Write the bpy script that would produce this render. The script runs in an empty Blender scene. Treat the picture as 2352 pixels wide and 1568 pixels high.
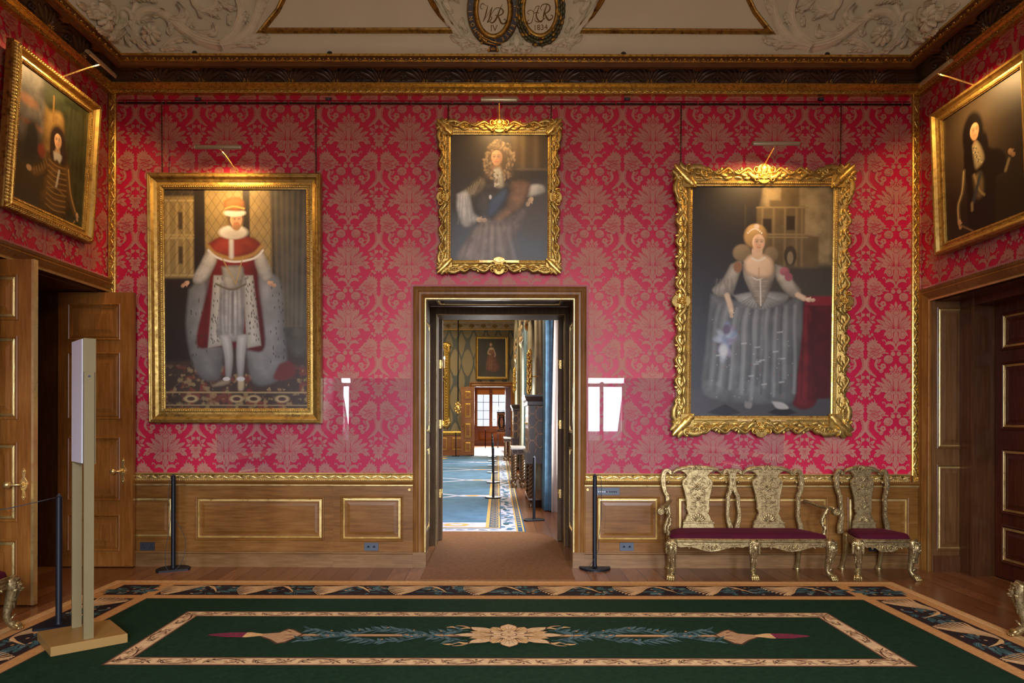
import bpy, math, random
import numpy as np
from mathutils import Vector, Matrix
random.seed(7)
PI = math.pi
C = bpy.context.scene.collection
SC = bpy.context.scene

# ------------------------------------------------------------------ camera
ROLL = 0.0022
F = 1500.0                      # focal length in pixels of the 2352 px frame
VX, VY, H = 1144.0, 960.0, 1.6  # vanishing point and eye height
cam_d = bpy.data.cameras.new('camera'); cam = bpy.data.objects.new('camera', cam_d); C.objects.link(cam)
cam_d.sensor_width = 36.0; cam_d.lens = F/2352*36.0
cam_d.shift_x = (1176-VX)/2352; cam_d.shift_y = (VY-784)/2352
cam_d.clip_start = 0.05; cam_d.clip_end = 200
cam.matrix_world = Matrix.Translation((0, 0, H)) @ Matrix.Rotation(PI/2, 4, 'X') @ Matrix.Rotation(ROLL, 4, 'Z')
SC.camera = cam

def un(px, py):                 # photo pixel -> level pixel offsets from the vanishing point
    dx, dy = px-VX, py-VY
    return dx+ROLL*dy, dy-ROLL*dx
def PX(px, Y): return (px-VX)/F*Y
def P(px, py, Y):
    dx, dy = un(px, py); return (dx/F*Y, Y, H-dy/F*Y)
def ZY(px, py, Y): return P(px, py, Y)[2]
def FL(px, py):                 # a point on the floor
    dx, dy = un(px, py); Y = H*F/dy; return (dx/F*Y, Y)

# ------------------------------------------------------------------ world, daylight, exposure
SC.view_settings.view_transform = 'Standard'; SC.view_settings.look = 'None'
SC.view_settings.gamma = 1.0; SC.view_settings.use_curve_mapping = False
SC.view_settings.exposure = 0.0
w = bpy.data.worlds.new('sky'); SC.world = w; w.use_nodes = True
bg = w.node_tree.nodes['Background']; bg.inputs[0].default_value = (0.86, 0.92, 1.0, 1); bg.inputs[1].default_value = 1.25

def area(name, loc, rot, sx, sy, power, col, spread=180):
    d = bpy.data.lights.new(name, 'AREA'); d.shape = 'RECTANGLE'; d.size = sx; d.size_y = sy
    d.energy = power; d.color = col; d.spread = math.radians(spread)
    o = bpy.data.objects.new(name, d); C.objects.link(o); o.location = loc; o.rotation_euler = rot
    return o
DAY = (0.80, 0.88, 1.0)
# three tall windows in the wall behind the camera
WIN = ((-4.12, -3.84), (-1.25, 1.35), (2.29, 3.31))
for wa, wb in WIN:
    area('window_daylight', ((wa+wb)/2, -3.06, 2.45), (math.radians(90-34), 0, 0), wb-wa-.06, 2.9, 188*(wb-wa), DAY, 96)
# gallery windows on its right-hand wall
for gy in (10.0, 14.6, 18.3, 23.3):
    area('gallery_daylight', (1.55, gy, 2.3), (0, math.radians(90-18), 0), 2.8, 1.7, 240, (0.88, 0.94, 1.0), 140)
area('gallery_warm', (-2.3, 19.0, 5.7), (0, 0, 0), 2.0, 14.0, 900, (1.0, 0.74, 0.42), 175)
area('far_room_daylight', (-0.45, 37.6, 2.2), (math.radians(-70), 0, 0), 1.7, 1.9, 700, (1.0, 0.95, 0.88), 150)
# chandelier over the middle of the room, behind the camera's view
def point(name, loc, power, col, r=0.1):
    d = bpy.data.lights.new(name, 'POINT'); d.energy = power; d.color = col; d.shadow_soft_size = r
    o = bpy.data.objects.new(name, d); C.objects.link(o); o.location = loc; return o
point('chandelier_light', (0.1, 1.6, 4.45), 150, (1.0, 0.80, 0.54), 0.30)

# ------------------------------------------------------------------ materials
def newmat(name):
    m = bpy.data.materials.new(name); m.use_nodes = True
    nt = m.node_tree; b = nt.nodes['Principled BSDF']; return m, nt, b
def ramp(nt, fac, stops):
    r = nt.nodes.new('ShaderNodeValToRGB'); e = r.color_ramp.elements
    e[0].position, e[0].color = stops[0][0], (*stops[0][1], 1)
    e[1].position, e[1].color = stops[-1][0], (*stops[-1][1], 1)
    for p, c in stops[1:-1]:
        n = e.new(p); n.color = (*c, 1)
    nt.links.new(fac, r.inputs[0]); return r.outputs[0]
def coords(nt, scale=(1, 1, 1), rot=(0, 0, 0), kind='Object'):
    t = nt.nodes.new('ShaderNodeTexCoord'); mp = nt.nodes.new('ShaderNodeMapping')
    mp.inputs['Scale'].default_value = scale; mp.inputs['Rotation'].default_value = rot
    nt.links.new(t.outputs[kind], mp.inputs[0]); return mp.outputs[0]
def noise(nt, vec, scale, detail=4, rough=.55):
    n = nt.nodes.new('ShaderNodeTexNoise'); n.inputs['Scale'].default_value = scale
    n.inputs['Detail'].default_value = detail; n.inputs['Roughness'].default_value = rough
    nt.links.new(vec, n.inputs['Vector']); return n.outputs['Fac']
def bump(nt, b, h, strength=.3, dist=.01):
    n = nt.nodes.new('ShaderNodeBump'); n.inputs['Strength'].default_value = strength; n.inputs['Distance'].default_value = dist
    nt.links.new(h, n.inputs['Height']); nt.links.new(n.outputs[0], b.inputs['Normal'])
def mat(name, c, rough=.5, metal=0, var=.12, scale=8, bs=0, bscale=60, spec=.5, bd=.004):
    m, nt, b = newmat(name); v = coords(nt)
    if var:
        f = noise(nt, v, scale)
        nt.links.new(ramp(nt, f, [(.25, tuple(x*(1-var) for x in c)), (.75, tuple(min(1, x*(1+var)) for x in c))]), b.inputs['Base Color'])
    else: b.inputs['Base Color'].default_value = (*c, 1)
    b.inputs['Roughness'].default_value = rough; b.inputs['Metallic'].default_value = metal
    b.inputs['Specular IOR Level'].default_value = spec
    if bs: bump(nt, b, noise(nt, v, bscale, 5), bs, bd)
    return m
def wood(name, dark, mid, light, grain='X', rough=.36, fine=1.0, spec=.35):
    m, nt, b = newmat(name)
    s = {'X': (1.2, 14, 14), 'Y': (14, 1.2, 14), 'Z': (14, 14, 1.2)}[grain]
    v = coords(nt, tuple(k*fine for k in s))
    n1 = noise(nt, v, 3.0, 6, .62)
    v2 = coords(nt); n2 = noise(nt, v2, 1.6, 3)
    mx = nt.nodes.new('ShaderNodeMath'); mx.operation = 'MULTIPLY_ADD'; mx.inputs[1].default_value = .55
    ad = nt.nodes.new('ShaderNodeMath'); ad.operation = 'MULTIPLY'; ad.inputs[1].default_value = .45
    nt.links.new(n2, ad.inputs[0]); nt.links.new(n1, mx.inputs[0]); nt.links.new(ad.outputs[0], mx.inputs[2])
    nt.links.new(ramp(nt, mx.outputs[0], [(.3, dark), (.5, mid), (.68, light)]), b.inputs['Base Color'])
    b.inputs['Roughness'].default_value = rough; b.inputs['Specular IOR Level'].default_value = spec
    bump(nt, b, n1, .12, .002); return m
def gilt(name, c, dark, rough=.34, scale=30, bs=.25, bscale=90, metal=.85):
    m, nt, b = newmat(name); v = coords(nt)
    f = noise(nt, v, scale, 6, .65)
    nt.links.new(ramp(nt, f, [(.33, dark), (.52, c)]), b.inputs['Base Color'])
    b.inputs['Metallic'].default_value = metal
    nt.links.new(ramp(nt, noise(nt, v, scale*1.7), [(.3, (rough-.1,)*3), (.7, (rough+.15,)*3)]), b.inputs['Roughness'])
    if bs: bump(nt, b, noise(nt, v, bscale, 4), bs, .003)
    return m
M = {}
M['damask_ground'] = mat('crimson silk ground', (.44, .007, .042), .42, var=.10, scale=2.5, bs=.05, bscale=400, spec=.35)
M['damask_figure'] = mat('dusty rose damask figure', (.385, .152, .112), .60, var=.08, scale=3, bs=.05, bscale=500, spec=.3)
M['braid'] = mat('pink braid', (.36, .11, .12), .7, var=.3, scale=120)
M['oak'] = wood('golden oak', (.082, .029, .005), (.165, .066, .0125), (.235, .105, .026), 'X', .34)
M['oak_v'] = wood('golden oak upright grain', (.082, .029, .005), (.165, .066, .0125), (.235, .105, .026), 'Z', .34)
M['oak_skirt'] = wood('worn oak skirting', (.08, .036, .010), (.155, .074, .024), (.235, .125, .050), 'X', .4)
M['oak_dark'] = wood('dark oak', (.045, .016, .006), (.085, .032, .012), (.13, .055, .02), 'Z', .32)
M['jamb_brown'] = wood('brown oak jamb', (.06, .024, .007), (.12, .052, .017), (.17, .08, .03), 'Z', .3)
M['mahogany'] = wood('dark red mahogany', (.035, .008, .004), (.07, .016, .007), (.11, .03, .012), 'Z', .25)
M['door_oak'] = wood('honey oak door', (.115, .037, .006), (.225, .080, .014), (.31, .125, .028), 'Z', .33)
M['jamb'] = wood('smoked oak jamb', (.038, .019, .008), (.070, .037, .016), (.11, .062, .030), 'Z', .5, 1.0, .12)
M['gold'] = gilt('gilding', (.62, .40, .10), (.26, .14, .03))
M['gold_bright'] = gilt('burnished gold leaf', (.66, .44, .115), (.38, .22, .05), .30, bs=.08)
M['gold_pale'] = gilt('pale gold fillet', (.74, .56, .24), (.62, .45, .18), .34, 8, .03)
M['gold_old'] = gilt('antique gilding', (.36, .22, .05), (.10, .05, .012), .42, 22, .3)
M['gold_frame'] = gilt('gilt frame', (.40, .265, .075), (.22, .13, .035), .42, 16, .25)
m, nt, b = newmat('rubbed gilt gesso'); v = coords(nt)
vo = nt.nodes.new('ShaderNodeTexVoronoi'); vo.feature = 'SMOOTH_F1'; vo.inputs['Scale'].default_value = 85; vo.inputs['Smoothness'].default_value = .3; nt.links.new(v, vo.inputs['Vector'])
mu = nt.nodes.new('ShaderNodeMath'); mu.operation = 'MULTIPLY_ADD'; mu.inputs[1].default_value = .6; nt.links.new(vo.outputs['Distance'], mu.inputs[0]); nt.links.new(noise(nt, v, 22, 5, .6), mu.inputs[2])
nt.links.new(ramp(nt, mu.outputs[0], [(.45, (.45, .345, .165)), (.75, (.35, .26, .12)), (1.15, (.19, .125, .055))]), b.inputs['Base Color']); b.inputs['Metallic'].default_value = .8; b.inputs['Roughness'].default_value = .40
bump(nt, b, vo.outputs['Distance'], -.55, .006); M['gesso_gilt'] = m
M['gilt_plain'] = gilt('bronze gilt leg', (.46, .34, .14), (.26, .17, .06), .32, 12, .05)
M['monogram'] = mat('dark gilt lettering', (.13, .070, .016), .35, .35, .15, 30)
M['velvet'] = mat('claret velvet', (.046, .0004, .008), .85, var=.25, scale=5, spec=.2)
M['velvet'].node_tree.nodes['Principled BSDF'].inputs['Sheen Weight'].default_value = .06
M['velvet'].node_tree.nodes['Principled BSDF'].inputs['Sheen Tint'].default_value = (.6, .05, .15, 1)
M['plaster'] = mat('ivory plaster', (.54, .53, .405), .62, var=.05, scale=3)
M['cream_plaster'] = mat('cream plaster', (.62, .47, .27), .6)
M['plaster_hi'] = mat('white plaster ornament', (.62, .60, .475), .6, var=.08, scale=10)
M['pink_plaster'] = mat('blush ceiling panel', (.60, .49, .40), .65, var=.04, scale=2)
M['frieze'] = wood('carved dark walnut', (.020, .010, .006), (.045, .026, .015), (.09, .055, .03), 'X', .35)
M['cornice_wood'] = wood('brown cornice wood', (.055, .020, .006), (.11, .045, .013), (.17, .075, .024), 'X', .4)
M['black'] = mat('black powder coat', (.005, .006, .010), .45, var=.1, spec=.22)
M['black_matt'] = mat('black plastic', (.02, .022, .03), .5, var=.1)
M['slate'] = mat('slate grey plate', (.055, .065, .085), .4, var=.1)
M['brass'] = gilt('brass', (.86, .62, .24), (.6, .38, .12), .28, 10, 0)
M['brass_dark'] = gilt('aged brass', (.55, .36, .13), (.3, .17, .06), .35, 20, .1)
M['sign_gold'] = mat('champagne gold metal', (.17, .125, .05), .5, .3, .06, 3)
M['sign_gold2'] = mat('brushed ochre metal top', (.30, .165, .045), .45, .35, .08, 4)
M['sign_face'] = mat('frosted white sign face', (.56, .57, .62), .35, var=.02)
M['shade_metal'] = mat('champagne lamp shade', (.42, .355, .225), .34, .55, .05)
M['dark'] = mat('dark brown shade', (.012, .008, .006), .6)
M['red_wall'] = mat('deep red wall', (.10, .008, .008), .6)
m, nt, b = newmat('tube glow'); b.inputs['Emission Color'].default_value = (1, .78, .45, 1); b.inputs['Emission Strength'].default_value = 2.2; M['tube'] = m
m, nt, b = newmat('candle flame'); b.inputs['Emission Color'].default_value = (1, .82, .5, 1); b.inputs['Emission Strength'].default_value = 25; M['flame'] = m
# herringboned boards of the floor
m, nt, b = newmat('polished floor boards'); v = coords(nt, rot=(0, 0, PI/2))
br = nt.nodes.new('ShaderNodeTexBrick'); br.inputs['Scale'].default_value = 1; br.inputs['Brick Width'].default_value = 3.1; br.inputs['Row Height'].default_value = .185
br.inputs['Mortar Size'].default_value = .004; br.inputs['Color1'].default_value = (.15, .055, .020, 1); br.inputs['Color2'].default_value = (.25, .105, .042, 1)
br.inputs['Mortar'].default_value = (.05, .018, .008, 1); br.inputs['Bias'].default_value = -.1; br.offset = .37
nt.links.new(v, br.inputs['Vector'])
g = noise(nt, coords(nt, (22, 1.3, 1)), 3, 6, .6)
mx = nt.nodes.new('ShaderNodeMix'); mx.data_type = 'RGBA'; mx.blend_type = 'MULTIPLY'; mx.inputs[0].default_value = .75
nt.links.new(br.outputs['Color'], mx.inputs[6]); nt.links.new(ramp(nt, g, [(.3, (.55, .5, .45)), (.7, (1.15, 1.1, 1.05))]), mx.inputs[7])
nt.links.new(mx.outputs[2], b.inputs['Base Color']); b.inputs['Roughness'].default_value = .27; M['floor'] = m
def carpet(name, c, var=.2, scale=40):
    m = mat(name, c, .95, var=var, scale=scale, bs=.5, bscale=260, spec=.1, bd=.006); return m
M['green'] = carpet('bottle green pile', (.006, .0215, .0085), .35, 30)
M['ochre'] = carpet('ochre pile', (.42, .20, .065))
M['ochre2'] = carpet('straw pile', (.52, .30, .12))
M['cream'] = carpet('cream pile', (.56, .36, .18))
M['tan'] = carpet('tan pile', (.36, .20, .095))
M['umber'] = carpet('umber pile', (.075, .03, .016))
M['night'] = carpet('dark umber pile', (.020, .011, .010))
M['teal'] = carpet('deep teal pile', (.030, .062, .060))
M['sage'] = carpet('sage blue pile', (.085, .135, .135))
M['wine'] = carpet('wine pile', (.17, .018, .04))
M['mat_brown'] = mat('brown ribbed matting', (.17, .075, .032), .95, var=.22, scale=25, bs=.6, bscale=220, spec=.1)
M['c_blue'] = carpet('azure pile', (.070, .140, .225), .2, 3)
M['c_deep'] = carpet('deep azure pile', (.045, .115, .20), .2, 5)
M['c_lilac'] = carpet('lilac pile', (.40, .40, .50), .2, 12)
M['c_gold'] = carpet('gold pile', (.46, .29, .10))
M['c_navy'] = carpet('navy pile', (.03, .07, .13))
# acrylic sheet: clear with a mirror-like surface
m = bpy.data.materials.new('clear acrylic'); m.use_nodes = True; nt = m.node_tree; nt.nodes.clear()
o = nt.nodes.new('ShaderNodeOutputMaterial'); mxs = nt.nodes.new('ShaderNodeMixShader'); tr = nt.nodes.new('ShaderNodeBsdfTransparent'); gl = nt.nodes.new('ShaderNodeBsdfGlossy')
gl.inputs['Roughness'].default_value = .015; tr.inputs[0].default_value = (.95, .95, .98, 1)
fr = nt.nodes.new('ShaderNodeFresnel'); fr.inputs['IOR'].default_value = 1.49
nt.links.new(fr.outputs[0], mxs.inputs[0]); nt.links.new(tr.outputs[0], mxs.inputs[1]); nt.links.new(gl.outputs[0], mxs.inputs[2]); nt.links.new(mxs.outputs[0], o.inputs[0])
M['acrylic'] = m
m = m.copy(); m.name = 'window glass'; M['glass'] = m

# ------------------------------------------------------------------ mesh building
class MB:
    def __init__(s): s.v = []; s.f = []; s.m = []; s.s = []
    def add(s, vs, fs, mi=0, sm=False):
        k = len(s.v); s.v.extend(vs)
        for f in fs: s.f.append([i+k for i in f]); s.m.append(mi); s.s.append(sm)
    def box(s, x0, x1, y0, y1, z0, z1, mi=0):
        s.add([(x0, y0, z0), (x1, y0, z0), (x1, y1, z0), (x0, y1, z0), (x0, y0, z1), (x1, y0, z1), (x1, y1, z1), (x0, y1, z1)],
              [(0, 3, 2, 1), (4, 5, 6, 7), (0, 1, 5, 4), (1, 2, 6, 5), (2, 3, 7, 6), (3, 0, 4, 7)], mi)
    def build(s, name, mats, parent=None):
        me = bpy.data.meshes.new(name); me.from_pydata(s.v, [], s.f); me.validate()
        for q in (mats if isinstance(mats, (list, tuple)) else [mats]): me.materials.append(M[q] if isinstance(q, str) else q)
        if len(me.polygons) == len(s.m):
            me.polygons.foreach_set('material_index', s.m); me.polygons.foreach_set('use_smooth', s.s)
        me.update()
        o = bpy.data.objects.new(name, me); C.objects.link(o)
        if parent: o.parent = parent
        return o
def tbox(mb, T, u0, u1, v0, v1, h0, h1, mi=0):
    p = [T(u0, v0, h0), T(u1, v0, h0), T(u1, v1, h0), T(u0, v1, h0), T(u0, v0, h1), T(u1, v0, h1), T(u1, v1, h1), T(u0, v1, h1)]
    mb.add(p, [(0, 3, 2, 1), (4, 5, 6, 7), (0, 1, 5, 4), (1, 2, 6, 5), (2, 3, 7, 6), (3, 0, 4, 7)], mi)
def TB(Y): return lambda u, v, h: (u, Y-h, v)        # on a wall facing the camera
def TLw(X): return lambda u, v, h: (X+h, u, v)       # on the left wall
def TRw(X): return lambda u, v, h: (X-h, u, v)       # on the right wall
def TF(Z): return lambda u, v, h: (u, v, Z+h)        # on the floor
TL0 = lambda u, v, h: (u, -h, v)                     # local frame of a hung thing
def sweep(mb, T, pts, prof, closed=True, mi=0, sm=False, caps=False):
    n = len(pts); rows = []
    for i in range(n):
        p = pts[i]; ds = []
        for a, b_ in (((i-1) % n, i), (i, (i+1) % n)):
            if not closed and ((a == n-1 and b_ == 0)): continue
            dx, dy = pts[b_][0]-pts[a][0], pts[b_][1]-pts[a][1]; l = math.hypot(dx, dy) or 1
            ds.append((dy/l, -dx/l))
        if len(ds) == 2:
            k = 1+ds[0][0]*ds[1][0]+ds[0][1]*ds[1][1]; k = max(k, .15); nx, ny = (ds[0][0]+ds[1][0])/k, (ds[0][1]+ds[1][1])/k
        else: nx, ny = ds[0]
        rows.append([T(p[0]+nx*d, p[1]+ny*d, h) for d, h in prof])
    m_ = len(prof); vs = [q for r in rows for q in r]; base = len(mb.v); mb.v.extend(vs)
    for i in range(n if closed else n-1):
        j = (i+1) % n
        for k in range(m_-1):
            mb.f.append([base+i*m_+k, base+j*m_+k, base+j*m_+k+1, base+i*m_+k+1]); mb.m.append(mi[k] if isinstance(mi, (list, tuple)) else mi); mb.s.append(sm)
    if caps and not closed:
        for i in (0, n-1): mb.f.append([base+i*m_+k for k in range(m_)]); mb.m.append(mi[0] if isinstance(mi, (list, tuple)) else mi); mb.s.append(False)
def rect(u0, u1, v0, v1): return [(u0, v0), (u1, v0), (u1, v1), (u0, v1)]
def catmull(pts, n):
    out = []; k = len(pts)-1
    for j in range(n+1):
        t = j/n*k; i = min(int(t), k-1); t -= i
        p0, p1, p2, p3 = pts[max(i-1, 0)], pts[i], pts[i+1], pts[min(i+2, k)]
        out.append(tuple(.5*((2*b)+(-a+c)*t+(2*a-5*b+4*c-d)*t*t+(-a+3*b-3*c+d)*t**3) for a, b, c, d in zip(p0, p1, p2, p3)))
    return out
def tube(mb, pts, rad, n=8, mi=0, cap=True, flat=1.0):
    pts = [Vector(p) for p in pts]; k = len(pts); rad = rad if isinstance(rad, (list, tuple)) else [rad]*k
    up = None; base = len(mb.v)
    for i, p in enumerate(pts):
        d = (pts[min(i+1, k-1)]-pts[max(i-1, 0)]).normalized()
        if up is None:
            up = Vector((0, 0, 1)) if abs(d.z) < .9 else Vector((0, 1, 0))
        a = d.cross(up); a = a.normalized() if a.length > 1e-6 else Vector((1, 0, 0)); up = a.cross(d).normalized()
        for j in range(n):
            an = 2*PI*j/n; q = p+(a*math.cos(an)+up*math.sin(an)*flat)*rad[i]; mb.v.append(tuple(q))
    for i in range(k-1):
        for j in range(n):
            mb.f.append([base+i*n+j, base+i*n+(j+1) % n, base+(i+1)*n+(j+1) % n, base+(i+1)*n+j]); mb.m.append(mi); mb.s.append(True)
    if cap:
        mb.f.append([base+j for j in range(n)][::-1]); mb.f.append([base+(k-1)*n+j for j in range(n)]); mb.m += [mi, mi]; mb.s += [False, False]
def lathe(mb, c, prof, n=20, mi=0, ax='Z'):
    base = len(mb.v); cx, cy, cz = c
    for r, z in prof:
        for j in range(n):
            a = 2*PI*j/n; x, y = r*math.cos(a), r*math.sin(a)
            mb.v.append((cx+x, cy+y, cz+z) if ax == 'Z' else ((cx+x, cy-z, cz+y) if ax == 'Y' else (cx+z, cy+x, cz+y)))
    for i in range(len(prof)-1):
        for j in range(n):
            mb.f.append([base+i*n+j, base+i*n+(j+1) % n, base+(i+1)*n+(j+1) % n, base+(i+1)*n+j]); mb.m.append(mi); mb.s.append(True)
    mb.f.append([base+j for j in range(n)]); mb.f.append([base+(len(prof)-1)*n+j for j in range(n)]); mb.m += [mi, mi]; mb.s += [False, False]
def ball(mb, c, rx, ry=None, rz=None, mi=0, n=10, k=6):
    ry = ry or rx; rz = rz or rx; base = len(mb.v)
    for i in range(k+1):
        t = PI*i/k; r = max(math.sin(t), .02)
        for j in range(n):
            a = 2*PI*j/n; mb.v.append((c[0]+rx*r*math.cos(a), c[1]+ry*r*math.sin(a), c[2]+rz*math.cos(t)))
    for i in range(k):
        for j in range(n):
            mb.f.append([base+i*n+j, base+(i+1)*n+j, base+(i+1)*n+(j+1) % n, base+i*n+(j+1) % n]); mb.m.append(mi); mb.s.append(True)
# relief ornament in a mapped plane
def ridge(mb, T, pts, wd, ht, h0=0, mi=0, groove=0):
    n = len(pts); wd = wd if isinstance(wd, (list, tuple)) else [wd]*n; ht = ht if isinstance(ht, (list, tuple)) else [ht]*n
    base = len(mb.v)
    for i, p in enumerate(pts):
        a, c = pts[max(i-1, 0)], pts[min(i+1, n-1)]; dx, dy = c[0]-a[0], c[1]-a[1]; l = math.hypot(dx, dy) or 1; nx, ny = -dy/l, dx/l
        for k, hh in ((-1, 0), (-.62, .85), (0, 1-groove), (.62, .85), (1, 0)):
            mb.v.append(T(p[0]+nx*wd[i]*k, p[1]+ny*wd[i]*k, h0+ht[i]*hh))
    for i in range(n-1):
        for k in range(4):
            mb.f.append([base+i*5+k, base+i*5+k+1, base+(i+1)*5+k+1, base+(i+1)*5+k]); mb.m.append(mi); mb.s.append(True)
    for i in (0, n-1): mb.f.append([base+i*5+k for k in range(5)]); mb.m.append(mi); mb.s.append(False)
def acanthus(mb, T, pts, wd, ht, lobes=4, h0=0, mi=0, veins=False):
    n = lobes*(6 if veins else 4); Q = catmull(pts, n); W = []; Hh = []; lo = .44 if veins else .60
    for i in range(n+1):
        t = i/n; env = math.sin(PI*min(1, .10+.86*t**.9))**.75
        W.append(max(wd*env*(lo+(1-lo)*abs(math.sin(PI*(lobes*t+.12)))**.7), wd*.05)); Hh.append(ht*(.35+.65*math.sin(PI*min(1, .15+.75*t))+.35*max(0, t-.8)))
    ridge(mb, T, Q, W, Hh, h0, mi, .5 if veins else .38)
    if veins:                                        # raised ribs running out to the lobes
        for o in (-.55, 0, .55):
            P2 = []
            for i, p in enumerate(Q):
                a, c = Q[max(i-1, 0)], Q[min(i+1, n)]; dx, dy = c[0]-a[0], c[1]-a[1]; l = math.hypot(dx, dy) or 1; e = wd*o*math.sin(PI*min(1, .08+.9*i/n)); P2.append((p[0]-dy/l*e, p[1]+dx/l*e))
            ridge(mb, T, P2[1:-1], [wd*.085*(1-.6*i/n) for i in range(1, n)], [ht*.38]*(n-1), h0+ht*(.28 if o == 0 else .55), mi)
def spiral(cx, cy, r0, r1, a0, turns, n=22):
    return [(cx+(r0+(r1-r0)*(i/n)**.8)*math.cos(a0+turns*2*PI*i/n), cy+(r0+(r1-r0)*(i/n)**.8)*math.sin(a0+turns*2*PI*i/n)) for i in range(n+1)]
def dome(mb, T, cx, cy, rx, ry, h, rot=0, h0=0, mi=0, n=10, k=3):
    base = len(mb.v); c, s = math.cos(rot), math.sin(rot)
    for i in range(k):
        t = PI/2*i/k
        for j in range(n):
            a = 2*PI*j/n; x, y = rx*math.cos(t)*math.cos(a), ry*math.cos(t)*math.sin(a)
            mb.v.append(T(cx+x*c-y*s, cy+x*s+y*c, h0+h*math.sin(t)))
    mb.v.append(T(cx, cy, h0+h)); top = len(mb.v)-1
    for i in range(k-1):
        for j in range(n):
            mb.f.append([base+i*n+j, base+i*n+(j+1) % n, base+(i+1)*n+(j+1) % n, base+(i+1)*n+j]); mb.m.append(mi); mb.s.append(True)
    for j in range(n): mb.f.append([base+(k-1)*n+j, base+(k-1)*n+(j+1) % n, top]); mb.m.append(mi); mb.s.append(True)
def scroll(mb, T, cx, cy, r, a0, turns, wd, ht, h0=0, mi=0, n=20):
    Q = spiral(cx, cy, r, r*.18, a0, turns, n); ridge(mb, T, Q, [wd*(1-.5*i/n) for i in range(n+1)], [ht*(.8+.5*i/n) for i in range(n+1)], h0, mi)
    dome(mb, T, Q[-1][0], Q[-1][1], wd*1.15, wd*1.15, ht*1.6, 0, h0, mi, 8)
def rosette(mb, T, cx, cy, R, n, h, h0=0, mi=0, a0=0):
    for i in range(n):
        a = a0+2*PI*i/n; dome(mb, T, cx+.58*R*math.cos(a), cy+.58*R*math.sin(a), R*.46, R*PI*.50/n*1.35, h, a, h0, mi, 10)
        ridge(mb, T, [(cx+.2*R*math.cos(a), cy+.2*R*math.sin(a)), (cx+.9*R*math.cos(a), cy+.9*R*math.sin(a))], R*.035, h*.25, h0+h*.75, mi)
    dome(mb, T, cx, cy, R*.24, R*.24, h*1.5, 0, h0, mi, 10)
def shell(mb, T, cx, cy, R, a0, a1, n, h, h0=0, mi=0):
    for i in range(n):
        a = a0+(a1-a0)*i/(n-1); k = 1-.18*abs(2*i/(n-1)-1)
        ridge(mb, T, [(cx+R*k*t*math.cos(a), cy+R*k*t*math.sin(a)) for t in (.12, .4, .7, .92, 1)], [R*t for t in (.02, .07, .13, .15, .05)], [h*t for t in (.6, .8, 1, 1, .5)], h0, mi)
_JIT = 0
def area2(p): return sum(p[i-1][0]*p[i][1]-p[i][0]*p[i-1][1] for i in range(len(p)))
def poly(mb, T, pts, h, mi=0):
    global _JIT
    if area2(pts) < 0: pts = pts[::-1]
    _JIT = (_JIT+1) % 17; h += _JIT*2e-5        # no two leaves of a pattern lie in exactly the same plane
    mb.add([T(u, v, h) for u, v in pts], [list(range(len(pts)))], mi)
def slab(mb, T, pts, h0, h1, mi=0, bev=0):
    if area2(pts) < 0: pts = pts[::-1]
    n = len(pts)
    vs = [T(u, v, h0) for u, v in pts]+[T(u, v, h1-bev) for u, v in pts]
    fs = [[i, (i+1) % n, n+(i+1) % n, n+i] for i in range(n)]; fs.append(list(range(n))[::-1])
    if bev:
        ins = []
        for i in range(n):
            a, p, c = pts[i-1], pts[i], pts[(i+1) % n]
            d1 = (p[1]-a[1], a[0]-p[0]); d2 = (c[1]-p[1], p[0]-c[0]); l1 = math.hypot(*d1) or 1; l2 = math.hypot(*d2) or 1
            nx, ny = d1[0]/l1+d2[0]/l2, d1[1]/l1+d2[1]/l2; l = math.hypot(nx, ny) or 1; ins.append((p[0]-nx/l*bev, p[1]-ny/l*bev))
        vs += [T(u, v, h1) for u, v in ins]; fs += [[n+i, n+(i+1) % n, 2*n+(i+1) % n, 2*n+i] for i in range(n)]; fs.append([2*n+i for i in range(n)])
    else: fs.append([n+i for i in range(n)])
    mb.add(vs, fs, mi)
def text(mb, T, s, size, cx, cy, h, depth=.002, rot=0, mi=0, shear=0, sx=1.0):
    cu = bpy.data.curves.new('lettering', 'FONT'); cu.body = s; cu.size = size; cu.extrude = depth; cu.align_x = 'CENTER'; cu.align_y = 'CENTER'; cu.shear = shear; cu.resolution_u = 3
    o = bpy.data.objects.new('lettering', cu); C.objects.link(o); dg = bpy.context.evaluated_depsgraph_get(); me = o.evaluated_get(dg).to_mesh()
    c, sn = math.cos(rot), math.sin(rot)
    mb.add([T(cx+v.co.x*sx*c-v.co.y*sn, cy+v.co.x*sx*sn+v.co.y*c, h+v.co.z) for v in me.vertices], [list(p.vertices) for p in me.polygons], mi)
    o.evaluated_get(dg).to_mesh_clear(); bpy.data.objects.remove(o); bpy.data.curves.remove(cu)
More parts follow.
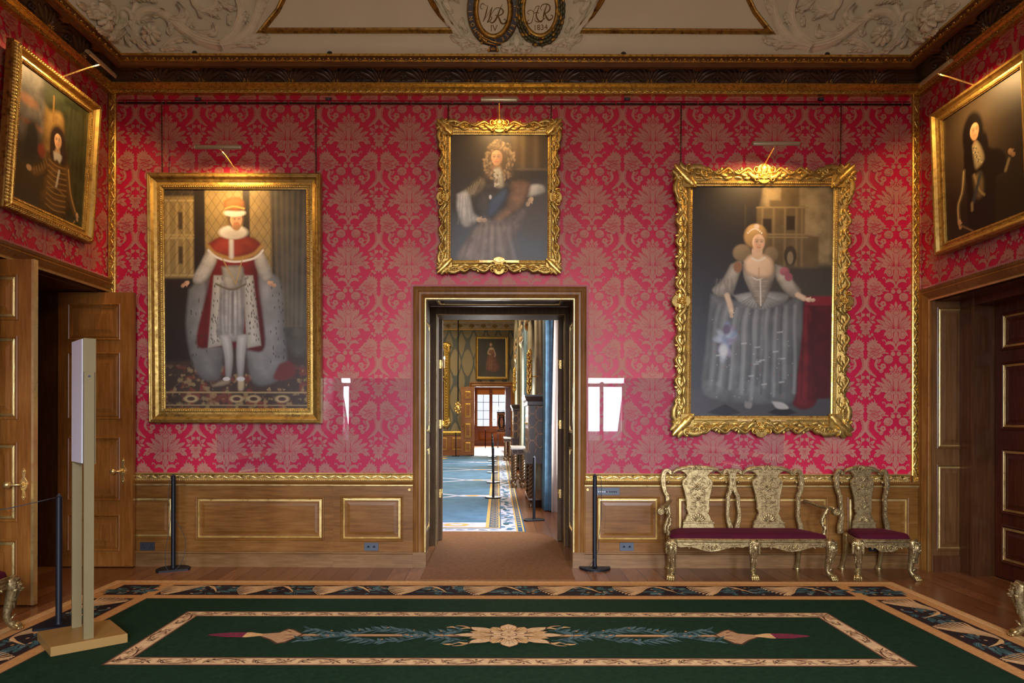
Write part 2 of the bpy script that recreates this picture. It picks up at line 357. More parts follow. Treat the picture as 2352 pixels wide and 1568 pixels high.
# flat pattern shapes
def leafpoly(b, t, wd, lobes=3, bend=0):
    dx, dy = t[0]-b[0], t[1]-b[1]; l = math.hypot(dx, dy) or 1; ux, uy = dx/l, dy/l; n = lobes*4; L = []; R = []
    for i in range(1, n):
        s = i/n; env = math.sin(PI*(.08+.92*s)**.85)**.8*wd/2; wv = env*(.72+.28*abs(math.sin(PI*lobes*s))); o = bend*l*math.sin(PI*s)
        x, y = b[0]+dx*s, b[1]+dy*s
        L.append((x-uy*(o+wv), y+ux*(o+wv))); R.append((x-uy*(o-wv), y+ux*(o-wv)))
    return [b]+R+[t]+L[::-1]
def strokepoly(pts, wd, n=14, lob=0):
    Q = catmull(pts, n); W = catmull([(x,) for x in wd], n); L = []; R = []
    for i, p in enumerate(Q):
        a, c = Q[max(i-1, 0)], Q[min(i+1, n)]; dx, dy = c[0]-a[0], c[1]-a[1]; l = math.hypot(dx, dy) or 1; q = max(W[i][0], 1e-4)/2
        if lob: q *= .7+.3*abs(math.sin(PI*lob*i/n))
        L.append((p[0]-dy/l*q, p[1]+dx/l*q)); R.append((p[0]+dy/l*q, p[1]-dx/l*q))
    return R+L[::-1]
def ell(cx, cy, rx, ry, n=14, rot=0, sc=0, k=6):
    return [(cx+rx*(1+sc*math.cos(k*2*PI*i/n))*math.cos(2*PI*i/n)*math.cos(rot)-ry*math.sin(2*PI*i/n)*math.sin(rot), cy+rx*math.cos(2*PI*i/n)*math.sin(rot)+ry*(1+sc*math.cos(k*2*PI*i/n))*math.sin(2*PI*i/n)*math.cos(rot)) for i in range(n)]

# ------------------------------------------------------------------ naming
def tag(o, label, cat, group=None, kind=None):
    if label: o['label'] = label
    if cat: o['category'] = cat
    if group: o['group'] = group
    if kind: o['kind'] = kind
    return o
def thing(name, label, cat, loc=(0, 0, 0), rot=(0, 0, 0), group=None):
    o = bpy.data.objects.new(name, None); C.objects.link(o); o.location = loc; o.rotation_euler = rot; o.empty_display_size = .1
    return tag(o, label, cat, group)
def struct(o, label=None, cat=None):
    o['kind'] = 'structure'
    if label: o['label'] = label
    if cat: o['category'] = cat
    return o
def copy_tree(o, parent=None):
    c = o.copy(); C.objects.link(c)
    if parent: c.parent = parent
    for ch in [x for x in bpy.data.objects if x.parent == o]: copy_tree(ch, c)
    return c
# ================================================================== THE ROOM
XL, XR, YB, YF = -4.22, 4.57, 7.06, -3.0
S7 = YB/F                                         # metres per pixel on the back wall
# ---- floor
f = MB(); f.box(-7.2, 7.2, -5.0, 40, -.12, 0); struct(f.build('floor', 'floor'), 'reddish brown polished boarded floor', 'floor')

# ---- damask pattern: one repeat, drawn once and laid edge to edge on the silk of each wall
DS = 1.3206e-3
def _half():
    S, V = [], []
    def lf(b, t, wd, lob=3, bend=0, vein=True):
        S.append(leafpoly(b, t, wd, lob, bend))
        if vein: V.append(strokepoly([b, ((b[0]*.4+t[0]*.6), (b[1]*.4+t[1]*.6))], [3.6, 1.2], 3))
    lf((14, 62), (46, 20), 24, 1); lf((20, 70), (56, 44), 22, 1); S.append(ell(42, 84, 13, 13)); S.append(ell(50, 104, 13, 13)); V.append(ell(43, 84, 6, 6, 8))
    for t, wd in (((34, 100), 56), ((88, 74), 66), ((120, 116), 62), ((164, 150), 58), ((174, 202), 54)): lf((12, 226), t, wd, 4)
    for x, y in ((66, 140), (92, 166), (108, 200), (44, 156)): V.append(strokepoly([(x, y), (x+14, y-16), (x+22, y-34)], [3.4, 3, 1.4], 5)); V.append(strokepoly([(x+2, y+2), (x+22, y-8), (x+34, y-14)], [3, 2.6, 1.2], 5))
    lf((120, 224), (176, 236), 26, 2); lf((64, 120), (66, 72), 18, 1, 0, False)
    lf((56, 210), (100, 288), 36, 2, .1); lf((30, 222), (66, 268), 30, 2); lf((14, 196), (30, 268), 30, 1); lf((126, 204), (156, 260), 44, 2)
    S.append(ell(52, 275, 30, 37)); V.append(strokepoly(ell(54, 273, 17, 24, 12), [2.6, 2.6], 14))
    S.append(strokepoly([(9, 255), (12, 300), (7, 345)], [13, 9, 7])); S.append(strokepoly([(24, 290), (20, 320), (26, 345)], [6, 8, 3]))
    S.append(strokepoly([(6, 408), (8, 376), (24, 350), (56, 340), (86, 358)], [7, 16, 26, 30, 10], 14, 3))
    S.append(strokepoly([(80, 340), (92, 320), (108, 318), (104, 332)], [6, 8, 8, 4])); S.append(strokepoly([(10, 392), (26, 408), (42, 402)], [4, 8, 3]))
    for t in ((150, 322), (172, 308), (196, 306), (218, 318), (238, 334), (244, 356)): lf((184, 378), t, 26, 2, .06, False)
    for t in ((232, 398), (236, 424), (112, 372), (104, 452)): lf((176, 412), t, 30, 2)
    for x, y, r in ((150, 374, 27), (185, 368, 28), (212, 392, 26), (126, 402, 27), (164, 408, 34), (200, 428, 28), (142, 438, 27), (174, 452, 27), (214, 446, 20)): S.append(ell(x, y, r*1.06, r*1.06, 20, .2, .05, 7)); V.append(strokepoly(ell(x, y+2, r*.98, r*.94, 16)[1:8], [2.2, 2.6], 10)); V.append(strokepoly([(x-r*.3, y+r*.1), (x, y-r*.35), (x+r*.35, y-r*.05)], [1.6, 2.6, 1.6], 6))
    for x, y, r in ((166, 408, 20), (190, 378, 15), (146, 384, 14), (196, 424, 16), (150, 436, 14)): V.append(strokepoly(ell(x, y, r, r*.8, 12)[1:8], [2.5, 2.5], 10))
    lf((122, 424), (84, 398), 30, 2); lf((176, 470), (150, 482), 20, 1)
    S.append(ell(62, 478, 38, 35, 27, 0, .045, 9)); V.append(strokepoly(ell(62, 476, 22, 19, 12)[1:9], [2.5, 2.5], 10)); V.append(strokepoly(ell(62, 478, 11, 9, 12)[5:12], [2.5, 2.5], 8)); V.append(strokepoly(ell(62, 480, 30, 28, 12)[0:5], [2.5, 2.5], 8))
    S.append(ell(24, 432, 19, 19, 10)); S.append(strokepoly([(60, 430), (90, 424), (120, 430)], [8, 12, 8]))
    S.append(strokepoly([(206, 446), (232, 488), (236, 540), (212, 582), (160, 624)], [22, 34, 36, 32, 8], 20, 6)); V.append(strokepoly([(214, 462), (228, 500), (226, 545), (190, 596)], [3, 3, 3, 1.5], 10))
    S.append(strokepoly([(146, 478), (166, 512), (156, 548), (136, 566)], [14, 24, 20, 5], 14, 3)); S.append(strokepoly([(134, 474), (138, 500), (150, 512)], [7, 8, 6])); S.append(strokepoly([(122, 474), (130, 498)], [5, 7], 4))
    S.append(ell(105, 534, 24, 24, 14, .3, .1, 5)); S.append(ell(120, 571, 18, 17)); V.append(ell(105, 532, 6, 6, 8)); V.append(strokepoly(ell(120, 570, 9, 9, 10)[0:7], [2.4, 2.4], 6)); S.append(strokepoly([(128, 534), (148, 530)], [6, 6], 3))
    S.append(strokepoly([(214, 585), (216, 650), (196, 690)], [6, 6, 5])); lf((214, 632), (246, 618), 34, 2, 0, False); lf((206, 660), (170, 632), 30, 2); lf((204, 676), (168, 690), 24, 2, 0, False); lf((212, 690), (240, 676), 22, 1, 0, False)
    lf((246, 712), (192, 702), 40, 2); lf((246, 716), (206, 748), 34, 2); lf((247, 722), (228, 790), 28, 2); lf((236, 740), (214, 790), 14, 1, 0, False); S.append(ell(196, 785, 12, 12, 9)); S.append(ell(216, 800, 12, 12, 9))
    S.append(strokepoly([(165, 330), (176, 300), (186, 290)], [6, 5, 3])); lf((180, 255), (160, 240), 16, 1, 0, False)
    return S, V
def _axis():
    S = [leafpoly((0, 52), (0, 0), 26, 1), ell(0, 66, 16, 15), ell(0, 96, 36, 30, 16, 0, .05, 8), leafpoly((0, 190), (0, 268), 44, 1), ell(0, 186, 84, 62, 24), strokepoly([(0, 255), (0, 350)], [12, 8], 4)]
    V = [strokepoly([(0, 205), (0, 250)], [4, 2], 3), strokepoly(ell(0, 96, 24, 19, 14), [3, 3], 14), strokepoly([(-26, 210), (-18, 160), (-30, 120)], [3, 3, 2], 6), strokepoly([(26, 210), (18, 160), (30, 120)], [3, 3, 2], 6), ell(0, 66, 6, 6, 8)]
    B = [leafpoly((249, 712), (249, 800), 34, 2), leafpoly((249, 715), (249, 690), 30, 1), ell(249, 716, 20, 16)]
    return S, V, B
_S, _V = _half(); _AS, _AV, _AB = _axis()
AX0, VT0, RU, RV = PX(799.5, YB), ZY(799, 402.4, YB), 249*2*DS, 510*DS
def damask(mb, T, u0, u1, v0, v1, skip, ax=AX0, vt=VT0):
    for i in range(int(math.floor((u0-ax)/RU)), int(math.ceil((u1-ax)/RU))+1):
        for j in range(int(math.floor((v0-vt)/RV)), int(math.ceil((v1-vt)/RV))+2):
            a, t = ax+i*RU, vt+j*RV
            for L, h0, mi, mirror in ((_S, .0010, 1, 1), (_V, .0046, 0, 1), (_AS, .0004, 1, 0), (_AV, .0046, 0, 0), (_AB, .0004, 1, 0)):
                for s in ((1, -1) if mirror else (1,)):
                    for n_, sh in enumerate(L):
                        h = h0+.00006*n_+(.00003 if s < 0 else 0)
                        pp = [(a+s*x*DS, t-y*DS) for x, y in sh]
                        us = [p[0] for p in pp]; vs = [p[1] for p in pp]
                        if max(us) > u1 or min(us) < u0 or max(vs) > v1 or min(vs) < v0 or skip(min(us), max(us), min(vs), max(vs)): continue
                        poly(mb, T, pp if s > 0 else pp[::-1], h, mi)
DO = (-.862, .897, 3.01)                         # tunnel of the centre doorway: x from, x to, top
b = MB()
b.box(XL-.7, DO[0], YB, 8.6, 0, 7.2); b.box(DO[1], XR+.75, YB, 8.6, 0, 7.2); b.box(DO[0], DO[1], YB, 8.6, DO[2], 7.2)
damask(b, TB(YB), XL-.3, XR+.3, .75, 5.35, lambda a, c, e, g: c > -.80 and a < .83 and e < 2.90)
struct(b.build('wall_back', ['damask_ground', 'damask_figure']), 'back wall hung with crimson and rose damask', 'wall')
LO = (5.46, 7.0, 2.945); RO = (5.3, 6.86, 2.84)    # side openings: y from, y to, top
b = MB(); b.box(XL-.7, XL, YF, LO[0], 0, 7.2); b.box(XL-.7, XL, LO[1], YB, 0, 7.2); b.box(XL-.7, XL, LO[0], LO[1], LO[2], 7.2)
damask(b, TLw(XL), 2.2, YB+.3, .75, 5.35, lambda a, c, e, g: e < 2.97 and c > LO[0]-.13, YB-.33, VT0)
struct(b.build('wall_left', ['damask_ground', 'damask_figure']), 'left wall hung with crimson damask above a doorway', 'wall')
b = MB(); b.box(XR, XR+.75, YF, RO[0], 0, 7.2); b.box(XR, XR+.75, RO[1], YB, 0, 7.2); b.box(XR, XR+.75, RO[0], RO[1], RO[2], 7.2)
damask(b, TRw(XR), 2.2, YB+.3, .75, 5.35, lambda a, c, e, g: e < 2.87 and c > RO[0]-.13, YB-.3, VT0)
struct(b.build('wall_right', ['damask_ground', 'damask_figure']), 'right wall hung with crimson damask above a doorway', 'wall')
b = MB(); xs = [XL-.7]
for wa, wb in WIN: xs += [wa, wb]
xs.append(XR+.75)
for k in range(0, len(xs), 2): b.box(xs[k], xs[k+1], YF-.5, YF, 0, 7.2)
for wa, wb in WIN: b.box(wa, wb, YF-.5, YF, 0, .95); b.box(wa, wb, YF-.5, YF, 4.0, 7.2)
struct(b.build('wall_front', ['damask_ground']), 'wall with the three windows behind the viewer', 'wall')
for k, (wa, wb) in enumerate(WIN):
    b = MB(); T = TB(YF-.02); mid = (wa+wb)/2-(.09 if k == 2 else 0)
    sweep(b, T, rect(wa+.04, wb-.04, .99, 3.96), [(.04, -.03), (.04, .03), (-.03, .03), (-.03, -.03)])
    if k: tbox(b, T, mid-.05, mid+.05, .99, 3.96, -.03, .03)
    tbox(b, T, wa, wb, 2.42, 2.52, -.03, .03)
    struct(b.build('window_%d' % (k+1), 'oak'), 'tall oak window behind the viewer', 'window')

# ---- ceiling with its coves
CP, CZ, CR = .33, 5.346, 1.5
plan = [(XL, YF), (XL, YB), (XR, YB), (XR, YF)]
PLAN = lambda u, v, h: (u, v, h)
b = MB(); NA = 18
prof = [(CP-.02, CZ-.02)]+[(CP+CR*(1-math.cos(PI/2*i/NA)), CZ+CR*math.sin(PI/2*i/NA)) for i in range(NA+1)]
sweep(b, PLAN, plan, prof, False, 0, True)
b.add([(XL, YF, CZ+CR), (XR, YF, CZ+CR), (XR, YB, CZ+CR), (XL, YB, CZ+CR)], [(0, 1, 2, 3)], 0)
struct(b.build('ceiling', ['plaster']), 'coved ivory plaster ceiling', 'ceiling')
def cove_back(u, s, h):
    a = s/CR; return (u, YB-CP-CR*(1-math.cos(a))-h*math.cos(a), CZ+CR*math.sin(a)-h*math.sin(a))
def cove_left(u, s, h):
    a = s/CR; return (XL+CP+CR*(1-math.cos(a))+h*math.cos(a), u, CZ+CR*math.sin(a)-h*math.sin(a))
def cove_right(u, s, h):
    a = s/CR; return (XR-CP-CR*(1-math.cos(a))-h*math.cos(a), u, CZ+CR*math.sin(a)-h*math.sin(a))
def CV(px, py):                                   # photo pixel -> (u, s) on the back cove
    dx, dy = un(px, py); lo, hi = -.3, 1.2
    for _ in range(40):
        a = (lo+hi)/2; Y = YB-CP-CR*(1-math.cos(a)); Z = CZ+CR*math.sin(a)-H
        if Z+dy/F*Y < 0: lo = a
        else: hi = a
    return (dx/F*Y, a*CR)
def CVS(px, py, side):                            # same for a side cove: (y, s)
    dx, dy = un(px, py); lo, hi = -.3, 1.2
    for _ in range(40):
        a = (lo+hi)/2; X = (XL+CP+CR*(1-math.cos(a))) if side < 0 else (XR-CP-CR*(1-math.cos(a))); Y = X/(dx/F); Z = CZ+CR*math.sin(a)-H
        if Z+dy/F*Y < 0: lo = a
        else: hi = a
    return (Y, a*CR)

# ---- cornice, member by member, round three walls
def band(name, prof, mats, mi=0, label=None):
    b = MB(); sweep(b, PLAN, plan, prof, False, mi); return b
def along(fn, step, yside=3.2, p=CP):             # run fn(T-maker, position) along the back and the near parts of the sides
    n = int((XR-XL-2*p)/step); st = (XR-XL-2*p)/n
    for i in range(n): fn(0, XL+p+st*(i+.5))
    k = int((YB-p-yside)/step)
    for i in range(k): fn(-1, YB-p-step*(i+.5)); fn(1, YB-p-step*(i+.5))
def TW(side, p): return TB(YB-p) if side == 0 else (TLw(XL+p) if side < 0 else TRw(XR-p))
b = band('', [(CP-.06, 5.35), (CP+.005, 5.35), (CP+.005, 5.326), (CP-.005, 5.322), (CP-.025, 5.306), (CP-.03, 5.29), (CP-.018, 5.286), (CP-.018, 5.28), (CP-.09, 5.28)], 'x', [0, 0, 2, 2, 2, 2, 0, 0])
def egg(side, u):
    T = TW(side, CP-.022)
    dome(b, T, u, 5.312, .017, .013, .016, 0, -.004, 0, 8); dome(b, T, u-.012, 5.297, .009, .006, .012, .5, -.004, 0, 6); dome(b, T, u+.012, 5.297, .009, .006, .012, -.5, -.004, 0, 6)
    tbox(b, T, u-.028, u+.028, 5.286, 5.291, -.004, .012, 0); tbox(b, T, u+.042, u+.05, 5.288, 5.308, -.004, .008, 0)
along(egg, .094)
struct(b.build('trim_1', ['gold', 'gold_old', 'cornice_wood']), 'gilt egg moulding at the foot of the ceiling', 'moulding')
b = band('', [(CP-.09, 5.281), (CP-.035, 5.281), (CP-.05, 5.262), (CP-.05, 5.247), (CP-.085, 5.247), (CP-.085, 5.32), (.1, 5.32)], 'x')
def mod(side, u):
    T = TW(side, CP-.10); tbox(b, T, u-.03, u+.03, 5.25, 5.30, -.04, .012, 0)
    for s in (-1, 1): dome(b, T, u+s*.035, 5.262, .022, .016, .02, 0, -.006, 0, 8)
along(mod, .478)
struct(b.build('trim_2', ['cornice_wood']), 'plain brown wooden corona of the cornice', 'moulding')
b = band('', [(.17, 5.32), (.165, 5.31), (.12, 5.265), (.075, 5.215), (.055, 5.176)], 'x')
def TFz(side):                                    # sloping face of the frieze
    def base(v): return .055+.11*(v/.134)**1.1 if v > 0 else .055
    if side == 0: return lambda u, v, h: (u, YB-base(v)-h*.8, 5.178+v-h*.5)
    if side < 0: return lambda u, v, h: (XL+base(v)+h*.8, u, 5.178+v-h*.5)
    return lambda u, v, h: (XR-base(v)-h*.8, u, 5.178+v-h*.5)
def palm(side, u):
    T = TFz(side)
    for s in (-1, 1):
        for k, (dx, hgt, w_) in enumerate(((.02, .125, .02), (.07, .125, .022), (.13, .12, .022), (.19, .10, .02))):
            acanthus(b, T, [(u+s*.012*(k+1), .004), (u+s*(dx*.55), hgt*.5), (u+s*dx, hgt*.85), (u+s*(dx+.03), hgt)], w_, .022, 3, 0, 0)
        scroll(b, T, u+s*.215, .04, .034, 0 if s > 0 else PI, .9*s, .010, .018, 0, 0, 10)
        ridge(b, T, [(u+s*.05, .01), (u+s*.12, .018), (u+s*.19, .008)], .007, .016, 0, 0)
        scroll(b, T, u+s*.024, .026, .018, PI/2, 1.1*s, .005, .02, .012, 1, 10)
    dome(b, T, u, .055, .02, .035, .03, 0, 0, 0, 8)
along(palm, .478)
struct(b.build('trim_3', ['frieze', 'brass_dark']), 'dark frieze carved with acanthus palmettes', 'frieze')
b = band('', [(.055, 5.178), (.095, 5.178), (.095, 5.166), (.085, 5.160), (.09, 5.150), (.082, 5.146), (.086, 5.136), (.078, 5.130), (.07, 5.124), (.06, 5.118), (.055, 5.112), (.055, 5.092), (.064, 5.088), (.064, 5.078), (0, 5.078)], 'x', [0]*9+[1, 1, 1, 0, 0])
def run(side, u):
    T = TW(side, .055)
    acanthus(b, T, [(u-.03, 5.096), (u, 5.10), (u+.032, 5.11)], .010, .010, 2, 0, 0); acanthus(b, T, [(u-.01, 5.11), (u+.02, 5.104), (u+.05, 5.094)], .008, .010, 2, 0, 0); dome(b, T, u-.035, 5.106, .007, .007, .011, 0, 0, 0, 6)
along(run, .085, 3.2, .05)
struct(b.build('trim_4', ['gold_bright', 'gold_old']), 'gilt reeded moulding below the dark frieze', 'moulding')

# ---- gilt fillets at the corners of the back wall
def fillet(name, u0, u1, v0, v1, label, block=False):
    b = MB(); T = TB(YB); uc = (u0+u1)/2; hw = (u1-u0)/2
    def frame_(v): return v
    prof = [(-hw, 0), (-hw, .03), (-hw+.010, .034), (-hw+.016, .02), (hw-.016, .02), (hw-.010, .034), (hw, .03), (hw, 0)]
    sweep(b, T, [(uc, v0), (uc, v1)], prof, False, [0, 0, 1, 1, 1, 0, 0])
    n = int((v1-v0)/.085)
    for i in range(n):
        v = v0+(v1-v0)*(i+.5)/n; s = 1 if i % 2 else -1
        acanthus(b, T, [(uc-s*.022, v-.045), (uc, v), (uc+s*.018, v+.04)], .015, .018, 3, .018, 0); dome(b, T, uc+s*.016, v-.02, .009, .009, .016, 0, .018, 0, 7); dome(b, T, uc-s*.018, v+.03, .007, .010, .014, 0, .018, 0, 7)
    if block:
        tbox(b, T, u0-.004, u1+.004, v0-.085, v0, 0, .05, 0); rosette(b, T, uc, v0-.042, .03, 6, .014, .05, 0)
    return struct(b.build(name, ['gold_bright', 'gold']), label, 'moulding')
fillet('trim_5', PX(250, YB)+.005, PX(268, YB), 1.02, 5.076, 'upright gilt carved fillet in the left corner of the back wall')
fillet('trim_6', PX(2091, YB), PX(2107, YB)+.002, .995, 5.076, 'upright gilt carved fillet in the right corner of the back wall', True)

# ---- picture rail rod on the back wall
b = MB(); Z = ZY(1144, 241, YB)
tube(b, [(XL+.12, YB-.03, Z), (XR-.14, YB-.03, Z)], .009, 8, 0)
tube(b, [(XL+.12, YB-.02, Z+.035), (XR-.14, YB-.02, Z+.035)], .005, 6, 1)
for i in range(20):
    u = XL+.2+i*.44; tube(b, [(u, YB, Z+.04), (u, YB-.035, Z+.02), (u, YB-.035, Z-.01)], .006, 6, 1)
struct(b.build('trim_7', ['dark', 'damask_ground']), 'dark picture rod running along the top of the back wall', 'picture rail')

# ---- dado of the back wall
def panel(mb, T, u0, u1, v0, v1, gold=1, field=0, h=0, wd=1.0, inset=.05, oak=0):
    # outer wooden bead, twin gilt fillets, raised and fielded centre
    sweep(mb, T, rect(u0, u1, v0, v1), [(0, h), (0, h+.012), (-.010*wd, h+.016), (-.020*wd, h+.010), (-.026*wd, h+.002)], True, oak)
    g = [(-.026*wd, h+.002), (-.028*wd, h+.010), (-.034*wd, h+.012), (-.038*wd, h+.004), (-.042*wd, h+.008), (-.048*wd, h+.009), (-.052*wd, h-.004)]
    sweep(mb, T, rect(u0, u1, v0, v1), g, True, gold)
    d = .052*wd
    sweep(mb, T, rect(u0+d, u1-d, v0+d, v1-d), [(0, h-.004), (-inset, h+.006), (-inset, h+.012)], True, field)
    poly(mb, T, rect(u0+d+inset, u1-d-inset, v0+d+inset, v1-d-inset), h+.012, field)
def dado(trim, x0, x1, panels, set_=0):
    T = TB(YB-.055+set_)
    q = lambda y: ZY(1144, y, YB-.06)
    b = MB(); tbox(b, T, x0, x1, q(1268), q(1106), -.06, 0)
    r = struct(b.build(trim, ['oak']), None, None)
    b = MB(); tbox(b, T, x0, x1, 0, q(1270), -.05, .016); sweep(b, T, [(x0, q(1270)), (x1, q(1270))], [(-.012, 0), (-.012, .024), (.0, .03), (.012, .018), (.02, .018)], False)
    b.build('skirting', ['oak_skirt'], r)
    b = MB(); sweep(b, T, [(x0, q(1106)), (x1, q(1106))], [(.035, .0), (.035, .012), (.02, .022), (.008, .034), (-.004, .036), (-.006, 0)], False); b.build('dado_moulding', ['oak'], r)
    b = MB(); sweep(b, T, [(x0, q(1117)), (x1, q(1117))], [(.0, .0), (.0, .012), (-.008, .016), (-.016, .016), (-.022, .012), (-.022, 0)], False); b.build('gilt_fillet', ['gold_pale'], r)
    for (a, c, y0, y1) in panels:
        b = MB(); panel(b, T, a, c, q(y1), q(y0), 1, 0, .0); b.build('panel', ['oak', 'gold_pale'], r)
    return r
pw = lambda px: PX(px, YB-.06)
r = dado('trim_8', XL+.02, pw(428), [(pw(288), pw(397), 1140, 1240)], .02); r['label'] = 'short set back stretch of oak dado behind the barrier post and open door'; r['category'] = 'wainscot'
r = dado('trim_9', pw(428), pw(766), [(pw(449), pw(745), 1141, 1242)]); r['label'] = 'oak dado with one long gilt edged panel, under the left portrait'; r['category'] = 'wainscot'
r = dado('trim_10', pw(766.6), pw(949), [(pw(783), pw(927), 1138, 1243)], -.012); r['label'] = 'oak dado with a nearly square panel, just left of the centre doorway'; r['category'] = 'wainscot'
r = dado('trim_11', pw(1343), pw(1530), [(pw(1368), pw(1516), 1138, 1244)], -.006); r['label'] = 'oak dado with a nearly square panel, just right of the centre doorway'; r['category'] = 'wainscot'
r = dado('trim_12', pw(1530.5), XR-.02, [(pw(1554), pw(1903), 1138, 1244), (pw(1946), pw(2089), 1138, 1244)]); r['label'] = 'oak dado with two panels behind the gilt seats'; r['category'] = 'wainscot'
def dado_cap(name, x0, x1, label):
    b = MB(); T = TB(YB); zt, zb = ZY(1144, 1087, YB-.06), ZY(1144, 1105, YB-.06); zm = (zt+zb)/2; hw = (zt-zb)/2
    sweep(b, T, [(x0, zm), (x1, zm)], [(hw, 0), (hw, .055), (hw-.012, .062), (hw-.017, .05), (hw-.026, .052), (-hw+.022, .052), (-hw+.015, .06), (-hw+.006, .064), (-hw, .06), (-hw, 0)][::-1], False, [0, 0, 0, 1, 1, 0, 0, 0, 0])
    n = int((x1-x0)/.075)
    for i in range(n):
        u = x0+(x1-x0)*(i+.5)/n; s = 1 if i % 2 else -1
        acanthus(b, T, [(u-.038, zm-.012*s), (u, zm), (u+.034, zm+.013*s)], .014, .014, 3, .050, 0); dome(b, T, u+.01, zm-.015*s, .008, .007, .012, 0, .050, 0, 7); dome(b, T, u-.02, zm+.014*s, .007, .006, .012, 0, .050, 0, 7)
    for i in range(int((x1-x0)/.022)): dome(b, T, x0+.011+i*.022, zb+.006, .008, .005, .006, 0, .058, 0, 6, 2)
    struct(b.build(name, ['gold_pale', 'gold_old']), label, 'moulding')
dado_cap('trim_13', XL+.02, pw(949), 'gilt laurel moulding on the dado left of the centre doorway')
dado_cap('trim_14', pw(1344), pw(2092), 'gilt laurel moulding on the dado right of the centre doorway')

# ---- dado on the nearer stretches of the side walls
for k, (T, y1_, nm) in enumerate(((TLw(XL), LO[0]-.15, 'left'), (TRw(XR), RO[0]-.15, 'right'))):
    b = MB(); tbox(b, T, YF, y1_, 0, .93, 0, .05); r = struct(b.build('trim_%d' % (50+k), ['oak']), 'oak dado on the %s wall' % nm, 'wainscot')
    for a in (3.9, 2.4, .9):
        b = MB(); panel(b, lambda u, v, h, T=T: T(u, v, h+.05), a, a+1.25, .28, .76, 1, 0); b.build('panel', ['oak', 'gold_pale'], r)
    b = MB(); tbox(b, T, YF, y1_, 0, .16, .05, .07); b.build('skirting', ['oak_skirt'], r)
    b = MB(); tbox(b, T, YF, y1_, .925, 1.01, 0, .07); b.build('dado_moulding', ['gold_pale'], r)

# ---- centre doorway: architrave, tunnel, far door frame
b = MB(); T = TB(YB)
u0, u1, vt = PX(980, YB), PX(1315, YB), ZY(1144, 690, YB)
path = [(u0, .16), (u0, vt), (u1, vt), (u1, .16)]
pr = [(0, -.02), (0, .045), (-.006, .05), (-.014, .05), (-.022, .044), (-.030, .040), (-.036, .052), (-.056, .066), (-.078, .066), (-.090, .054), (-.096, .058), (-.106, .062), (-.112, .052), (-.122, .056), (-.130, .064), (-.138, .060), (-.143, .045), (-.143, 0)]
sweep(b, T, path, pr, False, [0, 1, 1, 1, 0, 0, 0, 0, 0, 0, 0, 0, 0, 0, 0, 0, 0])
r = struct(b.build('trim_15', ['oak_v', 'gold_pale']), 'moulded oak architrave round the centre doorway', 'door frame')
b = MB()
for a, c in ((u0-.152, u0+.003), (u1-.003, u1+.152)): tbox(b, T, a, c, 0, .165, 0, .075)
b.build('plinth_block', ['oak_skirt'], r)
b = MB(); sweep(b, T, [(u0-.147, 1.0), (u0-.147, vt+.147), (u1+.147, vt+.147), (u1+.147, 1.0)], [(0, .0), (0, .012), (-.012, .016), (-.024, .012), (-.024, 0)], False)
b.build('braid_edging', ['braid'], r)
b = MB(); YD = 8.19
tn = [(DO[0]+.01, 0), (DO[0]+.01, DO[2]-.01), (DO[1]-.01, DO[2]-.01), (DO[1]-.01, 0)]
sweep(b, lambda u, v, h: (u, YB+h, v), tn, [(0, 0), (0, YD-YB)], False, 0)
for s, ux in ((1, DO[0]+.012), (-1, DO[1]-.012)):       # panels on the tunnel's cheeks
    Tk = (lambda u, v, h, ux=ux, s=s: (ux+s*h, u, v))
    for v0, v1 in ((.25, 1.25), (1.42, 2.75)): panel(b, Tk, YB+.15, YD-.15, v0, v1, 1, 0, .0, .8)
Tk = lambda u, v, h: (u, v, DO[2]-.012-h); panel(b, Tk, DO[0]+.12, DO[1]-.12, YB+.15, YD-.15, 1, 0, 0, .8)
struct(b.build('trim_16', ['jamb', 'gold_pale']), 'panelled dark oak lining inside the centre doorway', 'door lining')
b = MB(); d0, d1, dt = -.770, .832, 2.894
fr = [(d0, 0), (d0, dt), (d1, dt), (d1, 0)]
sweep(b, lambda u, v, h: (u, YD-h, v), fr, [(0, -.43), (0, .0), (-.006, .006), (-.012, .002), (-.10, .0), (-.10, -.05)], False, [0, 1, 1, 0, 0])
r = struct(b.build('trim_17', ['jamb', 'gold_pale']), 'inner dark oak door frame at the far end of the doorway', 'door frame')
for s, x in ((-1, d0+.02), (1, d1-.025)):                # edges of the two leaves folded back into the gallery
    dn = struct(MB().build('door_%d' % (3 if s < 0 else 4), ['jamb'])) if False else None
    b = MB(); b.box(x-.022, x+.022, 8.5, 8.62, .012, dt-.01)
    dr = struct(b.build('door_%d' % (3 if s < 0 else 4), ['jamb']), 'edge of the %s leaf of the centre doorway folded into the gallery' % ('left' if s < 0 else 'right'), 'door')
    for z in (.62, 1.52, 2.30):
        h_ = MB(); h_.box(x-.014, x+.014, 8.492, 8.502, z-.055, z+.055)
        tube(h_, [(x-s*.02, 8.492, z-.06), (x-s*.02, 8.492, z+.06)], .008, 8)
        for dz in (-.03, .03): ball(h_, (x+s*.004, 8.487, z+dz), .005, mi=1)
        h_.build('hinge', ['brass_dark', 'black'], dr)

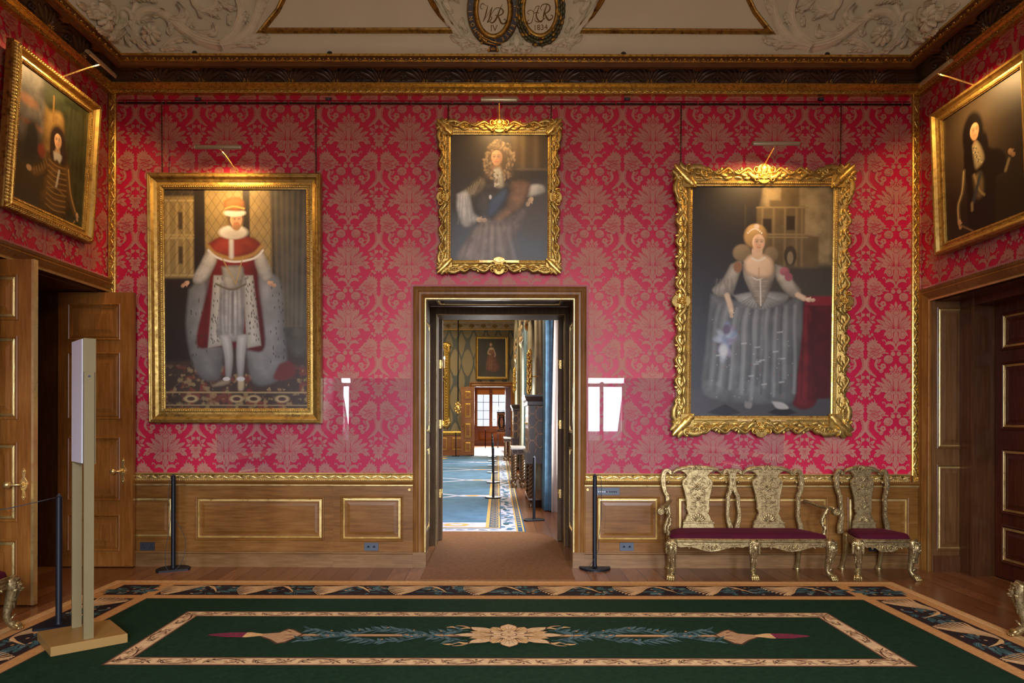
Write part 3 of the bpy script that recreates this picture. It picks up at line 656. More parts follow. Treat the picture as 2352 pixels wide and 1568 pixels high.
# ---- panelled door leaves
ROWS = [(.18, .57), (.715, 1.39), (1.58, 2.29), (2.42, 2.81)]
def leaf(name, x0, x1, y, ztop, px0, px1, gilded, label, handle_px, m_='door_oak', rows=ROWS, face=-1):
    T = TB(y)
    b = MB(); tbox(b, T, x0, x1, .012, ztop, -.045, 0)
    r = struct(b.build(name, [m_]), label, 'door')
    for v0, v1 in rows:
        b = MB(); panel(b, T, px0, px1, v0, v1, 1 if gilded else 0, 0, 0, 1.0, .06); b.build('door_panel', [m_, 'gold_pale'] if gilded else [m_], r)
    b = MB(); tbox(b, T, x1-.018, x1+.004, .012, ztop, -.047, .004); b.build('edge_strip', ['gold_pale' if gilded else m_], r)
    if handle_px:
        (kx, ky), (bx, by) = handle_px; kz = ZY(kx, ky, y-.05); bz = kz; bu = PX(bx, y-.02); ku = PX(kx, y-.06)
        h_ = MB(); slab(h_, T, [(bu-.016, bz-.10), (bu+.016, bz-.10), (bu+.010, bz-.06), (bu+.026, bz-.03), (bu+.034, bz), (bu+.026, bz+.03), (bu+.010, bz+.06), (bu+.016, bz+.10), (bu, bz+.135), (bu-.016, bz+.10), (bu-.010, bz+.06), (bu-.026, bz+.03), (bu-.034, bz), (bu-.026, bz-.03), (bu-.010, bz-.06), (bu-.016, bz-.10), (bu, bz-.135)][:0] or
             [(bu, bz-.14), (bu+.018, bz-.11), (bu+.010, bz-.06), (bu+.028, bz-.03), (bu+.036, bz), (bu+.028, bz+.03), (bu+.010, bz+.06), (bu+.018, bz+.11), (bu, bz+.14), (bu-.018, bz+.11), (bu-.010, bz+.06), (bu-.028, bz+.03), (bu-.036, bz), (bu-.028, bz-.03), (bu-.010, bz-.06), (bu-.018, bz-.11)], 0, .010, 0, .003)
        rosette(h_, T, bu, bz, .028, 8, .012, .008, 0); dome(h_, T, bu, bz-.11, .010, .014, .010, 0, .006, 0, 8); dome(h_, T, bu, bz+.11, .010, .014, .010, 0, .006, 0, 8)
        hp = h_.build('handle_plate', ['brass'], r)
        k = MB(); tube(k, [T(bu, bz, .01), T(bu, bz, .05), T(ku+.03, bz, .062), T(ku, bz, .062)], [.012, .010, .011, .012], 10); ball(k, T(ku-.012, bz, .062), .032, .030, .030); k.build('door_knob', ['brass'], hp)
    return r
leaf('door_1', -4.73, PX(77, 5.52), 5.52, 2.935, -4.62, PX(42.5, 5.52), True, 'nearer leaf of the left doorway, honey oak with gilt edged panels', ((20, 1113), (52, 1114)))
leaf('door_2', PX(133, 6.95), PX(305, 6.95), 6.95, 2.93, PX(156, 6.95), PX(277, 6.95), False, 'farther leaf of the left doorway, plain oak panels, folded against the back wall', ((262, 1082), (281, 1083)))

# ---- surrounds of the two side doorways
def header(name, X, s, T, y0, y1, zt, zo, label):
    b = MB(); path = [(y0-0.0, .0), (y0, zo), (y1, zo), (y1, .0)]
    k = zt-zo
    pr = [(0, -.02), (0, .04), (-k*.1, .046), (-k*.16, .034), (-k*.22, .03), (-k*.42, .05), (-k*.62, .066), (-k*.72, .052), (-k*.8, .06), (-k*.95, .066), (-k, .05), (-k, 0)]
    sweep(b, T, path, pr, False, [0, 1, 1, 0, 0, 0, 0, 0, 0, 0, 0])
    r = struct(b.build(name, ['oak_v', 'gold_pale']), label, 'door frame')
    b = MB(); sweep(b, T, [(y0-k-.012, zt+.012), (y1+k+.0, zt+.012)], [(-.014, 0), (-.014, .014), (.0, .018), (.012, .014), (.012, 0)], False)
    for i in range(int((y1+k-y0)/.024)): dome(b, T, y0+i*.024, zt+.012, .007, .010, .006, 0, .016, 0, 6, 2)
    b.build('braid_edging', ['braid'], r)
    return r
header('trim_18', XL, -1, TLw(XL), LO[0], LO[1]+.02, 3.09, 2.945, 'oak architrave over the left doorway')
header('trim_19', XR, 1, TRw(XR), RO[0], RO[1], 2.985, 2.84, 'oak architrave round the right doorway')
# left doorway: lining and the dim red passage behind it
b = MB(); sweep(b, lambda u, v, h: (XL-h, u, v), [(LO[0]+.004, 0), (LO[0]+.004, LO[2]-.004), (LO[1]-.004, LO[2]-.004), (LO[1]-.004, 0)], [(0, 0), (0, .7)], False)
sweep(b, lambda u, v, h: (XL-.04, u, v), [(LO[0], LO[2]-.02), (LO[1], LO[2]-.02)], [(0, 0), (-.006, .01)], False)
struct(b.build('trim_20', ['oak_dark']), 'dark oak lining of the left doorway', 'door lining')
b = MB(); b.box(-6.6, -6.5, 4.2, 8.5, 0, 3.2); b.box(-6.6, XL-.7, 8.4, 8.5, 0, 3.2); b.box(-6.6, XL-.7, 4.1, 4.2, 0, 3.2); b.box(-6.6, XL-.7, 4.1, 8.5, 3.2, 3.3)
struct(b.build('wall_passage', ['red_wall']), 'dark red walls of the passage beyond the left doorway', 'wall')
# right doorway: panelled jamb, stop, closed door
b = MB(); Yj = RO[1]-.005; T = TB(Yj)
tbox(b, T, XR-.02, XR+.72, 0, RO[2], -.0, .004)
b2 = [(PX(2150, Yj), PX(2214, Yj), ZY(2150, 1030, Yj), ZY(2150, 705, Yj)), (PX(2150, Yj), PX(2214, Yj), ZY(2150, 1264, Yj), ZY(2150, 1066, Yj))]
r = struct(b.build('trim_21', ['jamb_brown']), 'dark oak panelled jamb of the right doorway', 'door lining')
for q_ in b2:
    b = MB(); panel(b, T, *q_, 1, 0, .004, .8, .05); b.build('jamb_panel', ['jamb_brown', 'gold_pale'], r)
b = MB(); tbox(b, T, XR, PX(2236, 6.75), 0, .17, 0, .02); b.build('skirting', ['oak_dark'], r)
b = MB(); b.box(4.84, 5.08, 6.66, 6.85, 0, RO[2]); b.box(4.825, 4.845, 6.64, 6.67, 0, RO[2]); struct(b.build('trim_22', ['oak_dark']), 'dark door stop in the right doorway', 'door frame')
b = MB(); b.box(XR+.02, XR+.75, RO[0], RO[1], RO[2]-.006, RO[2]+.02); b.box(4.84, 5.08, RO[0], 6.66, RO[2]-.08, RO[2]-.006); struct(b.build('trim_23', ['mahogany']), 'dark soffit over the right doorway', 'door frame')
RR = [(.166, .547), (.656, 1.313), (1.493, 2.17), (2.289, 2.661)]
for k, (y0, y1, nm) in enumerate(((6.0, 6.645, 'farther'), (5.34, 5.995, 'nearer'))):
    b = MB(); b.box(5.06, 5.11, y0, y1, .01, RO[2]-.08)
    r = struct(b.build('door_%d' % (5+k), ['mahogany']), '%s leaf of the closed dark mahogany door on the right' % nm, 'door')
    for v0, v1 in RR:
        b = MB(); panel(b, TRw(5.06), y0+.06, y1-.085, v0, v1, 1, 0, 0, 1.0, .05); b.build('door_panel', ['mahogany', 'gold_pale'], r)
b = MB(); b.box(5.12, 5.2, RO[0]-.5, 7.0, 0, 3.2); struct(b.build('wall_passage_right', ['dark']), 'wall behind the closed right door', 'wall')
# ================================================================== PICTURES
# a small painter: every canvas is a fine grid of vertices that carries brushed colours
class Art:
    def __init__(s, W, Hh, base):
        s.W, s.H = W, Hh; s.asp = Hh/W
        s.a = np.zeros((Hh, W, 3)); s.a[:] = base
        s.x = (np.arange(W)+.5)[None, :]/W*np.ones((Hh, 1)); s.y = (np.arange(Hh)+.5)[:, None]/W*np.ones((1, W))   # both in units of width
        s.rng = np.random.RandomState(3)
    def nz(s, n, seed=0):
        r = np.random.RandomState(seed); out = 0; amp = 1; tot = 0
        for o in range(4):
            k = max(2, int(n*2**o)); g = r.rand(int(k*s.asp)+3, k+3)
            X = s.x*k; Y = np.minimum(s.y*k, g.shape[0]-2.001); i, j = Y.astype(int), X.astype(int); fy, fx = Y-i, X-j; fy = fy*fy*(3-2*fy); fx = fx*fx*(3-2*fx)
            out = out+amp*((g[i, j]*(1-fx)+g[i, j+1]*fx)*(1-fy)+(g[i+1, j]*(1-fx)+g[i+1, j+1]*fx)*fy); tot += amp; amp *= .5
        return out/tot
    def blend(s, al, col):
        c = np.asarray(col, float)
        if c.ndim == 1: c = c[None, None, :]
        s.a = s.a*(1-al[..., None])+c*al[..., None]
    def grad(s, y0, y1, c0, c1, al=1.0, axis='y'):
        t = np.clip(((s.y if axis == 'y' else s.x)-y0)/(y1-y0), 0, 1)[..., None]
        s.blend(np.full((s.H, s.W), al), np.asarray(c0)*(1-t)+np.asarray(c1)*t)
    def sd(s, pts):                                   # signed distance to a polygon
        n = len(pts); d = np.full((s.H, s.W), 1e9); ins = np.zeros((s.H, s.W), bool)
        for i in range(n):
            ax, ay = pts[i]; bx, by = pts[(i+1) % n]; ex, ey = bx-ax, by-ay; px_, py_ = s.x-ax, s.y-ay
            t = np.clip((px_*ex+py_*ey)/(ex*ex+ey*ey+1e-12), 0, 1); d = np.minimum(d, np.hypot(px_-ex*t, py_-ey*t))
            if ay != by: ins ^= ((ay > s.y) != (by > s.y)) & (s.x < (bx-ax)*(s.y-ay)/(by-ay)+ax)
        return np.where(ins, -d, d)
    def poly(s, pts, col, soft=.006, light=0, dirn=(-.7, -.7), al=1.0, smooth=True, tex=0, seed=1):
        P_ = catmull(list(pts)+[pts[0]], len(pts)*5)[:-1] if smooth else pts
        d = s.sd(P_); a = np.clip(.5-d/(2*soft), 0, 1)*al; c = np.asarray(col)[None, None, :]*np.ones((s.H, s.W, 1))
        if light:
            xs = [p[0] for p in P_]; ys = [p[1] for p in P_]; cx, cy = (min(xs)+max(xs))/2, (min(ys)+max(ys))/2; r = max(max(xs)-min(xs), max(ys)-min(ys))/2+1e-6
            c = c*np.clip(1+light*((s.x-cx)*dirn[0]+(s.y-cy)*dirn[1])/r, .15, 2.2)[..., None]
            c = c*np.clip(.55+.45*np.clip(-d/(r*.25), 0, 1)/1.0, .3, 1)[..., None]
        if tex: c = c*(1+tex*(s.nz(14, seed)-.5)*2)[..., None]
        s.blend(a, c)
    def ell(s, cx, cy, rx, ry, col, soft=.3, light=0, rot=0, al=1.0):
        x, y = s.x-cx, s.y-cy; c_, n_ = math.cos(rot), math.sin(rot); u, v = (x*c_+y*n_)/rx, (-x*n_+y*c_)/ry; r = np.hypot(u, v)
        a = np.clip((1-r)/soft+.5, 0, 1)*al; c = np.asarray(col)[None, None, :]*np.ones((s.H, s.W, 1))
        if light: c = c*np.clip(1+light*(-.6*u-.6*v)-.25*light*r*r, .2, 2)[..., None]
        s.blend(a, c)
    def line(s, pts, wd, col, soft=.5, al=1.0, n=16):
        Q = catmull(pts, n) if len(pts) > 2 else pts; d = np.full((s.H, s.W), 1e9)
        for (ax, ay), (bx, by) in zip(Q[:-1], Q[1:]):
            ex, ey = bx-ax, by-ay; t = np.clip(((s.x-ax)*ex+(s.y-ay)*ey)/(ex*ex+ey*ey+1e-12), 0, 1); d = np.minimum(d, np.hypot(s.x-ax-ex*t, s.y-ay-ey*t))
        s.blend(np.clip((wd/2-d)/(wd*soft)+.5, 0, 1)*al, col)
    def face(s, cx, cy, r, skin, hair, turn=0, beard=None):
        dk = lambda f: tuple(k*f for k in skin)
        s.ell(cx, cy-r*.05, r*.70, r*.92, skin, .14, .30); s.ell(cx+turn*r*.1, cy+r*.45, r*.50, r*.55, skin, .3, .2)
        s.ell(cx-turn*r*.9+r*.18, cy+r*.05, r*.30, r*.75, dk(.55), .95, al=.55)
        for sx in (-1, 1):
            ex = cx+sx*r*.27+turn*r*.22; ey = cy-r*.13
            s.ell(ex, ey-r*.03, r*.22, r*.15, dk(.55), .9, al=.7); s.ell(ex, ey, r*.13, r*.055, tuple(.35+k*.35 for k in skin), .6, al=.45); s.ell(ex+turn*r*.03, ey, r*.062, r*.058, (.04, .022, .015), .5, al=.9)
            s.line([(ex-r*.17, ey-r*.045), (ex, ey-r*.085), (ex+r*.17, ey-r*.035)], r*.05, dk(.28), .7, .8); s.line([(ex-r*.20, ey-r*.22), (ex, ey-r*.28), (ex+r*.20, ey-r*.20)], r*.075, tuple(k*.6 for k in hair), .8, .7)
            s.ell(ex+sx*r*.08, cy+r*.24, r*.20, r*.16, (.60, .22, .13), .95, al=.35)
        nx = cx+turn*r*.36
        s.line([(cx+turn*r*.22, cy-r*.18), (nx, cy+r*.18)], r*.10, tuple(min(1, k*1.25) for k in skin), .9, .55); s.line([(cx+turn*r*.22+r*.08, cy-r*.14), (nx+r*.09, cy+r*.20)], r*.07, dk(.5), .9, .5); s.ell(nx+r*.02, cy+r*.24, r*.13, r*.05, dk(.45), .8, al=.7)
        if beard: s.ell(cx+turn*r*.12, cy+r*.74, r*.46, r*.48, beard, .5, .2); s.ell(cx+turn*r*.2, cy+r*.38, r*.30, r*.08, beard, .6)
        s.line([(cx+turn*r*.24-r*.19, cy+r*.48), (cx+turn*r*.26, cy+r*.465), (cx+turn*r*.24+r*.18, cy+r*.48)], r*.10, (.40, .11, .075), .7, .9); s.ell(cx+turn*r*.25, cy+r*.60, r*.16, r*.05, dk(.6), .9, al=.5)
    def hand(s, x, y, r, ang, skin):
        s.ell(x, y, r, r*.72, skin, .3, .3, ang)
        for k in range(4):
            a = ang+(-.45+.3*k); l = r*(1.75, 2.0, 1.9, 1.5)[k]
            s.line([(x+r*.4*math.cos(a), y+r*.4*math.sin(a)), (x+l*math.cos(a*.7+ang*.3), y+l*math.sin(a*.7+ang*.3))], r*.30, tuple(q*(.95-.08*k) for q in skin), .5)
        s.line([(x, y), (x+r*1.0*math.cos(ang-1.1), y+r*1.0*math.sin(ang-1.1))], r*.34, skin, .5)
    def folds(s, x0, x1, y0, y1, n, dark, al=.45, seed=0, spread=0):
        r = np.random.RandomState(seed)
        for k in range(n):
            t = (k+.5)/n; xa = x0+(x1-x0)*t; xb = xa+spread*(t-.5)+r.uniform(-.01, .01)
            s.line([(xa, y0), ((xa+xb)/2+r.uniform(-.008, .008), (y0+y1)/2), (xb, y1)], (x1-x0)/n*.5, dark, .9, al, 8)
    def finish(s, weave=.06):
        s.a = s.a*(1+weave*(s.rng.rand(s.H, s.W)-.5))[..., None]; s.a = s.a*(.9+.2*s.nz(10, 9))[..., None]; return np.clip(s.a, 0, 1)

m, nt, bs_ = newmat('varnished oil paint'); at = nt.nodes.new('ShaderNodeVertexColor'); at.layer_name = 'paint'
nt.links.new(at.outputs[0], bs_.inputs['Base Color']); bs_.inputs['Roughness'].default_value = .42; bs_.inputs['Specular IOR Level'].default_value = .38
bump(nt, bs_, noise(nt, coords(nt), 160, 4), .12, .002); M['oil'] = m

def canvas(parent, art, w_, h_, T=TL0, h=0.0):
    A = art.finish(); Hh, W, _ = A.shape
    U = (np.arange(W)/(W-1)-.5)*w_; V = (.5-np.arange(Hh)/(Hh-1))*h_
    vs = np.zeros((Hh, W, 3), np.float32); vs[..., 0] = U[None, :]; vs[..., 1] = -h; vs[..., 2] = V[:, None]
    i = np.arange(Hh*W).reshape(Hh, W); q = np.stack([i[1:, :-1], i[1:, 1:], i[:-1, 1:], i[:-1, :-1]], -1).reshape(-1, 4)
    me = bpy.data.meshes.new('canvas'); me.vertices.add(Hh*W); me.vertices.foreach_set('co', vs.ravel())
    me.loops.add(q.size); me.loops.foreach_set('vertex_index', q.ravel().astype(np.int32)); me.polygons.add(len(q)); me.polygons.foreach_set('loop_start', np.arange(0, q.size, 4, dtype=np.int32))
    me.update(calc_edges=True)
    ca = me.color_attributes.new('paint', 'FLOAT_COLOR', 'POINT'); c4 = np.ones((Hh*W, 4), np.float32); c4[:, :3] = A.reshape(-1, 3); ca.data.foreach_set('color', c4.ravel())
    me.materials.append(M['oil']); o = bpy.data.objects.new('canvas', me); C.objects.link(o); o.parent = parent
    b = MB(); b.box(-w_/2, w_/2, .002, .02, -h_/2, h_/2); b.build('stretcher', 'dark', parent)
    return o

def straight_frame(parent, w_, h_, fw, fh, mats=('gold_frame', 'gold_bright')):
    # canvas w_ x h_, whole frame fw x fh
    bx = (fw-w_)/2; by = (fh-h_)/2; k = (bx+by)/2; b = MB()
    prof = [(-.002, -.004), (0, .012), (k*.06, .014), (k*.08, .022), (k*.22, .026), (k*.28, .020), (k*.42, .020), (k*.60, .034), (k*.72, .062), (k*.80, .066), (k*.86, .058), (k*.92, .062), (k, .052), (k, -.03)]
    sweep(b, TL0, rect(-w_/2, w_/2, -h_/2, h_/2), prof, True, [0, 1, 0, 0, 0, 1, 0, 0, 0, 1, 0, 0, 0], False)
    return b, k
def lamp(parent, cu, cv, ch, L, bu, bv, r=.026):
    # brass arm from the frame (bu, bv) up to a tubular shade centred at (cu, cv), ch out from the picture
    a = MB(); tube(a, [(bu, -.02, bv-.03), (bu, -.05, bv+.01), ((bu*.4+cu*.6), -ch*.72, bv+(cv-bv)*.75), (cu, -ch, cv)], [.008, .008, .006, .006], 8); g = a.build('lamp_arm', 'brass', parent)
    b = MB(); n = 10; base = []
    for k, u in enumerate((-L/2, -L/2+.012, L/2-.012, L/2)):
        for j in range(n+1):
            an = .30+(PI+.75)*j/n; rr = r*(.9 if k in (0, 3) else 1); b.v.append((cu+u, -ch+rr*math.cos(an), cv+rr*math.sin(an)))
    for k in range(3):
        for j in range(n): b.f.append([k*(n+1)+j, k*(n+1)+j+1, (k+1)*(n+1)+j+1, (k+1)*(n+1)+j]); b.m.append(0); b.s.append(True)
    for k in (0, 3): b.f.append([k*(n+1)+j for j in range(n+1)]); b.m.append(0); b.s.append(False)
    s_ = b.build('lamp_shade', 'shade_metal', parent)
    t = MB(); tube(t, [(cu-L/2+.03, -ch, cv+.004), (cu+L/2-.03, -ch, cv+.004)], .007, 8); t.build('lamp_tube', 'tube', s_)
def lamp_light(loc, target, L, power, ang=0, spread=150):
    o = area('picture_lamp_light', loc, (0, 0, 0), L, .04, power, (1.0, .60, .24), spread)
    d = Vector(target)-Vector(loc); q = d.to_track_quat('-Z', 'Y'); o.rotation_euler = q.to_euler()
    if ang:                                          # keep the long side of the lamp parallel to a side wall
        z = -d.normalized(); x = Vector((0, 1, 0)); y = z.cross(x).normalized(); x = y.cross(z).normalized()
        o.rotation_euler = Matrix((x, y, z)).transposed().to_euler()
    return o
def chains(parent, us, v0, v1, y=.05):
    for u in us:
        b = MB(); tube(b, [(u, y, v0), (u, y, v1)], .006, 6)
        k = int(abs(v1-v0)/.03)
        for i in range(k): ball(b, (u, y, v0+(v1-v0)*(i+.5)/k), .010, .007, .012, 0, 6, 4)
        b.build('hanging_cord', 'mahogany', parent)

# --------------------------------------------------- left picture: standing figure in red and white robes
Yp = 6.98; sp = Yp/F
def pic(x0, x1, y0, y1, Y=Yp):
    a = P((x0+x1)/2, (y0+y1)/2, Y); return a[0], a[2], (x1-x0)/F*Y, (y1-y0)/F*Y
cu, cv, fw, fh = pic(342, 740, 405, 970); ku, kv, cw, ch_ = pic(379, 705, 437, 937)
pt = thing('framed_portrait', 'tall portrait of a figure in red and white robes, straight gilt frame', 'painting', (ku, Yp, kv), (math.radians(1.2), 0, 0))
A = Art(300, 460, (.035, .027, .018)); R_ = A.asp
A.poly([(0, .05), (.21, .05), (.21, .62), (0, .62)], (.20, .145, .055), .008, 0, smooth=False)                 # pale facade seen through a window
for x in (.03, .09, .14, .19): A.line([(x, .10), (x, .58)], .018, (.30, .22, .09), .6)
for y in (.08, .32, .34, .60): A.line([(0, y), (.21, y)], .014, (.32, .24, .10), .5)
for y in (.22, .46): A.poly([(.10, y-.06), (.13, y-.06), (.13, y+.06), (.10, y+.06)], (.05, .035, .018), .006, 0, smooth=False)
A.poly([(.28, 0), (.75, 0), (.75, .62), (.28, .62)], (.23, .165, .065), .012, 0, smooth=False, tex=.3)
for i in range(-6, 12): A.line([(.28+i*.06, 0), (.28+i*.06+.42, .62)], .004, (.09, .06, .025), .5, .7); A.line([(.75-i*.06, 0), (.75-i*.06-.42, .62)], .004, (.09, .06, .025), .5, .7)
A.poly([(.21, 0), (.285, 0), (.285, .66), (.21, .66)], (.018, .014, .010), .006, 0, smooth=False); A.poly([(.55, 0), (.60, 0), (.60, .6), (.55, .6)], (.025, .02, .014), .006, 0, smooth=False)
A.poly([(.74, 0), (1, 0), (1, 1.1), (.80, 1.0), (.79, .5)], (.055, .05, .038), .02, 0, tex=.5)
A.folds(.76, 1.0, 0, .95, 6, (.14, .115, .07), .5, 2, -.06)
A.blend(np.clip((A.y-1.19)/.03, 0, 1), (.04, .026, .02))
A.poly([(0, .63), (.2, .63), (.2, 1.2), (0, 1.2)], (.020, .013, .010), .01, 0, smooth=False)
fl = np.clip((A.y-1.22)/.04, 0, 1); n1 = A.nz(22, 5); n2 = A.nz(30, 8)
A.blend(fl*np.clip((n1-.52)*8, 0, 1)*.8, (.14, .035, .022)); A.blend(fl*np.clip((n2-.58)*9, 0, 1)*.7, (.24, .17, .08)); A.line([(0, 1.42), (1, 1.42)], .010, (.26, .19, .09), .5); A.line([(0, 1.51), (1, 1.51)], .008, (.22, .16, .08), .5)
for x in (.18, .5, .62, .82): A.ell(x, 1.465, .05, .026, (.30, .22, .11), .4); A.ell(x, 1.465, .028, .014, (.05, .025, .02), .4)
white, red = (.46, .44, .38), (.15, .014, .012)
A.poly([(.17, .70), (.30, .60), (.42, .75), (.40, 1.25), (.34, 1.34), (.22, 1.28), (.15, 1.0)], (.17, .170, .165), .012, .3, tex=.3)           # trailing white lining
A.poly([(.60, .60), (.80, .62), (.84, 1.0), (.85, 1.24), (.74, 1.36), (.60, 1.32), (.56, .9)], (.19, .19, .185), .012, .3, tex=.3)
A.poly([(.80, 1.22), (.88, 1.20), (.92, 1.28), (.84, 1.33), (.76, 1.32)], (.10, .02, .018), .01, 0)
A.poly([(.36, .38), (.62, .38), (.66, .7), (.70, 1.1), (.56, 1.12), (.38, 1.1), (.22, 1.08), (.30, .7)], red, .010, .35, tex=.3)               # red gown
A.folds(.27, .68, .62, 1.08, 7, (.05, .005, .006), .5, 4, .06)
for x, xb in ((.345, .30), (.545, .575)): A.poly([(x, .60), (x+.075, .60), (xb+.10, 1.09), (xb, 1.11)], white, .006, .15, smooth=False)
rs = np.random.RandomState(1)
for k in range(150):                                                                       # flecks on the white bands
    side = k % 3
    if side == 0: t = rs.rand(); x, y = .345+(-.045)*t+rs.uniform(.01, .085), .61+t*.47
    elif side == 1: t = rs.rand(); x, y = .55+.03*t+rs.uniform(.008, .085), .61+t*.47
    else: x, y = (.17+rs.rand()*.14, .75+rs.rand()*.5) if rs.rand() < .5 else (.74+rs.rand()*.1, .66+rs.rand()*.55)
    A.line([(x, y), (x+.002, y+.012)], .006, (.03, .025, .022), .5, .85)
A.poly([(.41, .58), (.55, .58), (.56, .70), (.55, 1.0), (.50, 1.06), (.40, 1.05), (.36, .98), (.40, .72)], (.33, .325, .31), .008, .35, tex=.5)  # silvery doublet and breeches
A.folds(.38, .55, .66, 1.02, 6, (.12, .115, .11), .6, 6, .02); A.line([(.475, .72), (.47, 1.0)], .02, (.10, .09, .085), .8, .7)
A.poly([(.40, .54), (.55, .54), (.53, .68), (.46, .70), (.42, .66)], (.30, .28, .23), .008, .3, tex=.6); A.line([(.36, .66), (.47, .70), (.57, .66)], .014, (.12, .10, .06), .6)
A.poly([(.30, .42), (.37, .42), (.36, .52), (.29, .64), (.22, .66), (.20, .62), (.25, .52)], (.40, .38, .33), .008, .4, tex=.5)                   # sleeves
A.poly([(.62, .42), (.68, .43), (.74, .54), (.75, .62), (.69, .64), (.64, .54)], (.40, .38, .33), .008, .3, tex=.5)
A.poly([(.31, .38), (.40, .33), (.60, .33), (.68, .39), (.66, .45), (.50, .49), (.34, .45)], (.20, .03, .018), .008, .3, tex=.35)                 # red cape collar with gold edge
A.line([(.31, .40), (.36, .45), (.49, .485), (.62, .455), (.68, .40)], .026, (.30, .17, .05), .6); A.line([(.31, .425), (.37, .475), (.49, .505), (.63, .48), (.69, .425)], .015, (.55, .53, .47), .5)
A.line([(.47, .36), (.47, .47)], .03, (.48, .46, .42), .6)
for sx in (.40, .55): A.line([(sx, .47), (.5, .66)], .007, (.33, .23, .08), .5)
A.ell(.485, .30, .10, .048, (.52, .49, .42), .3, .3); A.ell(.485, .31, .06, .03, (.33, .3, .25), .8, al=.6)
A.ell(.50, .20, .058, .075, (.10, .06, .03), .3); A.face(.505, .215, .060, (.50, .28, .15), (.2, .1, .05), .25, (.27, .14, .06))
A.ell(.495, .165, .075, .028, (.55, .52, .45), .3, .2)                                                                                  # white fur cap with a red and gold crown to it
A.poly([(.43, .15), (.42, .09), (.455, .065), (.50, .055), (.54, .065), (.565, .095), (.555, .15)], (.22, .09, .03), .008, .3, tex=.7); A.line([(.43, .135), (.49, .12), (.56, .135)], .012, (.42, .27, .08), .5)
A.hand(.155, .655, .022, 2.6, (.46, .27, .16)); A.hand(.74, .655, .022, .5, (.46, .27, .16))
for x0, x1, xf, d in ((.42, .445, .39, -1), (.54, .53, .535, 1)):                                                                             # stockings and shoes
    A.poly([(x0-.035, 1.02), (x0+.035, 1.02), (x1+.032, 1.16), (x1+.014, 1.32), (x1-.018, 1.32), (x1-.030, 1.16)], (.36, .345, .33), .006, .4)
A.poly([(.46, 1.31), (.45, 1.36), (.36, 1.38), (.33, 1.37), (.40, 1.33)], (.22, .165, .11), .006, .2); A.poly([(.51, 1.31), (.55, 1.31), (.555, 1.38), (.54, 1.41), (.51, 1.40)], (.36, .28, .18), .006, .2)
A.ell(.43, 1.325, .025, .014, (.45, .43, .4), .3); A.ell(.53, 1.325, .028, .016, (.45, .44, .42), .3)
canvas(pt, A, cw+.004, ch_+.004)
b, k = straight_frame(pt, cw, ch_, fw, fh)
du, dv = cu-ku, cv-kv
n = 64
for i in range(n):                                    # leaf-tip course next to the canvas
    for s in (-1, 1):
        u = (i+.5)/n*cw-cw/2; dome(b, TL0, u, s*(ch_/2+k*.15), .010, .009, .010, 0, .022, 1, 6, 2)
n = 98
for i in range(n):
    for s in (-1, 1):
        v = (i+.5)/n*ch_-ch_/2; dome(b, TL0, s*(cw/2+k*.15), v, .009, .010, .010, 0, .022, 1, 6, 2)
b.build('picture_frame', ['gold_frame', 'gold_bright'], pt)
b = MB()
for s, tx in ((-1, 'JAMES I'), (1, 'VAN SOMER')): b = MB(); text(b, TL0, tx, .030, s*(cw*.40), -ch_/2-k*.50, .036, .001); b.build('frame_lettering', 'dark', pt)
lu, lz = PX(503.5, 6.62), ZY(503, 340, 6.62)
lamp(pt, lu-ku, lz-kv, Yp-6.62, 107/F*6.62, PX(545, 6.9)-ku, fh/2+.0)
lamp_light((lu, 6.63, lz-.03), (lu-.05, 6.98, 3.3), .42, 16)
chains(pt, (PX(375, Yp)-ku, PX(727, Yp)-ku), fh/2-.02, ZY(400, 240, Yp)-kv, -.005)

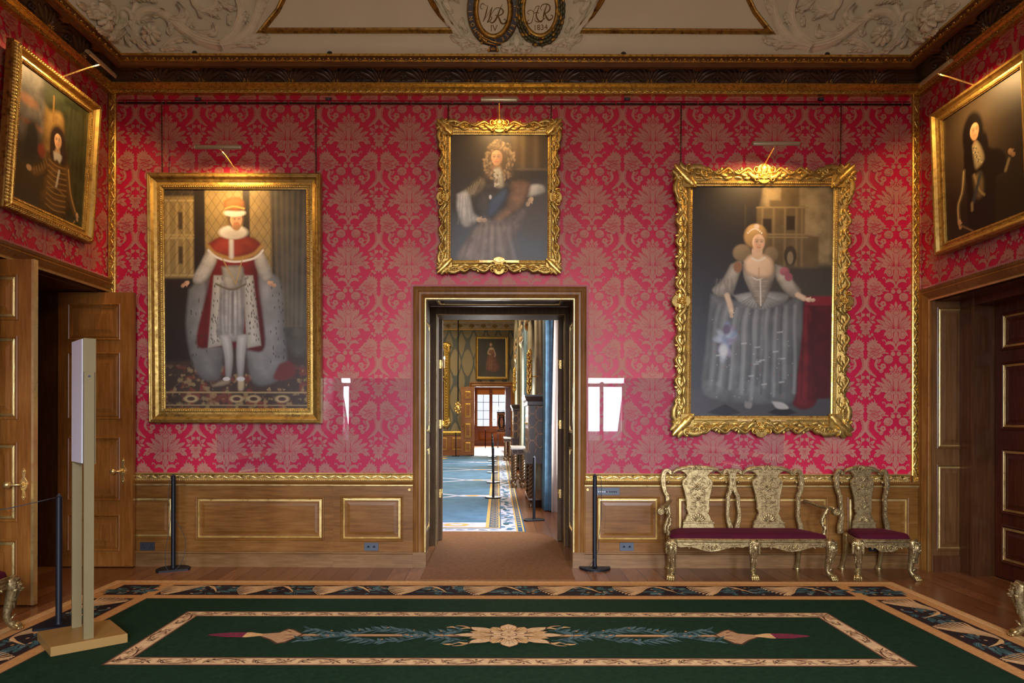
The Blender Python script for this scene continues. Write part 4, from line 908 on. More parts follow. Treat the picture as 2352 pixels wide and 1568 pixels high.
# --------------------------------------------------- carved and pierced frames
def rococo(parent, w_, h_, fw, fh, seed, crest=.08, big=1.0):
    bx, by = (fw-w_)/2, (fh-h_)/2; k = min(bx, by)*.90; b = MB(); rnd = random.Random(seed)
    prof = [(-.002, -.004), (0, .012), (k*.10, .016), (k*.14, .024), (k*.30, .026), (k*.36, .018), (k*.6, .026), (k*.82, .046), (k*.94, .040), (k, .028), (k, -.03)]
    sweep(b, TL0, rect(-w_/2, w_/2, -h_/2, h_/2), prof, True, [0, 1, 0, 0, 0, 0, 0, 1, 0, 0])
    m1 = 8
    for i in range(int(w_/.020)):
        for s in (-1, 1): dome(b, TL0, -w_/2+.01+i*.020, s*(h_/2+k*.2), .008, .008, .007, 0, .024, 1, 6, 2)
    for i in range(int(h_/.020)):
        for s in (-1, 1): dome(b, TL0, s*(w_/2+k*.2), -h_/2+.01+i*.020, .008, .008, .007, 0, .024, 1, 6, 2)
    r = b.build('picture_frame', ['gold_frame', 'gold_bright'], parent)
    # running scrolls along each side, mirrored about its middle
    for side in range(4):
        b = MB(); horiz = side < 2; L = (fw if horiz else fh)/2-k*1.1
        def T(u, v, h, side=side):
            if side == 0: return TL0(u, h_/2+v, h)
            if side == 1: return TL0(u, -h_/2-v, h)
            if side == 2: return TL0(-w_/2-v, u, h)
            return TL0(w_/2+v, u, h)
        o = bx if not horiz else by
        n = max(2, int(round(L/.24)))
        for s in (-1, 1):
            for i in range(n):
                a = .10*big+(L-.10*big)*i/n; c = .10*big+(L-.10*big)*(i+1)/n; mid = (a+c)/2; l = c-a
                ridge(b, T, catmull([(s*a, o*.72), (s*(a+l*.25), o*1.0), (s*mid, o*.86), (s*(a+l*.75), o*.66), (s*c, o*.82)], 14), [.011+.012*math.sin(PI*j/14) for j in range(15)], [.024]*15, .030, 0); acanthus(b, T, [(s*(a+l*.05), o*.50), (s*(a+l*.3), o*.42), (s*(a+l*.5), o*.52)], .018*big, .020, 3, .024, 0); acanthus(b, T, [(s*(a+l*.78), o*.86), (s*(a+l*.95), o*.74), (s*(a+l*1.08), o*.90)], .020*big, .024, 3, .026, 0)
                scroll(b, T, s*(a+l*.22), o*.78, .026*big, PI/2, .8*s, .008, .022, .028, 1, 10)
                acanthus(b, T, [(s*(a+l*.3), o*.55), (s*mid, o*.62), (s*(a+l*.8), o*.95)], .022*big, .026, 3, .028, 0)
                acanthus(b, T, [(s*(a+l*.5), o*.75), (s*(a+l*.6), o*.95), (s*(a+l*.55), o*1.08)], .016*big, .022, 2, .03, 1)
                acanthus(b, T, [(s*(a+l*.9), o*.5), (s*(a+l*.72), o*.48), (s*(a+l*.55), o*.42)], .014, .016, 2, .026, 1)
        # centre cartouche
        R = .075*big if side != 0 else .085*big
        slab(b, T, ell(0, o*.70, R*.95, o*.62, 18), .02, .040, 0, .006); shell(b, T, 0, o*.35, R*.9, .35, PI-.35, 7, .016, .04, 1)
        for s in (-1, 1):
            scroll(b, T, s*R*.85, o*.95, R*.42, -PI/2 if s > 0 else -PI/2, .95*s, R*.12, .026, .034, 1, 14); scroll(b, T, s*R*.8, o*.32, R*.36, PI/2, -.95*s, R*.10, .024, .034, 0, 12)
            acanthus(b, T, [(s*R*.5, o*.4), (s*R*1.2, o*.5), (s*R*1.9, o*.85)], R*.30, .030, 3, .032, 0)
        rosette(b, T, 0, o*.78, R*.42, 6, .014, .042, 1)
        if side == 0: acanthus(b, T, [(0, o*.7), (0, o*1.05), (0, o+crest)], R*.5, .034, 3, .034, 1)
        b.build('frame_carving', ['gold_frame', 'gold_bright'], r)
    for sx in (-1, 1):
        for sy in (-1, 1):
            b = MB(); cx, cy = sx*(fw/2-k*.52), sy*(fh/2-k*.52)
            T = lambda u, v, h, cx=cx, cy=cy, sx=sx, sy=sy: TL0(cx+sx*u, cy+sy*v, h)
            slab(b, T, [(-k*.8, -k*.8), (k*.5, -k*.8), (k*.62, k*.1), (k*.62, k*.62), (k*.1, k*.62), (-k*.8, k*.5)], .015, .042, 0, .008)
            acanthus(b, T, [(-k*.7, -k*.7), (0, 0), (k*.75, k*.75)], k*.34, .045, 4, .04, 1)
            for q in (0, 1):
                S = (lambda u, v: (u, v)) if q == 0 else (lambda u, v: (v, u))
                acanthus(b, T, [S(-k*.5, k*.2), S(k*.1, k*.55), S(k*.35, k*.9)], k*.26, .036, 3, .036, 0); acanthus(b, T, [S(-k*.1, k*.45), S(-k*.9, k*.62), S(-k*1.7, k*.35)], k*.24, .034, 4, .034, 0)
                Q = [S(*p) for p in spiral(k*.42, -k*.32, k*.36, k*.08, 0, .95, 14)]; ridge(b, T, Q, [k*.09*(1-.5*i/14) for i in range(15)], .030, .036, 1)
                p = S(k*.42, -k*.32); dome(b, T, p[0], p[1], k*.12, k*.12, .045, 0, .03, 1, 8); Q = [S(*p) for p in spiral(-k*1.35, k*.25, k*.34, k*.07, PI/2, -.9, 12)]; ridge(b, T, Q, k*.07, .026, .03, 1)
            b.build('corner_carving', ['gold_frame', 'gold_bright'], r)
    return r

# --------------------------------------------------- centre picture: half-length sitter with a long curled wig
cu, cv, fw, fh = pic(1010, 1283, 285, 622); ku, kv, cw, ch_ = pic(1035, 1258, 312, 597)
pt = thing('framed_portrait', 'portrait of a sitter in a long curled wig, above the centre doorway', 'painting', (ku, Yp, kv), (math.radians(2.0), 0, 0))
A = Art(230, 294, (.040, .031, .020))
A.poly([(.62, 0), (1, 0), (1, .34), (.62, .34)], (.085, .055, .022), .04, 0, smooth=False)
for x, c in ((.66, .10), (.74, .14), (.80, .07), (.87, .13), (.95, .06)): A.line([(x, 0), (x, .33)], .045, (c*1.1, c*.75, c*.32), .9, .8)
A.line([(.6, .345), (1, .35)], .02, (.12, .09, .05), .8)
A.poly([(0, .85), (1, .8), (1, 1.3), (0, 1.3)], (.060, .066, .074), .10, 0, smooth=False); A.poly([(.70, .55), (1, .50), (1, .98), (.74, .98)], (.07, .055, .045), .06, 0)
A.poly([(.28, .52), (.45, .44), (.66, .46), (.74, .58), (.72, .85), (.50, .92), (.26, .88)], (.045, .038, .032), .02, .2, tex=.6)          # dark coat
A.poly([(.30, .42), (.36, .45), (.35, .56), (.22, .64), (.10, .60), (.18, .52)], (.15, .115, .065), .012, .5, tex=.6)                     # embroidered shoulder
for k in range(6): A.line([(.31-.03*k, .455+.02*k), (.24-.015*k, .60+.005*k)], .008, (.30, .25, .15), .8, .7)
A.poly([(.07, .60), (.18, .58), (.24, .78), (.30, .84), (.22, .92), (.13, .92), (.07, .76)], (.44, .42, .37), .014, .45, tex=.3); A.folds(.09, .22, .62, .90, 5, (.22, .21, .19), .5, 3, .06)
A.poly([(.76, .56), (.84, .50), (.95, .51), (.97, .58), (.86, .62), (.77, .63)], (.42, .40, .34), .012, .4, tex=.4)
A.poly([(.62, .46), (.80, .48), (.80, .62), (.70, .78), (.50, .96), (.44, .86), (.58, .70)], (.19, .105, .055), .02, .4, tex=.5)           # brown drapery
A.poly([(.34, .84), (.52, .86), (.76, .74), (.72, .95), (.60, 1.10), (.62, 1.28), (.08, 1.28), (.20, 1.02)], (.185, .140, .115), .02, .4, tex=.5)
A.folds(.20, .66, .90, 1.26, 8, (.09, .068, .058), .6, 5, .20); A.folds(.24, .62, .95, 1.26, 5, (.30, .24, .20), .35, 8, .2)
A.poly([(.40, .66), (.56, .54), (.58, .62), (.46, .80), (.38, .82)], (.050, .070, .115), .015, .3)                                          # blue sash
A.ell(.41, .63, .014, .022, (.5, .5, .5), .5)
r2 = np.random.RandomState(4)
A.poly([(.40, .10), (.50, .06), (.60, .12), (.66, .30), (.66, .44), (.58, .46), (.36, .46), (.34, .30)], (.105, .072, .038), .03, .3)
for k in range(150):                                                                                                                   # curls of the wig
    a = r2.uniform(0, 2*PI); rr = r2.uniform(.6, 1.05); x, y = .50+.15*rr*math.cos(a), .27+.20*rr*math.sin(a)
    if abs(x-.49) < .055 and .14 < y < .34: continue
    q = r2.uniform(.6, 1.7); A.ell(x, y, .022, .014, (.17*q, .12*q, .065*q), .6, .5, r2.uniform(0, 3))
A.ell(.475, .345, .05, .05, (.26, .15, .08), .5); A.face(.475, .235, .080, (.48, .29, .16), (.25, .16, .08), -.25)
A.poly([(.44, .34), (.52, .34), (.55, .52), (.46, .52)], (.38, .35, .26), .012, .3)
for k in range(26): A.ell(.465+r2.uniform(-.02, .07), .36+.16*r2.rand(), .010, .012, (.5, .47, .37) if k % 2 else (.2, .17, .11), .5)
A.hand(.82, .66, .035, 2.2, (.48, .33, .20)); A.hand(.30, .86, .036, .1, (.48, .34, .22))
canvas(pt, A, cw+.006, ch_+.006); rococo(pt, cw, ch_, fw, fh, 5, .03, 1.0)
b = MB(); T = TL0; tbox(b, T, -.21, .21, -ch_/2-.030, -ch_/2-.006, .03, .045)
slab(b, T, ell(0, -ch_/2+.0, .062, .03, 18), .03, .05, 0, .004); b.build('name_plate', 'brass_dark', pt)
lu, lz = PX(1145, 6.60), ZY(1145, 230, 6.60)
lamp(pt, lu-ku, lz-kv, Yp-6.60, 84/F*6.60, 0.0, fh/2+.02); lamp_light((lu, 6.61, lz-.03), (lu, 6.98, 4.05), .34, 5.5)
chains(pt, (PX(1029, Yp)-ku, PX(1264, Yp)-ku), fh/2-.02, ZY(1140, 240, Yp)-kv, -.005)

# --------------------------------------------------- right picture: standing lady in a silver gown
cu, cv, fw, fh = pic(1555, 1950, 392, 993); ku, kv, cw, ch_ = pic(1588, 1910, 430, 955)
pt = thing('framed_portrait', 'tall portrait of a lady in a wide silver gown, carved gilt frame', 'painting', (ku, Yp, kv), (math.radians(1.2), 0, 0))
A = Art(290, 472, (.020, .016, .012)); A.grad(0, 1.4, (.016, .013, .010), (.030, .034, .042), .9)
A.poly([(.50, 0), (1, 0), (1, .56), (.50, .56)], (.175, .135, .070), .03, 0, smooth=False, tex=.5)                                        # evening sky
A.poly([(.46, .15), (.55, .15), (.55, .10), (.63, .10), (.63, .0), (.76, .0), (.76, .14), (.80, .14), (.80, .34), (.90, .36), (.90, .58), (.46, .58)], (.085, .062, .030), .008, 0, smooth=False, tex=.3)
for x in (.50, .58, .66, .74, .78): A.line([(x, .16), (x, .56)], .016, (.15, .11, .055), .7, .8)
for y in (.15, .34, .36): A.line([(.46, y), (.82, y)], .012, (.16, .12, .06), .6)
for x, y in ((.535, .28), (.70, .26)): A.poly([(x-.03, y-.05), (x+.03, y-.05), (x+.03, y+.05), (x-.03, y+.05)], (.022, .016, .010), .006, 0, smooth=False)
A.ell(.70, .49, .045, .07, (.035, .026, .016), .2); A.ell(.70, .505, .022, .045, (.16, .13, .08), .3)
A.poly([(.36, .0), (.49, .0), (.47, .14), (.40, .16), (.36, .5)], (.020, .015, .011), .01, 0); A.line([(.38, .14), (.38, .5)], .012, (.035, .028, .02), .7)
A.poly([(.5, .58), (1, .58), (1, .80), (.5, .80)], (.040, .035, .028), .02, 0, smooth=False)
A.poly([(0, 1.44), (1, 1.46), (1, 1.63), (0, 1.63)], (.045, .042, .045), .02, 0, smooth=False); A.poly([(.12, 1.60), (.25, 1.54), (.36, 1.60), (.25, 1.63)], (.012, .012, .014), .006, 0, smooth=False); A.poly([(.55, 1.60), (.66, 1.55), (.76, 1.60), (.66, 1.63)], (.012, .012, .014), .006, 0, smooth=False)
A.poly([(.80, .79), (1, .79), (1, 1.5), (.80, 1.5)], (.050, .006, .008), .008, 0, smooth=False, tex=.5); A.poly([(.80, .775), (1, .775), (1, .84), (.81, .84)], (.14, .013, .018), .006, 0, smooth=False)
A.poly([(.80, .84), (.86, .86), (.84, 1.1), (.90, 1.52), (.73, 1.54), (.77, 1.2)], (.14, .012, .016), .010, .3, tex=.6); A.folds(.75, .88, .9, 1.5, 4, (.04, .004, .006), .6, 3, .04)
sil = (.120, .126, .126)
A.poly([(.14, .76), (.30, .80), (.50, .84), (.70, .80), (.78, .78), (.79, 1.0), (.76, 1.3), (.73, 1.52), (.55, 1.54), (.36, 1.54), (.16, 1.50), (.08, 1.42), (.11, 1.1)], sil, .010, .30, (-.2, -.5), tex=.35)      # wide skirt
rf = np.random.RandomState(12)
for k in range(26):
    t = min(max((k+rf.uniform(-.45, .45))/25, .02), .98); xa, xb = .17+.58*t, .11+.64*t; y0_ = .84+.03*math.sin(PI*t); q = rf.rand()
    A.line([(xa, y0_), ((xa+xb)/2+rf.uniform(-.006, .006), .98), ((xa*.4+xb*.6)+rf.uniform(-.008, .008), 1.2), (xb, rf.uniform(1.35, 1.52))], .014+.020*rf.rand(), ((.030, .034, .040), (.235, .245, .24), (.055, .06, .066))[k % 3], .95, .30+.35*q, 10)
r3 = np.random.RandomState(8)
for k in range(60): x, y = .15+.58*r3.rand(), .9+.6*r3.rand(); A.ell(x, y, .0036, .0036, (.26, .05, .04) if k % 3 == 0 else (.30, .30, .29), .9, al=.8)
for k in range(14): x, y = .18+.54*r3.rand(), 1.0+.45*r3.rand(); A.line([(x-.014, y+.003), (x+.016, y)], .009, (.42, .43, .42), .95, .55)
A.poly([(.30, .77), (.48, .74), (.68, .76), (.66, .82), (.50, .87), (.36, .83)], (.25, .25, .235), .008, .3, tex=.3)                     # pleated frill
for k in range(13): t = k/12; A.line([(.48+(t-.5)*.06, .77), (.34+.32*t, .83+.035*math.sin(PI*t))], .008, (.10, .10, .10), .7, .6)
A.poly([(.36, .55), (.60, .55), (.585, .66), (.53, .80), (.49, .86), (.45, .80), (.38, .66)], (.21, .185, .15), .006, .3, tex=.5)         # pointed bodice
for k in range(7): A.line([(.40+.01*k, .60+.035*k), (.56-.008*k, .60+.035*k)], .005, (.33, .25, .17), .6, .6)
A.line([(.40, .60), (.47, .66), (.575, .60)], .008, (.5, .46, .4), .5); A.line([(.49, .66), (.495, .84)], .010, (.45, .42, .36), .6)
A.poly([(.28, .55), (.36, .53), (.33, .66), (.28, .78), (.20, .78), (.15, .73), (.22, .66)], (.27, .245, .20), .008, .4, tex=.5); A.folds(.17, .30, .66, .77, 5, (.12, .11, .10), .6, 3, .05)
A.poly([(.60, .55), (.67, .58), (.72, .66), (.78, .74), (.73, .79), (.66, .74), (.60, .64)], (.27, .245, .20), .008, .3, tex=.5)
A.ell(.33, .57, .03, .04, (.20, .10, .05), .4); A.ell(.66, .60, .035, .03, (.26, .09, .11), .4, .3); A.ell(.69, .64, .028, .03, (.22, .07, .09), .4)
A.ell(.36, .47, .066, .060, (.18, .135, .075), .25, .3); A.ell(.565, .48, .050, .054, (.155, .115, .065), .25, .3)                           # fan collar
A.poly([(.37, .53), (.42, .48), (.52, .48), (.58, .53), (.575, .63), (.48, .65), (.39, .61)], (.50, .37, .25), .008, .2); A.line([(.48, .58), (.48, .64)], .012, (.30, .2, .13), .8, .6)
A.ell(.465, .46, .038, .06, (.46, .33, .22), .2); A.line([(.43, .51), (.475, .525), (.52, .505)], .014, (.55, .5, .43), .5)
A.ell(.455, .355, .082, .085, (.30, .19, .075), .25, .5); A.ell(.455, .315, .060, .045, (.38, .25, .10), .4, .4); A.face(.475, .40, .064, (.52, .36, .24), (.3, .2, .1), .3)
for k in range(9): A.ell(.40+.012*k, .33-.03*math.sin(PI*k/8), .006, .006, (.6, .55, .45), .5)
A.ell(.46, .285, .018, .018, (.5, .42, .35), .4)
A.line([(.255, .77), (.275, .83), (.285, .87)], .036, (.48, .35, .24), .4); A.hand(.285, .885, .022, 1.5, (.50, .37, .26)); A.line([(.755, .765), (.80, .79)], .036, (.48, .35, .24), .4); A.hand(.835, .80, .022, .1, (.50, .37, .26))
for k in range(40):                                                                                                                    # feather fan
    a = r3.uniform(0, 2*PI); q = r3.rand(); A.ell(.245+.07*q*math.cos(a), 1.10+.12*q*math.sin(a), .035, .020, ((.15, .21, .30), (.30, .33, .38), (.20, .16, .24))[k % 3], .8, .2, a, .7)
A.ell(.235, 1.16, .03, .045, (.42, .43, .43), .7); A.ell(.255, 1.01, .028, .035, (.10, .08, .12), .6)
A.poly([(.39, 1.52), (.44, 1.53), (.43, 1.57), (.39, 1.56)], (.16, .15, .14), .006, 0); A.poly([(.58, 1.52), (.66, 1.53), (.70, 1.57), (.62, 1.57)], (.30, .29, .27), .006, 0)
canvas(pt, A, cw+.006, ch_+.006); rococo(pt, cw, ch_, fw, fh, 9, .05, 1.15)
for a_, c_ in ((-.26, -.10), (.08, .26)): b = MB(); tbox(b, TL0, a_, c_, -ch_/2-.055, -ch_/2-.035, .03, .042); b.build('name_plate', 'brass', pt)
lu, lz = PX(1777.5, 6.62), ZY(1777, 332, 6.62)
lamp(pt, lu-ku, lz-kv, Yp-6.62, 109/F*6.62, PX(1752, 6.95)-ku, fh/2+.04); lamp_light((lu, 6.63, lz-.03), (lu-.05, 6.98, 3.4), .42, 13)
chains(pt, (PX(1560, Yp)-ku, PX(1925, Yp)-ku), fh/2-.04, ZY(1740, 240, Yp)-kv, -.005)

# --------------------------------------------------- picture on the left wall: youth in armour, gadrooned frame
fw, fh = 1.19, 1.40; cw, ch_ = .93, 1.155
pt = thing('framed_portrait', 'portrait of a youth in bronze armour, rope edged frame, on the left wall', 'painting', (-4.128, 6.055, 4.065), (math.radians(3.6), 0, PI/2))
A = Art(190, 236, (.028, .022, .014))
A.poly([(0, 0), (.42, 0), (.36, .55), (0, .62)], (.085, .080, .075), .06, 0, tex=.7); A.ell(.12, .30, .12, .05, (.30, .13, .06), .9, al=.7); A.ell(.2, .5, .14, .03, (.28, .10, .05), .9, al=.6)
A.poly([(.12, .5), (.22, .44), (.30, .58), (.26, .8), (.10, .8)], (.012, .014, .012), .04, 0)
A.poly([(.34, .22), (.62, .18), (.62, .72), (.38, .76), (.34, .6)], (.17, .105, .032), .03, .3, tex=.3)
A.poly([(.30, 0), (1, 0), (1, 1.24), (.70, 1.24), (.66, .4), (.58, .22), (.40, .26), (.30, .16)], (.020, .024, .010), .03, 0, tex=.7); A.folds(.66, .98, .1, 1.0, 5, (.040, .042, .018), .6, 4, .08); A.line([(.46, .10), (.47, .34)], .02, (.16, .09, .02), .7)
A.ell(.34, .68, .05, .06, (.14, .03, .02), .7)
A.poly([(.40, .66), (.56, .62), (.72, .66), (.78, .84), (.74, 1.24), (.36, 1.24), (.38, .94), (.42, .80)], (.065, .036, .013), .02, .5, tex=.7)
A.poly([(.42, .70), (.44, .84), (.30, .96), (.20, .93), (.24, .86), (.34, .82)], (.085, .048, .018), .015, .5, tex=.6)
for k in range(9): A.line([(.44, .72+.055*k), (.56, .745+.055*k), (.72, .72+.055*k)], .012, (.30, .17, .05), .8, .6)
for k in range(6): A.line([(.40-.03*k, .74+.028*k), (.44-.035*k, .80+.026*k)], .008, (.28, .16, .05), .7, .6)
A.line([(.72, .72), (.78, .94), (.88, 1.12)], .06, (.085, .048, .018), .6); A.line([(.735, .72), (.79, .94), (.88, 1.10)], .016, (.36, .22, .07), .8, .8)
A.line([(.60, .78), (.57, .95)], .024, (.46, .42, .35), .8, .8); A.line([(.44, 1.0), (.58, .96), (.70, 1.0)], .014, (.15, .09, .04), .6)
A.ell(.19, .90, .035, .028, (.35, .22, .12), .4); A.hand(.91, 1.13, .03, 1.4, (.40, .25, .14)); A.line([(.88, 1.2), (.85, 1.24)], .02, (.2, .12, .05), .5)
A.ell(.555, .52, .115, .17, (.018, .012, .009), .3); A.ell(.50, .62, .05, .09, (.020, .013, .010), .5); A.ell(.65, .62, .055, .10, (.020, .013, .010), .5)
A.ell(.56, .62, .04, .06, (.30, .19, .11), .5); A.face(.555, .50, .075, (.46, .29, .16), (.12, .07, .04), -.2); A.poly([(.50, .62), (.62, .62), (.60, .70), (.56, .68), (.52, .70)], (.33, .31, .27), .012, 0)
canvas(pt, A, cw+.006, ch_+.006)
b, k = straight_frame(pt, cw, ch_, fw-.05, fh-.05)
frm_b = b
b = MB(); W2, H2 = fw/2-.03, fh/2-.03                  # slanting gadroons round the edge
def gad(x, y, dx, dy):
    t = math.atan2(dy, dx)+.75; c, s = math.cos(t), math.sin(t); dome(b, TL0, x, y, .040, .015, .034, t, .030, 0, 8, 3)
for i in range(38):
    u = -W2+2*W2*(i+.5)/38; gad(u, H2, 1, 0); gad(u, -H2, 1, 0)
for i in range(46):
    v = -H2+2*H2*(i+.5)/46; gad(W2, v, 0, 1); gad(-W2, v, 0, 1)
sweep(b, TL0, rect(-W2, W2, -H2, H2), [(-.035, .028), (-.03, .034), (.03, .034), (.034, .02), (.034, -.03)], True, 1)
gad_b = b
b = frm_b
for i in range(52):
    for s in (-1, 1): dome(b, TL0, -cw/2+cw*(i+.5)/52, s*(ch_/2+.02), .008, .007, .008, 0, .022, 0, 6, 2)
for i in range(64):
    for s in (-1, 1): dome(b, TL0, s*(cw/2+.02), -ch_/2+ch_*(i+.5)/64, .007, .008, .008, 0, .022, 0, 6, 2)
frm = b.build('picture_frame', ['gold_frame', 'gold_bright'], pt); gad_b.build('gadrooned_edge', ['gold_bright', 'gold_old'], frm)
lamp(pt, 0.0, .83, .39, .42, .0, fh/2-.01)
lamp_light((-3.72, 6.05, 4.87), (-4.15, 6.10, 3.9), .38, 16, 1)

# --------------------------------------------------- picture on the right wall: dark portrait of a man with a lace cravat
pt = thing('framed_portrait', 'very dark portrait of a man with lace cravat, on the right wall', 'painting', (4.470, 6.045, 3.98), (math.radians(2.2), 0, -PI/2))
cw, ch_ = .985, 1.215; fw, fh = 1.205, 1.435
A = Art(196, 242, (.014, .010, .006)); A.ell(.40, .34, .42, .42, (.050, .033, .017), .95); A.ell(.85, .12, .3, .16, (.07, .058, .038), .9, al=.6)
A.poly([(.30, .55), (.44, .46), (.62, .54), (.66, .80), (.60, 1.23), (.34, 1.23), (.30, .9)], (.006, .0045, .004), .02, .2)
A.poly([(.24, .62), (.32, .52), (.44, .50), (.62, .54), (.76, .62), (.80, .80), (.66, .84), (.62, 1.23), (.34, 1.23), (.36, .84)], (.0055, .0042, .0036), .015, 0)
A.ell(.40, .32, .135, .21, (.0045, .003, .0022), .25); A.ell(.34, .50, .07, .12, (.0045, .003, .0022), .4); A.ell(.53, .48, .06, .13, (.0045, .003, .0022), .4); A.ell(.43, .44, .035, .05, (.28, .16, .09), .6); A.face(.425, .30, .082, (.46, .27, .14), (.12, .07, .04), .45)
A.poly([(.39, .42), (.47, .42), (.54, .60), (.43, .66), (.40, .55)], (.26, .21, .11), .014, .3)
for k in range(22): A.ell(.41+.01*k*.35+.02*math.sin(k), .45+.008*k, .012, .010, (.36, .30, .17) if k % 2 else (.10, .08, .05), .6)
A.poly([(.38, .70), (.50, .72), (.52, .92), (.42, .93)], (.10, .068, .030), .02, .5, tex=.6); A.line([(.40, .70), (.46, .86), (.52, .93)], .02, (.28, .20, .09), .8, .8); A.line([(.38, .95), (.48, .72)], .04, (.03, .035, .04), .7)
A.line([(.27, .62), (.24, .80), (.18, .92), (.18, 1.06)], .034, (.16, .11, .045), .8); A.line([(.265, .62), (.235, .80), (.175, .92), (.172, 1.06)], .010, (.45, .34, .16), .8)
A.hand(.185, 1.09, .034, 1.4, (.40, .23, .12)); A.line([(.20, 1.12), (.36, 1.22)], .016, (.14, .085, .035), .6); A.hand(.84, .66, .034, .9, (.30, .18, .09)); A.line([(.78, .80), (.82, .72)], .03, (.20, .15, .07), .7); A.line([(.36, .96), (.36, 1.02)], .03, (.20, .15, .07), .7)
canvas(pt, A, cw+.006, ch_+.006); b, k = straight_frame(pt, cw, ch_, fw, fh)
for i in range(60):
    for s in (-1, 1): dome(b, TL0, -fw/2+fw*(i+.5)/60, s*(fh/2-.012), .009, .008, .010, 0, .050, 1, 6, 2)
for i in range(72):
    for s in (-1, 1): dome(b, TL0, s*(fw/2-.012), -fh/2+fh*(i+.5)/72, .008, .009, .010, 0, .050, 1, 6, 2)
b.build('picture_frame', ['gold_frame', 'gold_bright'], pt)
lamp(pt, .03, .82, .41, .40, .0, fh/2-.01); lamp_light((4.05, 6.02, 4.77), (4.5, 6.08, 3.8), .36, 16, 1)
# ================================================================== CARPETS
RC = .065; RX, RZ = 3.79, .008
RY1 = 6.385                                            # far edge; the carpet runs on under the viewer
RY0 = .4
b = MB(); TR = TF(RZ)
MT = ['green', 'ochre', 'ochre2', 'cream', 'tan', 'umber', 'night', 'teal', 'sage', 'wine']
G_, O_, O2_, CR_, TA_, UM_, NI_, TE_, SA_, WI_ = range(10)
b.box(RC-RX, RC+RX, RY0, RY1, 0, RZ, O_)
def rr(d, mi, h):
    x0, x1, y0, y1 = RC-RX+d, RC+RX-d, RY0+d, RY1-d
    poly(b, TR, rect(x0, x1, y0, y1), h, mi)
rr(.018, O2_, .0004); rr(.085, O_, .0008); rr(.635, UM_, .0012); rr(.645, G_, .0016)
# wavy outer line
for side in range(4):
    L = (2*RX if side < 2 else RY1-RY0)-.12; n = int(L/.075)
    for i in range(n):
        t = .06+L*(i+.5)/n
        if side == 0: f_ = lambda u, v: (RC-RX+t+u, RY1-.05-v)
        elif side == 1: continue
        elif side == 2: f_ = lambda u, v: (RC-RX+.05+v, RY0+t+u)
        else: f_ = lambda u, v: (RC+RX-.05-v, RY0+t+u)
        poly(b, TR, [f_(*p) for p in strokepoly([(-.038, .006), (-.015, -.010), (.012, .008), (.036, -.004)], [.004, .009, .008, .003], 6)], .0012, TA_)
def acleaf(f_, u, v, s, rot, fl, h, cols=(CR_, O2_, TA_, UM_)):   # woven acanthus plume: strands fanning from one root
    c, n = math.cos(rot), math.sin(rot)
    q = lambda p: f_(u+(p[0]*c-p[1]*n*fl)*s, v+(p[0]*n+p[1]*c*fl)*s)
    for k in range(10):
        t = k/9; tip = (.0+.46*max(0, t-.25)**1.2, -.34+.74*min(1, t*1.25)); P_ = [(1.02-.20*t, -.34+.05*t), (.70-.06*t, -.37+.34*t), (.34+.16*t, -.30+.50*t), tip, (tip[0]-.06+.10*t, min(.43, tip[1]+.09))]
        poly(b, TR, [q(p) for p in strokepoly(P_, [.03, .075, .085, .06, .01], 12)], h+.00004*k, UM_); poly(b, TR, [q(p) for p in strokepoly(P_, [.02, .052, .062, .042, .006], 12)], h+.0005+.00004*k, cols[0] if k % 3 else cols[1])
        poly(b, TR, [q((p[0], p[1]-.018)) for p in strokepoly(P_[:4], [.006, .016, .014, .004], 8)], h+.0010+.00004*k, cols[2])
    for k in range(4):
        P_ = [(1.0, -.32), (1.12+.03*k, -.25+.05*k), (1.20+.06*k, -.10+.10*k)]; poly(b, TR, [q(p) for p in strokepoly(P_, [.05, .06, .012], 8)], h+.0005+.00004*k, cols[k % 2])
def bunch(f_, u, v, R, h, seed):                     # blue-green oak leaves and acorns
    r = random.Random(seed)
    for i in range(34):
        a = r.uniform(0, 2*PI); q = R*math.sqrt(r.uniform(.0, .8)); x, y = u+q*1.35*math.cos(a), v+q*.75*math.sin(a); L = R*r.uniform(.40, .70); an = a+r.uniform(-.9, .9)
        t = (x+L*math.cos(an)*1.1, min(max(y+L*math.sin(an)*.7, v-R*.98), v+R*.98))
        poly(b, TR, [f_(*p) for p in leafpoly((x, y), t, L*.50, 3)], h+.00004*i, (TE_, SA_, TE_, NI_)[i % 4]); poly(b, TR, [f_(*p) for p in strokepoly([(x, y), t], [L*.07, L*.02], 2)], h+.0003+.00004*i, SA_ if i % 4 != 1 else TE_)
    for i in range(7): x, y = u+R*r.uniform(-1.1, 1.1), v+R*r.uniform(-.8, .8); poly(b, TR, [f_(*p) for p in ell(x, y, R*.09, R*.07, 8)], h+.0021, TA_ if i % 2 else O_)
# floral border: dark panels between ochre lines
B0, B1 = .19, .52                                     # border panel, measured in from the edge
def border(f_, L, far):
    poly(b, TR, [f_(*p) for p in rect(0, L, B0-.012, B1+.012)], .0016, UM_); poly(b, TR, [f_(*p) for p in rect(.012, L-.012, B0, B1)], .0020, NI_)
    n = max(1, int(round(L/.68))); st = L/n; vm = (B0+B1)/2
    for i in range(n):
        u = st*i+st*.5; bunch(f_, u+st*.16, vm, .165, .0024, i)
        acleaf(f_, u-st*.52, vm, .385, .0, 1, .0040)
dW = B1+.012+.11
x0, x1 = RC-RX+dW, RC+RX-dW
border(lambda u, v: (x0+u, RY1-v), x1-x0, 1)
border(lambda u, v: (RC-RX+v, RY1-dW-u), RY1-RY0-2*dW, 0); border(lambda u, v: (RC+RX-v, RY1-dW-u), RY1-RY0-2*dW, 0); border(lambda u, v: (x0+u, RY0+v), x1-x0, 0)
